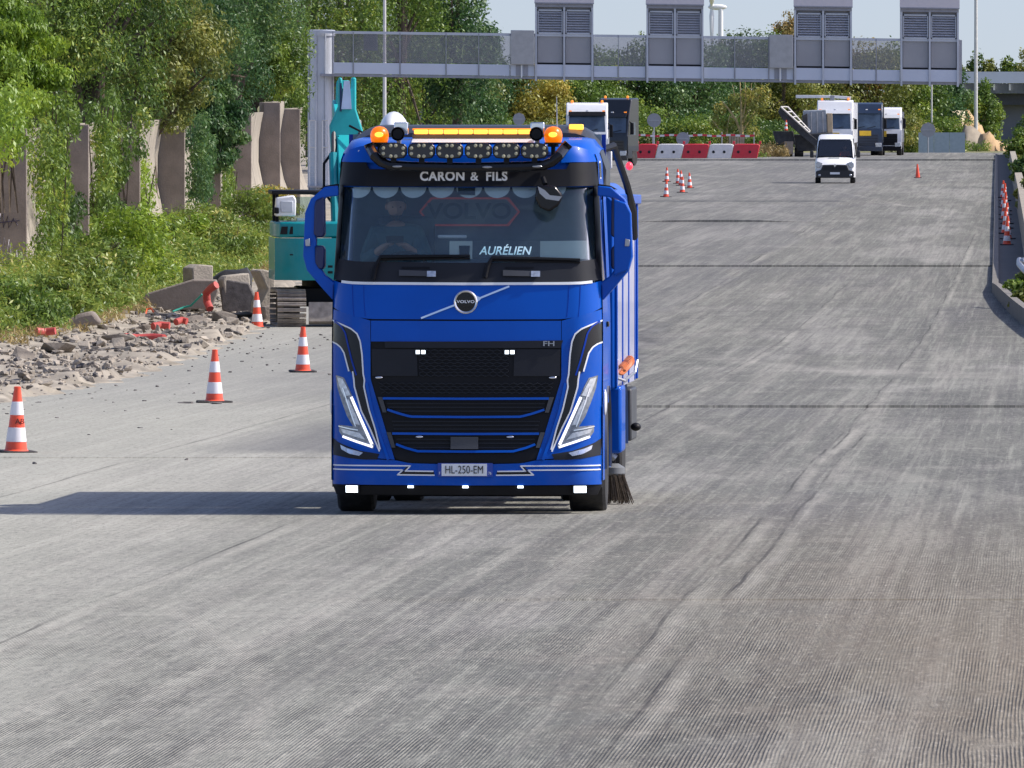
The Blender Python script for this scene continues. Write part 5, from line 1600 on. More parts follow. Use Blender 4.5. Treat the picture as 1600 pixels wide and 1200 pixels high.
for x0, x1, cap in ((836, 927, -4), (1010, 1099, -8), (1241, 1331, -8), (1407, 1498, -8)):
    sb = gbox(x0 + 1, -18, x1 - 1, 119.5, .12, 1.5, 'sign_box', GBOX, None, .01)
    gbox(x0, 1, x1, 6, -.14, .12, 'box_head', GALU_D, sb)
    gbox(x0 - 1, -19, x1 + 1, -.5, -.25, .12, 'light_cap', GCAP, sb)
    gbox(x0 - 1, -1, x1 + 1, .9, -.26, -.1, 'cap_edge', GALU_D, sb)
    xm = (x0 + x1) / 2
    for xa in (x0, xm - 1.4, x1 - 3):
        gbox(xa, 6, xa + 3, 122, -.12, .12, 'box_post', GALU, sb)
    for xa, xb in ((x0 + 4, xm - 2.5), (xm + 2.5, x1 - 4)):
        gbox(xa, 48, xb, 93, .04, .11, 'lower_panel', GBOX, sb)
        lv = MB()
        fr0 = gp_(xa, 10)
        for q in range(9):
            yy = 13 + q * 3.9
            a, b = gp_(xa, yy), gp_(xb, yy + 2.3)
            lv.add([(a.x, .10, a.z + .02), (b.x, .10, gp_(xb, yy).z + .02), (b.x, -.04, b.z), (a.x, -.04, gp_(xa, yy + 2.3).z), (a.x, .10, a.z - .01), (b.x, .10, gp_(xb, yy).z - .01), (b.x, -.045, b.z - .012), (a.x, -.045, gp_(xa, yy + 2.3).z - .012)],
                   [(0, 1, 2, 3), (4, 5, 6, 7), (2, 3, 7, 6), (0, 1, 5, 4)])
        lv.build('louvre', mat('louvre_grey', (.62, .63, .67), .45, metal=.3, var=.05), sb)
        gbox(xa, 10, xb, 48, .105, .118, 'louvre_void', mat('void_dark', (.03, .032, .036), .7), sb)
        gbox(xa, 10, xb, 12.3, -.05, .10, 'louvre_frame', GALU, sb); gbox(xa, 46, xb, 48, -.05, .10, 'louvre_frame', GALU, sb)
        gbox(xa, 10, xa + 1.4, 48, -.05, .10, 'louvre_frame', GALU, sb); gbox(xb - 1.4, 10, xb, 48, -.05, .10, 'louvre_frame', GALU, sb)
        gbox(xa, 93.2, xb, 95.2, .02, .11, 'panel_gap', BLK, sb)
        gbox(xa - 1, 96, xb + 1, 114.8, -.06, .0, 'fascia_panel', GPANEL, sb)
# leg with caged ladder
lg = MB(); p = P(501, 140, GY)
lg.cyl((p.x, .9, GZ0 - .3), (p.x, .9, P(0, 48, GY).z), .56, .56, 28)
lgo = lg.build('leg', GALU, gan)
for dx in (-.54, -.2, .2, .54):
    MB().tube([(p.x + dx, .9 - math.sqrt(max(.0, .585 ** 2 - dx * dx)) - .02, GZ0), (p.x + dx, .9 - math.sqrt(max(.0, .585 ** 2 - dx * dx)) - .02, P(0, 50, GY).z)], .035, 6).build('leg_rib', GALU, lgo)
MB().lathe([(.62, 0), (.62, .25), (.5, .27)], (p.x, .9, P(0, 56, GY).z), 'z', 24).build('leg_collar', GALU, lgo)
for xc, yt in ((488, 188), (508, 188)):
    la = MB()
    for dx in (-4.5, 4.5):
        a = P(xc + dx, yt, GY); b = P(xc + dx, 292, GY)
        la.tube([(a.x, .1, a.z), (b.x, .1, b.z)], .028, 6)
    for yy in (188, 230, 291):
        a = P(xc - 4.5, yy, GY); b = P(xc + 4.5, yy, GY); la.tube([(a.x, .1, a.z), (b.x, .1, b.z)], .03, 6)
    for q in range(17):
        a = P(xc - 4, 192 + q * 6, GY); b = P(xc + 4, 192 + q * 6, GY); la.tube([(a.x, .14, a.z), (b.x, .14, b.z)], .010, 5)
    la.build('ladder', mat('galvanised', (.62, .63, .64), .4, metal=.4, var=.05), gan)
a = P(480, 290, GY); b = P(514, 293, GY)
MB().box2((a.x, -.1, a.z), (b.x, .5, b.z)).build('ladder_base', GALU_D, gan)

# ------------------------------------------------------------------ lorry builder
TYRE = RUBBER
def lorry(label, px, Y, py=None, yaw=0.0, H=3.6, W=2.5, cabc=None, body=None, bodyh=3.2, blen=7.0, lower=None, panel=None, visor=None, group=None, name='lorry', screen=(1.95, 2.85), beacons=False, dz=0.0, rear=True):
    t = thing(name, label, 'truck', ((px - 800) / FPX * Y, Y, GZ(Y) + dz), yaw, group)
    cabc = cabc or WHITE
    s0, s1 = screen
    c = MB(); c.prism([(0.02, .45), (0, .6), (0, s0 - .15), (.06, s0), (.28, s1), (.36, s1 + .18), (.75, H - .1), (1.1, H), (2.1, H), (2.2, H - .1), (2.2, .9), (1.0, .9), (1.0, .45)], -W / 2, W / 2, 'x')
    c.build('cab', cabc, t, .09, seg=3)
    g_ = MB(); hw = W / 2 - .14
    def sl(z): return .06 + (.28 - .06) * (z - s0) / (s1 - s0)
    g_.add([(-hw, sl(s0) - .012, s0), (hw, sl(s0) - .012, s0), (hw - .05, sl(s1) - .012, s1), (-hw + .05, sl(s1) - .012, s1), (-hw, sl(s0) + .02, s0), (hw, sl(s0) + .02, s0), (hw - .05, sl(s1) + .02, s1), (-hw + .05, sl(s1) + .02, s1)],
           [(0, 1, 2, 3), (7, 6, 5, 4), (0, 1, 5, 4), (1, 2, 6, 5), (2, 3, 7, 6), (3, 0, 4, 7)])
    g_.build('windscreen', mat('far_screen', (.055, .085, .13), .08, var=.4, scale=1.5, coat=.6), t)  # sky reflection put into the pane's bluish base colour
    v = MB(); v.prism([(.02, s1 + .02), (.18, s1 + .0), (.30, s1 + .22), (.16, s1 + .26)], -hw, hw, 'x'); v.build('sun_visor', visor or BLK, t)
    MB().box((0, -.012, 1.18), (1.7, .03, .85)).build('grille', lower or BLK, t, .01)
    for q in range(4):
        MB().box((0, -.035, .88 + q * .2), (1.6, .03, .035)).build('grille_bar', DGREY, t)
    MB().box((0, -.01, .52), (W - .02, .16, .36)).build('bumper', lower or cabc, t, .04)
    for s in (-1, 1):
        MB().box((s * (W / 2 - .28), -.06, .78), (.44, .06, .34)).build('headlight', LENSG, t, .03)
        MB().box((s * (W / 2 + .01), .25, 1.25), (.05, .5, 1.3)).build('corner_deflector', cabc, t, .02)
        MB().box((s * (W / 2 + .20), .30, 2.35), (.22, .18, .75)).build('mirror', BLK, t, .03)
        MB().tube([(s * (W / 2 - .02), .4, 2.8), (s * (W / 2 + .2), .3, 2.7)], .03, 6).build('mirror_arm', BLK, t)
        sg_ = MB(); sg_.add([(s * (W / 2 + .004), .55, 1.95), (s * (W / 2 + .004), 1.5, 1.95), (s * (W / 2 + .004), 1.5, 2.75), (s * (W / 2 + .004), .72, 2.75)], [(0, 1, 2, 3)])
        sg_.build('side_window', MATS['far_screen'], t)
        wheel(t, s * (W / 2 - .17), 1.45, .50, .32, s)
        for yy in ((5.2, 6.6) if rear else ()):
            wheel(t, s * (W / 2 - .2), yy, .50, .5, s)
    MB().box((0, 4.8 if rear else 1.6, .85), (.9, 7.5 if rear else 2.0, .25)).build('chassis', BLK, t)
    MB().box((0, -.03, .40), (.55, .02, .13)).build('number_plate', PLATEW, t)
    for s in (-.5, 0, .5):
        MB().box((s * W * .8, .2, s1 + .30), (.16, .06, .07)).build('roof_marker', AMBER_DIM if s else WHITE, t)
    for q in range(2):
        MB().tube([(-.75 + q * .8, sl(s0) - .03, s0 + .03), (-.15 + q * .8, sl(s0) - .01, s0 + .16)], .018, 5).build('wiper', BLK, t)
    if panel:
        MB().box((panel[0], -.035, panel[1]), (panel[2], .03, panel[3])).build('yellow_board', mat('yellow_board', (.72, .46, .03), .45, var=.08), t)
    if body:
        b_ = MB(); b_.prism([(2.5, .95), (blen + 2.5, .95), (blen + 2.5, bodyh), (2.6, bodyh)], -W / 2, W / 2, 'x'); bo_ = b_.build('load_body', body, t, .04)
        for q in range(5):
            for s in (-1, 1):
                MB().box((s * W / 2, 2.8 + q * blen / 5.0, (bodyh + 1) / 2), (.08, .10, bodyh - 1.0)).build('body_rib', body, bo_)
    if beacons:
        for s in (-1, 1):
            MB().lathe([(.08, 0), (.08, .10), (.04, .15), (.001, .16)], (s * (W / 2 - .35), 1.0, H), 'z', 12).build('beacon', AMBER_DIM, t)
    return t
NAVY = mat('navy_paint', (.012, .025, .055), .35, var=.1, coat=.5)
BLACKP = mat('black_paint', (.012, .014, .018), .3, var=.1, coat=.5)
DKBODY = mat('dark_body', (.03, .035, .045), .5, var=.15)
GREYB = mat('grey_body', (.33, .34, .36), .5, var=.1)
def at_row(py): return rowY(py)
yt = at_row(259)
lorry('white cabbed lorry with a black screen just above the right shoulder of the blue truck', 917, at_row(262) * .97, yaw=R(-1), H=4.05, W=2.5, cabc=WHITE, body=GREYB, bodyh=2.4, beacons=True, lower=BLK, screen=(2.3, 3.25), visor=BLK)
lorry('black lorry turned to show its side, parked behind the white cabbed one', 955, yt * 1.0, yaw=R(-20), H=4.3, W=2.2, cabc=BLACKP, body=None, lower=BLACKP, screen=(2.1, 3.1), visor=BLACKP, beacons=True, rear=False)
LY = at_row(243.5)
lorry('large white lorry behind the white van, with a white jib on its roof', 1304, LY * .99, yaw=R(-4), H=4.1, W=2.6, cabc=WHITE, body=WHITE, bodyh=3.9, lower=WHITE, panel=(-.15, 1.55, 1.0, .35), screen=(2.0, 3.1), visor=WHITE, beacons=True)
lorry('dark navy lorry between two white ones with a yellow board under its screen', 1354, LY * 1.0, yaw=R(-3), H=3.9, W=2.3, cabc=NAVY, body=DKBODY, bodyh=3.6, lower=NAVY, panel=(-.1, 1.65, .85, .38), screen=(2.0, 3.1), visor=NAVY)
lorry('smaller white lorry at the right end of the parked row with a yellow board', 1384, LY * 1.005, yaw=R(-3), H=3.55, W=2.3, cabc=WHITE, body=GREYB, bodyh=3.2, lower=BLK, panel=(-.35, 1.6, .8, .42), screen=(1.95, 2.75), visor=WHITE)
# jib resting on the white lorry
jt = LY * .99
j = thing('crane_jib', 'white jib arm lying across the roof of the large white lorry', 'crane arm', ((1300 - 800) / FPX * jt, jt + 1.2, GZ(jt)))
sj = S(jt)
jb = MB(); jb.prism([((1244 - 1300) / sj, (244 - 148) / sj), ((1244 - 1300) / sj, (244 - 153) / sj), ((1300 - 1300) / sj, (244 - 152.5) / sj), ((1330 - 1300) / sj, (244 - 155) / sj), ((1330 - 1300) / sj, (244 - 150.5) / sj), ((1302 - 1300) / sj, (244 - 148.5) / sj)], -.2, .2)
jb.build('arm', WHITE, j, .02)
MB().box(((1301 - 1300) / sj, 0, (244 - 152.5) / sj), (.3, .5, .35)).build('pivot', GREYB, j)
MB().box(((1326 - 1300) / sj, 0, (244 - 158) / sj), (.2, .5, .3)).build('arm_rest', GREYB, j)

# ------------------------------------------------------------------ white van
vY = rowY(286.5)
van = thing('panel_van', 'white high roofed panel van driving towards the camera on the far road', 'van', ((1304.5 - 800) / FPX * vY, vY, GZ(vY)), R(-2.2))
vm = MB(); VW = 1.0
secs = []
for (y, z0, z1, w0, w1) in ((0, .42, .95, .90, .88), (.10, .32, 1.05, .98, .97), (.55, .30, 1.22, 1.02, .99), (.95, .30, 1.32, 1.03, .98), (1.25, .30, 1.75, 1.03, .95), (1.65, .30, 2.22, 1.03, .90), (1.95, .30, 2.42, 1.03, .88), (2.4, .30, 2.50, 1.03, .88), (5.6, .30, 2.50, 1.03, .90), (5.7, .35, 2.45, 1.0, .88)):
    r_ = .14
    secs.append([(-w0, y, z0), (-w0 - .01, y, (z0 + z1) * .45), (-w1, y, z1 - r_), (-w1 + .05, y, z1 - .04), (-w1 + r_, y, z1), (-.3, y + (0 if y > .3 else -.05), z1 + .02), (.3, y + (0 if y > .3 else -.05), z1 + .02), (w1 - r_, y, z1), (w1 - .05, y, z1 - .04), (w1, y, z1 - r_), (w0 + .01, y, (z0 + z1) * .45), (w0, y, z0)])
vm.grid(secs); vm.f = [f for k_, f in enumerate(vm.f) if not (k_ // 11 in (3, 4) and k_ % 11 in (3, 4, 5, 6, 7))]; vm.add(secs[0], [tuple(range(12))]); vm.add(secs[-1], [tuple(range(12))[::-1]])
vm.grid([[s_[0] for s_ in secs], [s_[-1] for s_ in secs]])
vm.build('body', WHITE, van, angle=32)
vs_ = MB(); vs_.add([(-.88, 1.02, 1.36), (.88, 1.02, 1.36), (.80, 1.74, 2.24), (-.80, 1.74, 2.24), (-.88, 1.06, 1.34), (.88, 1.06, 1.34), (.80, 1.78, 2.22), (-.80, 1.78, 2.22)], [(0, 1, 2, 3), (7, 6, 5, 4), (0, 1, 5, 4), (1, 2, 6, 5), (2, 3, 7, 6), (3, 0, 4, 7)])
for v_ in range(len(vs_.v)): vs_.v[v_] = (vs_.v[v_][0], vs_.v[v_][1] - .07, vs_.v[v_][2] + .03)
vs_.build('windscreen', glass_mat('van_screen', (.62, .66, .70), .12), van)
MB().box((0, 2.3, 1.5), (1.9, .04, 1.6)).build('cab_bulkhead', BLK, van)
MB().box((0, 1.35, 1.14), (1.8, .9, .22)).build('dashboard', BLK, van, .04)
MB().box2((-.9, 1.16, 1.30), (.9, 1.20, 2.2)).build('screen_backing', INTER, van) if False else None
VGR = mat('van_black', (.02, .021, .024), .5, var=.15)
MB().prism([(-.98, .36), (-.92, .28), (.92, .28), (.98, .36), (.98, .62), (.72, .70), (.62, .95), (-.62, .95), (-.72, .70), (-.98, .62)], -.09, .12).build('bumper', VGR, van, .03)
gr_ = MB()
for q in range(4): gr_.box((0, -.10, .70 + q * .07), (1.25 - .06 * q, .03, .03))
gr_.build('grille_bars', DGREY, van)
em_ = MB(); em_.prism([(-.06, .93), (0, .83), (.06, .93), (0, 1.03)], -.125, -.10); em_.build('badge', CHROME, van)
MB().box((0, -.12, .52), (.50, .02, .11)).build('number_plate', PLATEW, van)
for s in (-1, 1):
    hl = MB(); hl.prism([(s * .62, 1.04), (s * .90, 1.14), (s * .985, 1.02), (s * .97, .82), (s * .78, .80)], -.05, .15); hl.build('headlight', LENSG, van, .02)
    MB().ell((s * .80, -.10, .42), (.07, .03, .06)).build('fog_lamp', LENSG, van)
    mi = MB(); mi.box((s * 1.20, .95, 1.50), (.20, .14, .36)); mi.build('mirror', VGR, van, .04)
    MB().tube([(s * .98, .95, 1.40), (s * 1.14, .95, 1.42)], .03).build('mirror_arm', VGR, van)
    sw = MB(); sw.add([(s * 1.045, 1.15, 1.32), (s * 1.045, 2.2, 1.32), (s * 1.03, 2.2, 1.95), (s * 1.035, 1.6, 1.95)], [(0, 1, 2, 3)]); sw.build('side_window', MATS['far_screen'], van)
    wheel(van, s * .90, .95, .34, .24, s); wheel(van, s * .90, 4.6, .34, .24, s)
MB().box((-.05, .75, 1.30), (.55, .2, .06)).build('dash_papers', CREAM, van)
for s in (-1, 1):
    MB().tube([(s * .10 - .2, .93, 1.33), (s * .12 + .35, 1.10, 1.42)], .012, 5).build('wiper', BLK, van)
vd = thing('person', 'driver in an orange top seen through the windscreen of the white van', 'person', van.location, van.rotation_euler.z)
vV = [(.48, 1.75, 1.1), (.48, 1.76, 1.4), (.48, 1.72, 1.6), (.48, 1.68, 1.72), (.30, 1.70, 1.58), (.24, 1.5, 1.36), (.32, 1.28, 1.42), (.66, 1.70, 1.58), (.74, 1.5, 1.36), (.64, 1.28, 1.42)]
vE = [(0, 1), (1, 2), (2, 3), (2, 4), (4, 5), (5, 6), (2, 7), (7, 8), (8, 9)]
skin_body('body', vV, vE, [.13, .15, .10, .05, .07, .05, .035, .07, .05, .035], SKIN, vd)
skin_body('work_shirt', vV[:3] + vV[4:6] + vV[7:9], [(0, 1), (1, 2), (2, 3), (3, 4), (2, 5), (5, 6)], [.16, .18, .12, .09, .065, .09, .065], mat('orange_top', (.85, .13, .03), .7), vd)
head(vd, (.48, 1.62, 1.83), SKIN, mat('brown_hair', (.05, .035, .025), .8))

# ------------------------------------------------------------------ milling machine left of the van
mY = rowY(246)
mm_ = thing('milling_machine', 'dark road milling machine with a raised pale edged loading conveyor, left of the white van', 'machine', ((1262 - 800) / FPX * mY, mY, GZ(mY)))
sm = S(mY)
def q(px, py): return ((px - 1262) / sm, (247 - py) / sm)
def mprism(poly, y0, y1, name, m, bev=.02):
    b = MB(); b.prism([q(*p_) for p_ in poly], y0, y1); return b.build(name, m, mm_, bev)
MACH = mat('machine_dark', (.03, .032, .036), .6, var=.3, dirt=.4, dirtcol=(.14, .13, .12))
MACHG = mat('machine_grey', (.34, .37, .40), .5, var=.15, dirt=.4, dirtcol=(.2, .2, .2))
cv_ = mprism([(1216, 176), (1220, 168), (1262, 208), (1280, 222), (1276, 232), (1258, 218), (1222, 186)], .2, 1.0, 'conveyor', MACH)
def rail(a, b, y, nm='conveyor_rail', r_=.07, m=None):
    p0, p1 = q(*a), q(*b); o_ = MB().tube([(p0[0], y, p0[1]), (p1[0], y, p1[1])], r_, 6).build(nm, m or mat('rail_pale', (.55, .53, .50), .5), cv_); return o_
rail((1220, 168), (1264, 208), .1); rail((1231, 168), (1266, 206), 1.1)
for k in range(6):
    t = k / 5
    p0 = q(1220 + 44 * t, 168 + 40 * t); p1 = q(1231 + 35 * t, 168 + 38 * t)
    MB().tube([(p0[0], .1, p0[1]), (p1[0], 1.1, p1[1])], .05, 6).build('conveyor_rung', MATS['rail_pale'], cv_)
mprism([(1256, 174), (1292, 172), (1294, 208), (1258, 212)], 1.5, 3.2, 'engine_hood', MACHG, .06)
mprism([(1254, 182), (1262, 178), (1264, 214), (1256, 214)], 1.3, 2.5, 'side_pipe', MACH)
mprism([(1293, 178), (1301, 178), (1302, 210), (1294, 212)], 1.4, 2.4, 'exhaust', mat('tan_panel', (.55, .42, .26), .6, var=.1))
mprism([(1240, 212), (1302, 208), (1304, 236), (1246, 238)], 1.2, 4.5, 'frame', MACH, .05)
mprism([(1208, 206), (1240, 206), (1244, 226), (1214, 228)], 1.0, 2.0, 'front_weight', MACH, .05)
mprism([(1226, 222), (1240, 222), (1240, 242), (1226, 242)], .9, 1.5, 'step_box', mat('tan_box', (.40, .32, .25), .7, var=.15))
for x0 in (1226, 1243, 1286):
    tr = MB(); a = q(x0, 247); b = q(x0 + 15, 233)
    tr.prism([(1.5, .02), (3.2, .02), (3.5, .35), (3.1, .72), (1.6, .72), (1.2, .35)], a[0], a[0] + .6, 'x'); tr.build('crawler_track', TYRE, mm_, .06)
for k in range(3):
    a = q(1268 + k * 9, 176); b = q(1269 + k * 9, 208); MB().tube([(a[0], 1.42, a[1]), (b[0], 1.42, b[1])], .035, 6).build('hood_handrail', STEEL, mm_)
place_cone(1228, 204, 'small orange cone perched on the front of the milling machine', None, Y=mY - .2, dz=(247 - 205) / sm)

# ------------------------------------------------------------------ barriers, signs and poles by the far junction
bY = rowY(249)
RED = mat('barrier_red', (.62, .03, .05), .5, var=.08, dirt=.35, dirtcol=(.42, .10, .11))
WBAR = mat('barrier_white', (.74, .72, .70), .5, var=.06, dirt=.4, dirtcol=(.5, .47, .43))
edges_ = [(985, 992, RED), (992, 1023, RED), (1023, 1064, WBAR), (1064, 1104, RED), (1104, 1142, WBAR), (1142, 1183, RED)]
sb_ = S(bY)
blab = ['leftmost stub of red plastic barrier beside the dark lorry wheel', 'red water filled barrier nearest to the dark lorry', 'white barrier between two red ones under the round sign back',
        'red barrier in the middle of the row', 'white barrier second from the right end of the row', 'red barrier at the right end of the row beside dry grass']
for k, (x0, x1, m) in enumerate(edges_):
    b = thing('plastic_barrier', blab[k], 'barrier', ((x0 + x1) / 2 / FPX * bY - 800 / FPX * bY, bY, GZ(bY)), 0, 'red and white plastic barriers')
    w = (x1 - x0) / sb_
    sk = 5 / sb_
    o_ = MB(); o_.prism([(-w / 2, .0), (w / 2 - .02, 0), (w / 2 - .02 + sk, 1.0), (w / 2 - .25 + sk, 1.08), (-w / 2 + .25 + sk, 1.08), (-w / 2 + sk, 1.0)], -.25, .25)
    o_.build('shell', m, b, .05)
    for q_ in (-.22, .22):
        if w > 1:
            MB().lathe([(.10, 0), (.10, -.04), (.06, -.05)], (q_ * w, -.235, .52), 'y', 12).build('hand_hole', DGREY, b)
    MB().box((w / 2 - .02 + sk, 0, 1.16), (.16, .2, .22)).build('coupling', RED, b, .02)
# striped ribbon fence behind the barriers
tp_ = thing('tape_fence', 'red and white striped tape strung on stakes behind the plastic barriers', 'barrier tape', ((1085 - 800) / FPX * (bY + 9), bY + 9, GZ(bY)))
s9 = S(bY + 9)
for k in range(26):
    MB().box(((990 + k * 7.4 - 1085) / s9, 0, 1.62 + .04 * math.sin(k)), (7.3 / s9, .012, .14)).build('tape_stripe', RED if k % 2 else WBAR, tp_)
for px in (1020, 1074, 1128, 1178):
    MB().cyl(((px - 1085) / s9, .03, -.3), ((px - 1085) / s9, .03, 1.85), .035).build('stake', STEEL, tp_)
SIGNB = mat('sign_back_grey', (.30, .31, .33), .5, metal=.2, var=.08)
def round_sign(px, py, r, Y, label, foot, oct_=False, par=None):
    s_ = S(Y)
    t = thing('road_sign', label, 'road sign', ((px - 800) / FPX * Y, Y, GZ(Y)))
    zc = P(px, py, Y).z - GZ(Y)
    MB().lathe([(.001, .02), (r / s_, .02), (r / s_, 0), (.001, -.002)], (0, 0, zc), 'y', 8 if oct_ else 28).build('sign_plate', SIGNB, t)
    MB().box((0, -.03, zc), (1.5 * r / s_, .03, .06)).build('mounting_rail', STEEL, t)
    MB().cyl((0, .06, -.3), (0, .06, zc + r / s_ * .7), .05).build('post', STEEL, t)
    return t
round_sign(1022, 188, 11, bY + 20, 'back of a tall round road sign standing clear of the trees', 1)
round_sign(1067, 217, 10.5, bY + 6, 'back of a low round road sign behind the red and white barriers', 1)
# slatted board, pallet
def board(px0, py0, px1, py1, Y, name, label, cat, m, slats=0, posts_=2):
    s_ = S(Y); px = (px0 + px1) / 2
    t = thing(name, label, cat, ((px - 800) / FPX * Y, Y, GZ(Y)))
    z0, z1 = P(px, py1, Y).z - GZ(Y), P(px, py0, Y).z - GZ(Y); w = (px1 - px0) / s_
    if slats:
        for k in range(slats):
            zz = z0 + (z1 - z0) * (k + .5) / slats
            MB().box((0, 0, zz), (w, .05, (z1 - z0) / slats * .86)).build('slat', m, t)
    else:
        MB().box2((-w / 2, 0, z0), (w / 2, .06, z1)).build('panel', m, t, .01)
    for k in range(posts_):
        xx = (-.5 + (k + .5) / posts_) * w
        MB().box((xx, .1, z1 / 2 - .15), (.12, .12, z1 + .3)).build('post', STEEL, t)
    return t
board(653, 164, 697, 196, 640, 'direction_sign', 'back of a big ribbed grey sign above the amber light bar of the truck', 'road sign', mat('ribbed_sign', (.36, .38, .42), .5, metal=.2, var=.1), 7)
round_sign(811, 186, 10, 800, 'dim back of a sign board just left of the right air horn', 1, True)
pt = thing('wooden_pallet', 'weathered wooden pallet leaning in the bushes right of the barriers', 'pallet', P(1151, 222, bY + 14)); pt.location.z -= .35
for k in range(6):
    MB().box(((k - 2.5) * .19, 0, .42 + .03 * math.sin(k * 2)), (.15, .03, 1.0)).build('plank', mat('old_wood', (.34, .27, .20), .8, var=.25), pt)
for k in range(2):
    MB().box((0, .05, .15 + k * .6), (1.15, .06, .09)).build('cross_bar', MATS['old_wood'], pt)
# tall poles
def pole(px, py_top, py_bot, Y, r, label, name='lamp_post', arm=None):
    t = thing(name, label, 'pole', ((px - 800) / FPX * Y, Y, GZ(Y)))
    zt = P(px, py_top, Y).z - GZ(Y)
    m_ = MB(); m_.cyl((0, 0, -.3), (0, 0, zt), r, r * .7, 10); m_.build('shaft', mat('pole_grey', (.58, .58, .57), .5, metal=.2, var=.08), t)
    MB().cyl((0, 0, -.3), (0, 0, .9), r * 1.5, r * 1.4, 10).build('base', MATS['pole_grey'], t)
    if arm:
        MB().tube([(0, 0, zt - .1), (arm * .4, 0, zt + .25), (arm, 0, zt + .3)], r * .6, 6).build('arm', MATS['pole_grey'], t)
        MB().ell((arm * 1.2, 0, zt + .28), (.55, .2, .12)).build('lantern', GREYB, t)
    return t
pole(601, -60, 190, 560, .10, 'tall slim lamp post rising behind the left part of the gantry', arm=-1.6)
pole(538, -16, 190, 590, .09, 'lamp post left of the slim one, its head cut by the frame top', arm=-.9)
pole(1524.5, -120, 222, rowY(233), .17, 'tallest pole at the far right in front of the overpass', arm=1.8)
pole(1455.5, 118, 205, 930, .09, 'thin white post under the right end of the gantry', name='post')
pole(760, 110, 200, 820, .10, 'thin pale post under the gantry left of the first sign box', name='post')

# ------------------------------------------------------------------ overpass, spoil heap, hoarding
oY = 1030.0
ov = thing('overpass_bridge', 'grey road overpass with a shaded underside at the far right', 'bridge', (0, oY, 0))
def ob(x0, y0, x1, y1, d0, d1, name, m, par=None):
    c = MB(); a, b = P(x0, y0, oY), P(x1, y1, oY); c.box2((a.x, d0, a.z), (b.x, d1, b.z)); return c.build(name, m, par or ov)
BRC = mat('bridge_concrete', lin(160, 166, 172), .8, var=.08, scale=.4, dirt=.3, dirtcol=lin(120, 124, 128))
ob(1494, 112, 2100, 130, 0, .3, 'parapet', GPANEL)
ob(1466, 131, 2100, 146, .9, 12, 'deck', mat('deck_shade', (.13, .145, .165), .8, var=.1))  # shade under the overpass put into the deck colour
ob(1470, 146.5, 2100, 164, 1.8, 11, 'girder', mat('girder_shade', (.045, .05, .06), .7, var=.1))  # near-black colour carries the shade below the deck
for k in range(14):
    x0 = 1479 + k * 24.5
    ob(x0, 131.5, x0 + 2.5, 141, .55, .9, 'bracket', WHITE)
ob(1548, 164.5, 2100, 236, 3.5, 12, 'abutment', mat('abutment_grey', lin(104, 108, 114), .85, var=.12, scale=.5))
ob(1490, 164.5, 1496, 232, 6, 7, 'pier', BRC)
hY = 884
hp = thing('hoarding', 'pale blue grey site panel at the road end behind the weeds', 'panel', (0, hY, 0))
a, b = P(1435, 207, hY), P(1508, 238, hY)
for k in range(3):
    w = (b.x - a.x) / 3
    MB().box2((a.x + k * w + .01, 0, b.z - .3), (a.x + (k + 1) * w - .01, .08, a.z)).build('panel', mat('hoarding_blue', lin(150, 166, 178), .6, var=.08), hp)
round_sign(1450, 203, 12, hY - 4, 'dark octagonal sign back standing before the pale site panel', 1, True)
# earth heap beyond the parapet end
EARTH = mat('orange_earth', lin(178, 150, 112), .95, var=.25, scale=.8, bump=.6, bscale=4, dirt=.4, dirtcol=lin(140, 112, 80))
GRAVEL = mat('grey_earth', lin(142, 132, 116), .95, var=.2, scale=.9, bump=.5, bscale=4)
def heap(name, label, px, Y, pts, depth, m):
    t = thing(name, label, 'earth heap', ((px - 800) / FPX * Y, Y, GZ(Y)))
    s_ = S(Y); r_ = random.Random(int(px))
    g_ = []
    n = 16
    for i in range(n + 1):
        line = []
        xx = np.interp(i / n, np.linspace(0, 1, len(pts)), [p_[0] for p_ in pts]); zz = np.interp(i / n, np.linspace(0, 1, len(pts)), [p_[1] for p_ in pts])
        zg = P(0, zz, Y).z - GZ(Y)
        for j in range(11):
            v = j / 10
            line.append(((xx - px) / s_ + r_.uniform(-.1, .1), depth * (v - .5), max(-.3, zg * math.sin(math.pi * v) ** .8 + r_.uniform(-.14, .14))))
        g_.append(line)
    b_ = MB(); b_.grid(g_); b_.build('earth', m, t, angle=60)
    return t
heap('spoil_heap', 'orange sandy heap under the overpass with a rounded top', 1520, 950, [(1492, 218), (1498, 188), (1504, 172), (1514, 172), (1522, 184), (1530, 192), (1540, 215)], 8, EARTH)
heap('gravel_heap', 'grey brown gravel bank in front of the orange heap', 1512, 925, [(1494, 234), (1500, 214), (1508, 194), (1520, 198), (1532, 208), (1545, 224), (1560, 236)], 8, GRAVEL)
heap('earth_bank', 'tawny earth slope running down to the end of the parapet', 1548, 905, [(1522, 238), (1534, 208), (1546, 206), (1558, 220), (1568, 224), (1578, 238)], 7, EARTH)
bk = chunk(random.Random(5), 1.0, .8); b_ = MB(); b_.add(*bk)
tag(b_.build('boulder', mat('pale_stone', lin(222, 206, 176), .9, var=.1), None, .05, loc=P(1497, 186, 946)), 'pale square boulder on the left shoulder of the orange heap', 'rock')

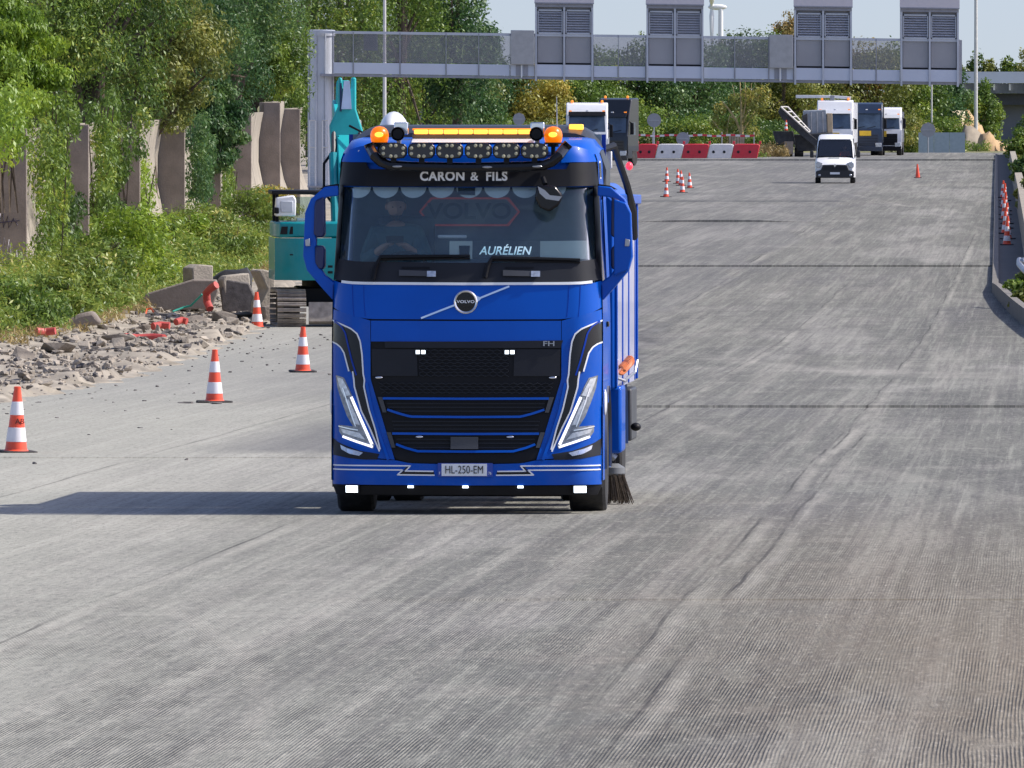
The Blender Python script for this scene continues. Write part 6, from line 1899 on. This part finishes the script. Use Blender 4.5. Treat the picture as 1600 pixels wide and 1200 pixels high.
# ------------------------------------------------------------------ wind turbine on the skyline
wY = 9000.0
wt = thing('wind_turbine', 'white wind turbine rising behind the gantry', 'wind turbine', (P(1126, 140, wY).x, wY, HC - 10))
sw_ = S(wY)
def wz(py): return P(0, py, wY).z - (HC - 10)
MB().cyl((0, 0, -20), (0, 0, wz(14)), 2.6, 1.9, 16).build('tower', WHITE, wt)
nc = MB(); nc.ell(((1121 - 1126) / sw_, 0, wz(11)), (7.5, 2.2, 2.4), 16, 10); nc.build('nacelle', WHITE, wt)
hx = (1113 - 1126) / sw_
MB().ell((hx - .5, 0, wz(9)), (2.0, 2.0, 2.0)).build('hub', WHITE, wt)
for an in (180 + 2, 62, -58):
    a = R(an); bl_ = MB()
    pts = [Vector((hx - .5, math.sin(a) * r_, wz(9) + math.cos(a) * r_)) for r_ in (1, 8, 20, 34)]
    bl_.tube(pts, [1.0, 2.0, 1.5, .5], 8); bl_.build('blade', WHITE, wt)
# steel guardrail end and small kerb piece at the right frame edge
gY = 262
gr = thing('guardrail', 'short steel guardrail with rounded end at the right frame edge', 'guardrail', (P(1601, 400, gY).x, gY, GZ(gY)))
zt = P(1590, 410, gY).z - GZ(gY)
MB().tube([(-.10, .4, zt + .05), (-.12, 0, zt - .05), (-.04, -1.2, zt - .18), (.22, -2.6, zt - .32), (.7, -4, zt - .42)], .07, 8).build('rail', STEEL, gr)
MB().ell((-.02, .2, zt + .02), (.09, .15, .09)).build('end_cap', STEEL, gr)
for yy in (-.8, -2.6):
    MB().cyl((.1 - yy * .08, yy, -.2), (.1 - yy * .08, yy, zt - .25), .05).build('post', STEEL, gr)
# ------------------------------------------------------------------ vegetation
def leaf_mesh(name, clumps, n, size, seed, droop=.3, lift=.35, shell=.5, narrow=.45):
    """clumps: rows (cx,cy,cz,rx,ry,rz); leaves are small folded blades spread through the clumps"""
    r = np.random.default_rng(seed)
    C = np.array(clumps, dtype=float)
    wgt = (C[:, 3] * C[:, 5]) ** .9
    wgt /= wgt.sum()
    idx = r.choice(len(C), n, p=wgt)
    d = r.normal(size=(n, 3)); d /= np.linalg.norm(d, axis=1)[:, None]
    rad = shell + (1.06 - shell) * r.random(n) ** .6
    rad *= 1 + .14 * r.normal(size=n)
    pos = C[idx, :3] + d * C[idx, 3:6] * rad[:, None]
    nrm = d * .8 + r.normal(size=(n, 3)) * .6 + np.array([0, 0, lift]); nrm /= np.linalg.norm(nrm, axis=1)[:, None]
    t = r.normal(size=(n, 3)) + np.array([0, 0, -droop * 3]); t -= nrm * (t * nrm).sum(1)[:, None]; t /= np.linalg.norm(t, axis=1)[:, None]
    b = np.cross(nrm, t)
    L = size * (.6 + .8 * r.random(n)); W = L * narrow * (.7 + .6 * r.random(n))
    a0 = pos - t * L[:, None] * .5
    a1 = pos + b * W[:, None] * .5 + nrm * (W * .12)[:, None]
    a2 = pos + t * L[:, None] * .5
    a3 = pos - b * W[:, None] * .5 + nrm * (W * .12)[:, None]
    V = np.stack([a0, a1, a2, a3], 1).reshape(-1, 3)
    me = bpy.data.meshes.new(name)
    me.vertices.add(4 * n); me.vertices.foreach_set('co', V.astype(np.float32).ravel())
    me.loops.add(4 * n); me.loops.foreach_set('vertex_index', np.arange(4 * n, dtype=np.int32))
    me.polygons.add(n); me.polygons.foreach_set('loop_start', np.arange(0, 4 * n, 4, dtype=np.int32))
    me.polygons.foreach_set('loop_total', np.full(n, 4, dtype=np.int32))
    cl = r.random(len(C))
    lv = np.clip(.55 * cl[idx] + .45 * r.random(n) , 0, 1)
    at = me.attributes.new('lv', 'FLOAT', 'FACE'); at.data.foreach_set('value', lv.astype(np.float32))
    me.update(calc_edges=True)
    return me
def leaf_obj(name, me, m, parent=None, loc=None):
    if not me.materials: me.materials.append(m)
    o = bpy.data.objects.new(name, me); COL.objects.link(o)
    if parent is not None: o.parent = parent
    if loc is not None: o.location = loc
    return o

DEEP = leaf_mat('leaf_deep', [(0, (0.024, 0.054, 0.012)), (.45, (0.066, 0.128, 0.021)), (.8, (0.158, 0.238, 0.036)), (1, (0.343, 0.366, 0.062))], .36)
MID = leaf_mat('leaf_mid', [(0, (0.040, 0.081, 0.015)), (.5, (0.119, 0.201, 0.029)), (.85, (0.257, 0.342, 0.047)), (1, (0.475, 0.415, 0.073))], .36)
BRIGHT = leaf_mat('leaf_bright', [(0, (0.083, 0.160, 0.015)), (.5, (0.202, 0.319, 0.031)), (.9, (0.350, 0.447, 0.044)), (1, (0.478, 0.431, 0.075))], .4)
BLUEG = leaf_mat('leaf_bluish', [(0, (0.021, 0.061, 0.022)), (.5, (0.059, 0.137, 0.040)), (1, (0.165, 0.250, 0.062))], .36)
OLIVE = leaf_mat('leaf_olive', [(0, (0.073, 0.104, 0.022)), (.5, (0.198, 0.226, 0.045)), (.85, (0.330, 0.317, 0.067)), (1, (0.528, 0.354, 0.084))], .38)
YELL = leaf_mat('leaf_yellow', [(0, (0.145, 0.159, 0.028)), (.5, (0.343, 0.311, 0.050)), (1, (0.607, 0.439, 0.084))], .38)
RUSTY = leaf_mat('leaf_rusty', [(0, (0.099, 0.091, 0.028)), (.5, (0.238, 0.189, 0.056)), (1, (0.449, 0.268, 0.084))], .38)
WEED = leaf_mat('leaf_weed', [(0, (0.053, 0.101, 0.018)), (.4, (0.144, 0.224, 0.035)), (.75, (0.269, 0.328, 0.053)), (.94, (0.425, 0.380, 0.094)), (1, (0.575, 0.460, 0.176))], .36)
DRY = leaf_mat('leaf_dry', [(0, (0.184, 0.132, 0.050)), (.5, (0.345, 0.253, 0.100)), (1, (0.517, 0.396, 0.180))])
BARK = mat('bark', (.10, .075, .055), .9, var=.3, scale=5, bump=.6, bscale=12)
PALEBARK = mat('pale_bark', (.42, .33, .15), .85, var=.25, scale=3)

def crown_clumps(r, h, w, d, base, n, cl=(.22, .34), top=1.0):
    """irregular crown: clumps near an uneven ellipsoid surface plus some inside"""
    out = []
    for k in range(n):
        a = r.uniform(0, 2 * math.pi); e = r.uniform(-.9, 1.0)
        c = math.sqrt(max(0, 1 - e * e)); q = r.uniform(.45, 1.0)
        taper = 1.0 - .35 * max(0, e) * top
        x, y, z = c * math.cos(a) * w / 2 * q * taper, c * math.sin(a) * d / 2 * q * taper, base + (h - base) * (.5 + .5 * e * q)
        s = r.uniform(*cl)
        out.append((x, y, z, w * s, d * s, (h - base) * s * .55))
    return out
def tree(label, x, Y, z, h, w, m, n, leaf, seed, base=1.5, d=None, group=None, nclump=30, droop=.3, name='tree', trunk=True, narrow=.45, cl=(.16, .27), bark=None):
    r = random.Random(seed)
    t = thing(name, label, 'tree' if name != 'bush' else 'bush', (x, Y, z), 0, group)
    cs = crown_clumps(r, h, w, d or w, base, nclump, cl)
    leaf_obj('crown', leaf_mesh('crown', cs, n, leaf, seed, droop, narrow=narrow), m, t)
    if trunk:
        tb = MB(); rr = .05 + h * .016
        tb.tube([(0, 0, -.4), (r.uniform(-.1, .1), r.uniform(-.1, .1), h * .3), (r.uniform(-.3, .3), r.uniform(-.2, .2), h * .62), (r.uniform(-.3, .3), 0, h * .88)], [rr * 1.3, rr, rr * .6, rr * .2], 8)
        for c in cs[::4]:
            z0 = max(base, h * r.uniform(.30, .55))
            tb.tube([(0, 0, z0), (c[0] * .5, c[1] * .5, (z0 + c[2]) / 2 + .2), (c[0], c[1], c[2])], [rr * .5, rr * .3, rr * .1], 5)
        tb.build('trunk', bark or BARK, t)
    return t

gT = 'trees standing behind the noise wall'
# near row behind the wall: (px centre, Y, height, width, material, droop)
near = [(-70, 2.2, 9.2, 4.8, MID, .5, 'dark leafed tree at the very left edge above the nearest wall bay', 2.2),
        (4, .9, 7.2, 2.5, BRIGHT, .9, 'bright yellow green tree with drooping leaves at the left edge, over the graffiti', 4.4),
        (64, 1.2, 10.4, 4.6, MID, .5, 'tall green tree behind the bright drooping one at the left', 4.1),
        (145, 1.0, 10.8, 4.4, DEEP, .5, 'tall dark tree above the tall narrow fin, left of the olive one', 3.7),
        (236, .9, 9.2, 4.2, OLIVE, .45, 'olive tinged tree with yellowing leaves above the wide bare fin', 3.7),
        (296, 1.4, 12.0, 4.6, BLUEG, .3, 'blue green tree between the olive tree and the yellowish far ones', 3.2),
        (326, .4, 5.6, 2.6, BLUEG, .5, 'low blue green tree hanging over the short wall fin', 2.4),
        (368, 1.6, 12.4, 4.6, BLUEG, .3, 'tall deep green tree reaching the top of the frame left of the gantry leg', 4.0),
        (398, 1.2, 8.2, 3.2, MID, .3, 'soft yellow green tree close behind the tallest bare fins', 4.4),
        (432, 1.4, 13.0, 3.2, MID, .3, 'tall mid green tree directly left of the gantry leg', 3.0),
        (110, 6.0, 13.5, 5.5, DEEP, .4, 'dark tree farther back filling the gap above the tall narrow fin', 1.5),
        (200, 6.0, 14.5, 6.0, DEEP, .4, 'large dark tree behind the olive one, cut by the frame top', 1.5),
        (320, 6.5, 15.5, 6.0, DEEP, .4, 'large dark tree filling the frame top behind the blue green ones', 1.5),
        (20, 6.0, 13.0, 5.5, DEEP, .4, 'dark tree far back at the left edge', 1.5),
        (487, 7.5, 16.5, 5.0, DEEP, .3, 'dark green tree behind the top of the gantry leg', 1.5)]
for k, (px, off, h, w, m, dr_, lab, base) in enumerate(near):
    Y = (13.0 + off) / (.01125 + (800 - px) / FPX)
    lf = .125 if Y < 300 else .15
    tree(lab, (px - 800) / FPX * Y, Y, GZ(Y) - .2, h, w, m, int(29000 if Y < 330 else 23000), lf, 100 + k, base=base, group=gT, nclump=60, droop=dr_, narrow=.34, cl=(.10, .19))
# ivy curtains hanging down the wall face
gI_ = 'ivy curtains on the noise wall'
ivy = [(101, 258, .42, 4.7, 5200, DEEP, 'dark ivy curtain filling the bay right of the graffiti fin'), (88, 248, .3, 4.6, 3600, MID, 'leafy climber just right of the pale flaring wall face'),
       (158, 274, .30, 4.6, 5000, MID, 'sunlit climber hanging right of the tall narrow fin'), (188, 287, .5, 4.4, 5000, DEEP, 'dark climber over the third fin'),
       (226, 300, .12, 3.0, 1800, BRIGHT, 'light green climber left of the curved sunlit wall face'), (312, 336, .4, 4.0, 3600, BLUEG, 'bushy climber between the wide fin and the short fin'),
       (357, 356, .12, 2.4, 1400, MID, 'thin pale climber right of the short fin'), (4, 228, .5, 4.9, 3000, BRIGHT, 'bright climber draped over the left end of the graffiti fin')]
for k, (px, Y, w, h, n, m, lab) in enumerate(ivy):
    r = random.Random(300 + k)
    x = (px - 800) / FPX * Y
    o_ = thing('climbing_ivy', lab, 'climber', (x, Y, GZ(Y)), 0, gI_)
    low = {312: 1.8, 357: .6, 4: 3.7}.get(px, .2)
    cs = [(r.uniform(-w, w) * (.6 + .4 * z / h), r.uniform(-3, 3), z, r.uniform(.14, .28), r.uniform(.5, 1.1), r.uniform(.3, .5)) for z in np.linspace(low, h, 30)]
    leaf_obj('foliage', leaf_mesh('foliage', cs, int(n * 1.5), .12, 300 + k, .8, narrow=.4), m, o_)
    st_ = MB()
    for q_ in range(5):
        xx = r.uniform(-w / 3, w / 3)
        st_.tube([(xx, 0, 0 if low < 1 else low), (xx + r.uniform(-.2, .2), r.uniform(-.3, .3), h * .5), (xx + r.uniform(-.3, .3), 0, h)], .02, 4)
    st_.build('stems', BARK, o_)
# weeds on the bank: one mass nobody could count
r = random.Random(51)
cs = []
for k in range(2200):
    Y = r.uniform(192, 338)
    e = left_edge(Y); x0 = wall_x(Y) - .2
    lim = e - float(np.interp(Y, [196, 218, 250, 280, 300, 340], [3.3, 2.95, 2.9, 1.8, 1.0, .6]))
    if lim < x0 + .1: continue
    x = r.uniform(x0, lim)
    t = (lim - x) / max(.5, lim - x0)
    h = .34 + .62 * min(1, t * 1.9) + r.uniform(-.12, .35)
    cs.append((x, Y, GZ(Y) + bank_h(x, Y) + h * .35, r.uniform(.18, .4), r.uniform(.4, 1.2), h * .6))
wm = leaf_mesh('weeds', cs, 130000, .115, 9, -.35, lift=.5, narrow=.30, shell=.35)
tag(leaf_obj('weeds', wm, WEED), kind='stuff')
# dry grass tufts at the foot of the weeds
cs = []
for k in range(420):
    Y = r.uniform(185, 330); e = left_edge(Y)
    lim = e - float(np.interp(Y, [185, 218, 250, 280, 300, 340], [3.2, 2.8, 2.75, 1.65, .9, .4]))
    cs.append((lim + r.uniform(-.35, .15), Y, GZ(Y) + bank_h(lim, Y) + .12, .15, .5, .16))
tag(leaf_obj('dry_grass', leaf_mesh('dry_grass', cs, 9000, .15, 10, -.6, narrow=.12, shell=.2), DRY), kind='stuff')
gB = 'bushes on the left bank'
bushes = [(205, 432, 258, 1.3, 1.75, BRIGHT, 'brightest yellow green bush in the middle of the weedy bank'), (158, 420, 254, 1.0, 1.35, WEED, 'mid green bush left of the brightest one'),
          (262, 420, 286, 1.1, 1.5, MID, 'dark topped bush right of the brightest one'), (318, 395, 316, 1.3, 1.35, WEED, 'pale bush below the short wall fin'),
          (392, 370, 350, 1.4, 1.5, WEED, 'light bush at the foot of the wide fins, left of the excavator'), (76, 470, 222, 1.0, .85, WEED, 'weedy bush under the graffiti fin'),
          (14, 480, 210, 1.2, .95, MID, 'leafy bush at the left edge of the bank'), (352, 420, 305, 1.3, 1.1, WEED, 'straw tinged bush behind the pale concrete face'),
          (120, 450, 236, 1.2, 1.3, WEED, 'rounded bush below the tall narrow fin'), (420, 345, 384, 1.3, 1.35, YELL, 'yellowing bush against the tallest bare fin'),
          (288, 385, 305, 1.0, 1.4, BRIGHT, 'bright shrub at the foot of the curved sunlit wall face')]
for k, (px, py, Y, w, h, m, lab) in enumerate(bushes):
    x = (px - 800) / FPX * Y
    b_ = tree(lab, x, Y, GZ(Y) + .25, h * 1.15, w * 1.5, m, 4600, .13, 400 + k, base=.05, group=gB, nclump=20, droop=-.1, name='bush', trunk=False, narrow=.32, cl=(.2, .32))
    sm_ = MB()
    rr_ = random.Random(k)
    for q_ in range(7):
        sm_.tube([(0, 0, -.3), (rr_.uniform(-.3, .3), rr_.uniform(-.3, .3), h * .5), (rr_.uniform(-.5, .5), rr_.uniform(-.4, .4), h)], .012, 4)
    sm_.build('stems', BARK, b_)

# mid distance trees behind the gantry, left of the sky
gM = 'tall trees behind the left part of the gantry'
mid = [(530, 575, 14.5, 5.5, MID, 'yellow green tree behind the left end of the gantry rail'), (575, 600, 15.5, 6, OLIVE, 'olive tree behind the slim lamp post'), (628, 585, 14.5, 5.5, MID, 'dark tree right of the slim lamp post'),
       (668, 600, 13.0, 5, MID, 'mid green tree above the ribbed sign back'), (712, 590, 12.6, 4.2, BLUEG, 'deep green tree whose right side meets the sky'), (735, 610, 9.5, 4.0, BLUEG, 'lower blue green tree below the gantry beam at the sky edge'),
       (600, 640, 9, 6, MID, 'dark thicket tree under the gantry behind the excavator boom'), (690, 650, 8.6, 6, OLIVE, 'dark thicket tree behind the ribbed sign')]
for k, (px, Y, h, w, m, lab) in enumerate(mid):
    tree(lab, (px - 800) / FPX * Y, Y, GZ(Y) - .2, h, w, m, 16000, .21, 500 + k, base=.6, group=gM, nclump=44, droop=.4, narrow=.4, cl=(.12, .22))
# far belt of trees closing the view
gF = 'belt of trees along the horizon'
fb_ = [(790, 900, 6.3, 7, DEEP, 'dark far tree left of the yellow one'), (835, 880, 6.0, 4.5, YELL, 'yellowing far tree left of the first sign box'), (880, 890, 6.2, 6, MID, 'bright far tree under the first sign box'), (930, 905, 6.8, 6, MID, 'mid green far tree behind the black lorry'),
       (985, 915, 8.0, 7, DEEP, 'dark far tree whose top shows through the glass after the first box'), (1035, 915, 7.0, 6.5, BLUEG, 'blue green far tree under the second sign box'), (1085, 920, 7.6, 7, BLUEG, 'broad dark far tree right of the second sign box'),
       (1130, 930, 7.0, 6, DEEP, 'dark far tree behind the pale branching one'), (1185, 930, 8.4, 7, DEEP, 'tallest dark far tree seen through the glass panels'), (1225, 925, 6.5, 6, OLIVE, 'olive far tree left of the third sign box'),
       (1275, 930, 6.5, 6.5, OLIVE, 'olive far tree behind the white lorry'), (1325, 935, 6.8, 6, RUSTY, 'browning far tree behind the navy lorry'), (1370, 935, 7.2, 6, OLIVE, 'dull far tree behind the smaller white lorry'),
       (1412, 940, 7.4, 5.5, MID, 'mid green far tree right of the parked lorries'), (1450, 945, 6.6, 5.5, BLUEG, 'dark far tree beside the thin white post'), (1480, 950, 5.2, 4.5, BLUEG, 'low dark tree under the left end of the overpass'),
       (1535, 1010, 4.6, 3.2, MID, 'small tree seen under the overpass beside the pole'), (750, 880, 6.5, 6, BLUEG, 'blue green far tree behind the thin pale post')]
for k, (px, Y, h, w, m, lab) in enumerate(fb_):
    tree(lab, (px - 800) / FPX * Y, Y, GZ(Y) - .2, h * 1.25, w * 1.1, m, 11000, .25, 600 + k, base=.1, group=gF, nclump=36, droop=.3, narrow=.55, cl=(.14, .25))
low = [(905, 870, 2.6, 6, MID), (1010, 880, 3.4, 7, MID), (1060, 880, 3.0, 5, MID), (1110, 885, 3.2, 6, MID), (1170, 880, 3.6, 6, DEEP), (1210, 890, 2.6, 5, DEEP), (1420, 890, 3.6, 5, OLIVE), (1465, 930, 3.0, 5, MID), (830, 860, 3, 7, OLIVE), (770, 850, 3.4, 7, MID)]
llab = ['low bush behind the white cabbed lorry', 'bush behind the tall round sign', 'bush over the middle red barrier', 'bush left of the branching tree', 'bush under the branching tree by the pallet', 'dark bush behind the milling machine',
        'bush right of the smaller white lorry', 'bush behind the octagonal sign', 'olive bush above the right beacon', 'bush over the amber light bar']
for k, (px, Y, h, w, m) in enumerate(low):
    tree(llab[k], (px - 800) / FPX * Y, Y, GZ(Y) - .2, h, w, m, 4000, .22, 700 + k, base=.05, group='bushes at the far junction', nclump=18, name='bush', trunk=False, narrow=.5, cl=(.18, .3))
# pale, half bare branching tree
bY2 = 876
bt = thing('bare_branched_tree', 'half bare tree with pale yellowish limbs right of the barriers', 'tree', ((1160 - 800) / FPX * bY2, bY2, GZ(bY2)))
s_ = S(bY2)
bb_ = MB()
def q2(px, py): return Vector(((px - 1160) / s_, 0, P(0, py, bY2).z - GZ(bY2)))
for pts, rad in (([(1160, 240), (1159, 200), (1158, 165), (1156, 128)], [.16, .14, .09, .04]), ([(1160, 215), (1150, 188), (1138, 170), (1128, 158)], [.12, .1, .07, .03]), ([(1160, 190), (1165, 160), (1164, 128)], [.08, .06, .03]),
                 ([(1160, 195), (1172, 165), (1174, 130)], [.08, .05, .02]), ([(1160, 205), (1180, 172), (1186, 148)], [.08, .05, .02]), ([(1136, 235), (1136, 200), (1140, 180)], [.08, .06, .03]), ([(1140, 182), (1150, 186), (1158, 178)], [.06, .05, .03]),
                 ([(1148, 150), (1144, 132)], [.05, .02]), ([(1112, 186), (1122, 200), (1136, 208)], [.02, .04, .05])):
    bb_.tube([q2(*p_) for p_ in pts], rad, 6)
bb_.build('trunk', PALEBARK, bt)
r = random.Random(77)
cs = [((px - 1160) / s_, r.uniform(-1, 1), P(0, py, bY2).z - GZ(bY2), r.uniform(.4, .8), .8, r.uniform(.4, .8)) for px, py in [(1125, 170), (1118, 190), (1140, 195), (1172, 185), (1185, 165), (1148, 160), (1176, 205), (1150, 215), (1130, 215), (1168, 150), (1190, 150)]]
leaf_obj('crown', leaf_mesh('crown', cs, 2200, .26, 88, .3), OLIVE, bt)
# reddish tree behind the third sign box, and the tops over the overpass
tree('small reddish tree peeping out left of the third sign box', P(1236, 0, 1400).x, 1400, HC + (140 - 128) / S(1400), 5.4 + 3, 5.2, RUSTY, 2600, .38, 801, base=3.4, nclump=26, narrow=.5)
for k, (px, h) in enumerate(((1500, 5.8), (1522, 6.4), (1545, 6.9), (1570, 6.2), (1596, 7.0), (1620, 6.4))):
    Y = 1500
    tree(['leftmost tree top over the overpass parapet', 'tree top left of the tall pole over the overpass', 'tree top right of the tall pole over the overpass', 'fourth tree top over the overpass', 'tallest tree top at the right edge over the overpass', 'tree top just beyond the right edge over the overpass'][k],
         (px - 800) / FPX * Y, Y, GZ(Y), h + 3.0, 3.4, MID if k % 2 else OLIVE, 2600, .45, 820 + k, base=.5, group='tree tops beyond the overpass', nclump=22, narrow=.5)
tree('bare branch tip reaching out left of the first sign box', P(818, 0, 900).x, 900, GZ(900), 9.5, 2.0, OLIVE, 120, .25, 861, base=6.5, nclump=6) if False else None
# plants on the right embankment
gR = 'plants on the right embankment'
rp = [(1600, 250, 700, 1.3, 2.2, MID, 'large leafy bush beyond the far end of the parapet'), (1612, 300, 520, 1.0, 1.7, DEEP, 'dark bush beyond the parapet at the right edge'), (1614, 340, 440, .7, 1.2, OLIVE, 'dry bush behind the parapet above the guardrail'),
      (1588, 455, 268, .35, .45, MID, 'small leafy plant growing at the kerb bend on the right'), (1598, 478, 255, .35, .42, OLIVE, 'tawny plant at the right edge by the kerb bend'), (1602, 440, 280, .3, .5, WEED, 'light plant behind the kerb bend plant'),
      (1604, 218, 800, 1.4, 2.8, MID, 'tall bush at the right edge below the abutment'), (1622, 270, 580, 1.2, 1.8, WEED, 'pale bush just past the right edge')]
for k, (px, py, Y, w, h, m, lab) in enumerate(rp):
    x = (px - 800) / FPX * Y
    tree(lab, x, Y, GZ(Y) + .1 if Y < 300 else GZ(Y) + .2, h, w * 1.6, m, 3000 if h > 1 else 900, .22 if h > 1 else .12, 900 + k, base=.02, group=gR, nclump=18, name='bush', trunk=False, narrow=.45, cl=(.2, .32))
# weeds at the road end and along the verge by the machine
r = random.Random(52); cs = []
for px0, px1, Y, hh in ((1180, 1228, rowY(246), 1.0), (1440, 1545, 900, .9), (1405, 1440, 890, 1.2), (960, 1200, rowY(249) + 12, .5)):
    for k in range(60):
        cs.append(((r.uniform(px0, px1) - 800) / FPX * Y, Y + r.uniform(-1.5, 4), GZ(Y) + hh * .3, .35, .5, hh * r.uniform(.4, .8)))
tag(leaf_obj('far_weeds', leaf_mesh('far_weeds', cs[:60], 3500, .26, 11, -.6, narrow=.2, shell=.3), DRY), kind='stuff')
tag(leaf_obj('road_end_weeds', leaf_mesh('road_end_weeds', cs[60:], 6000, .26, 12, -.4, narrow=.3, shell=.3), WEED), kind='stuff')
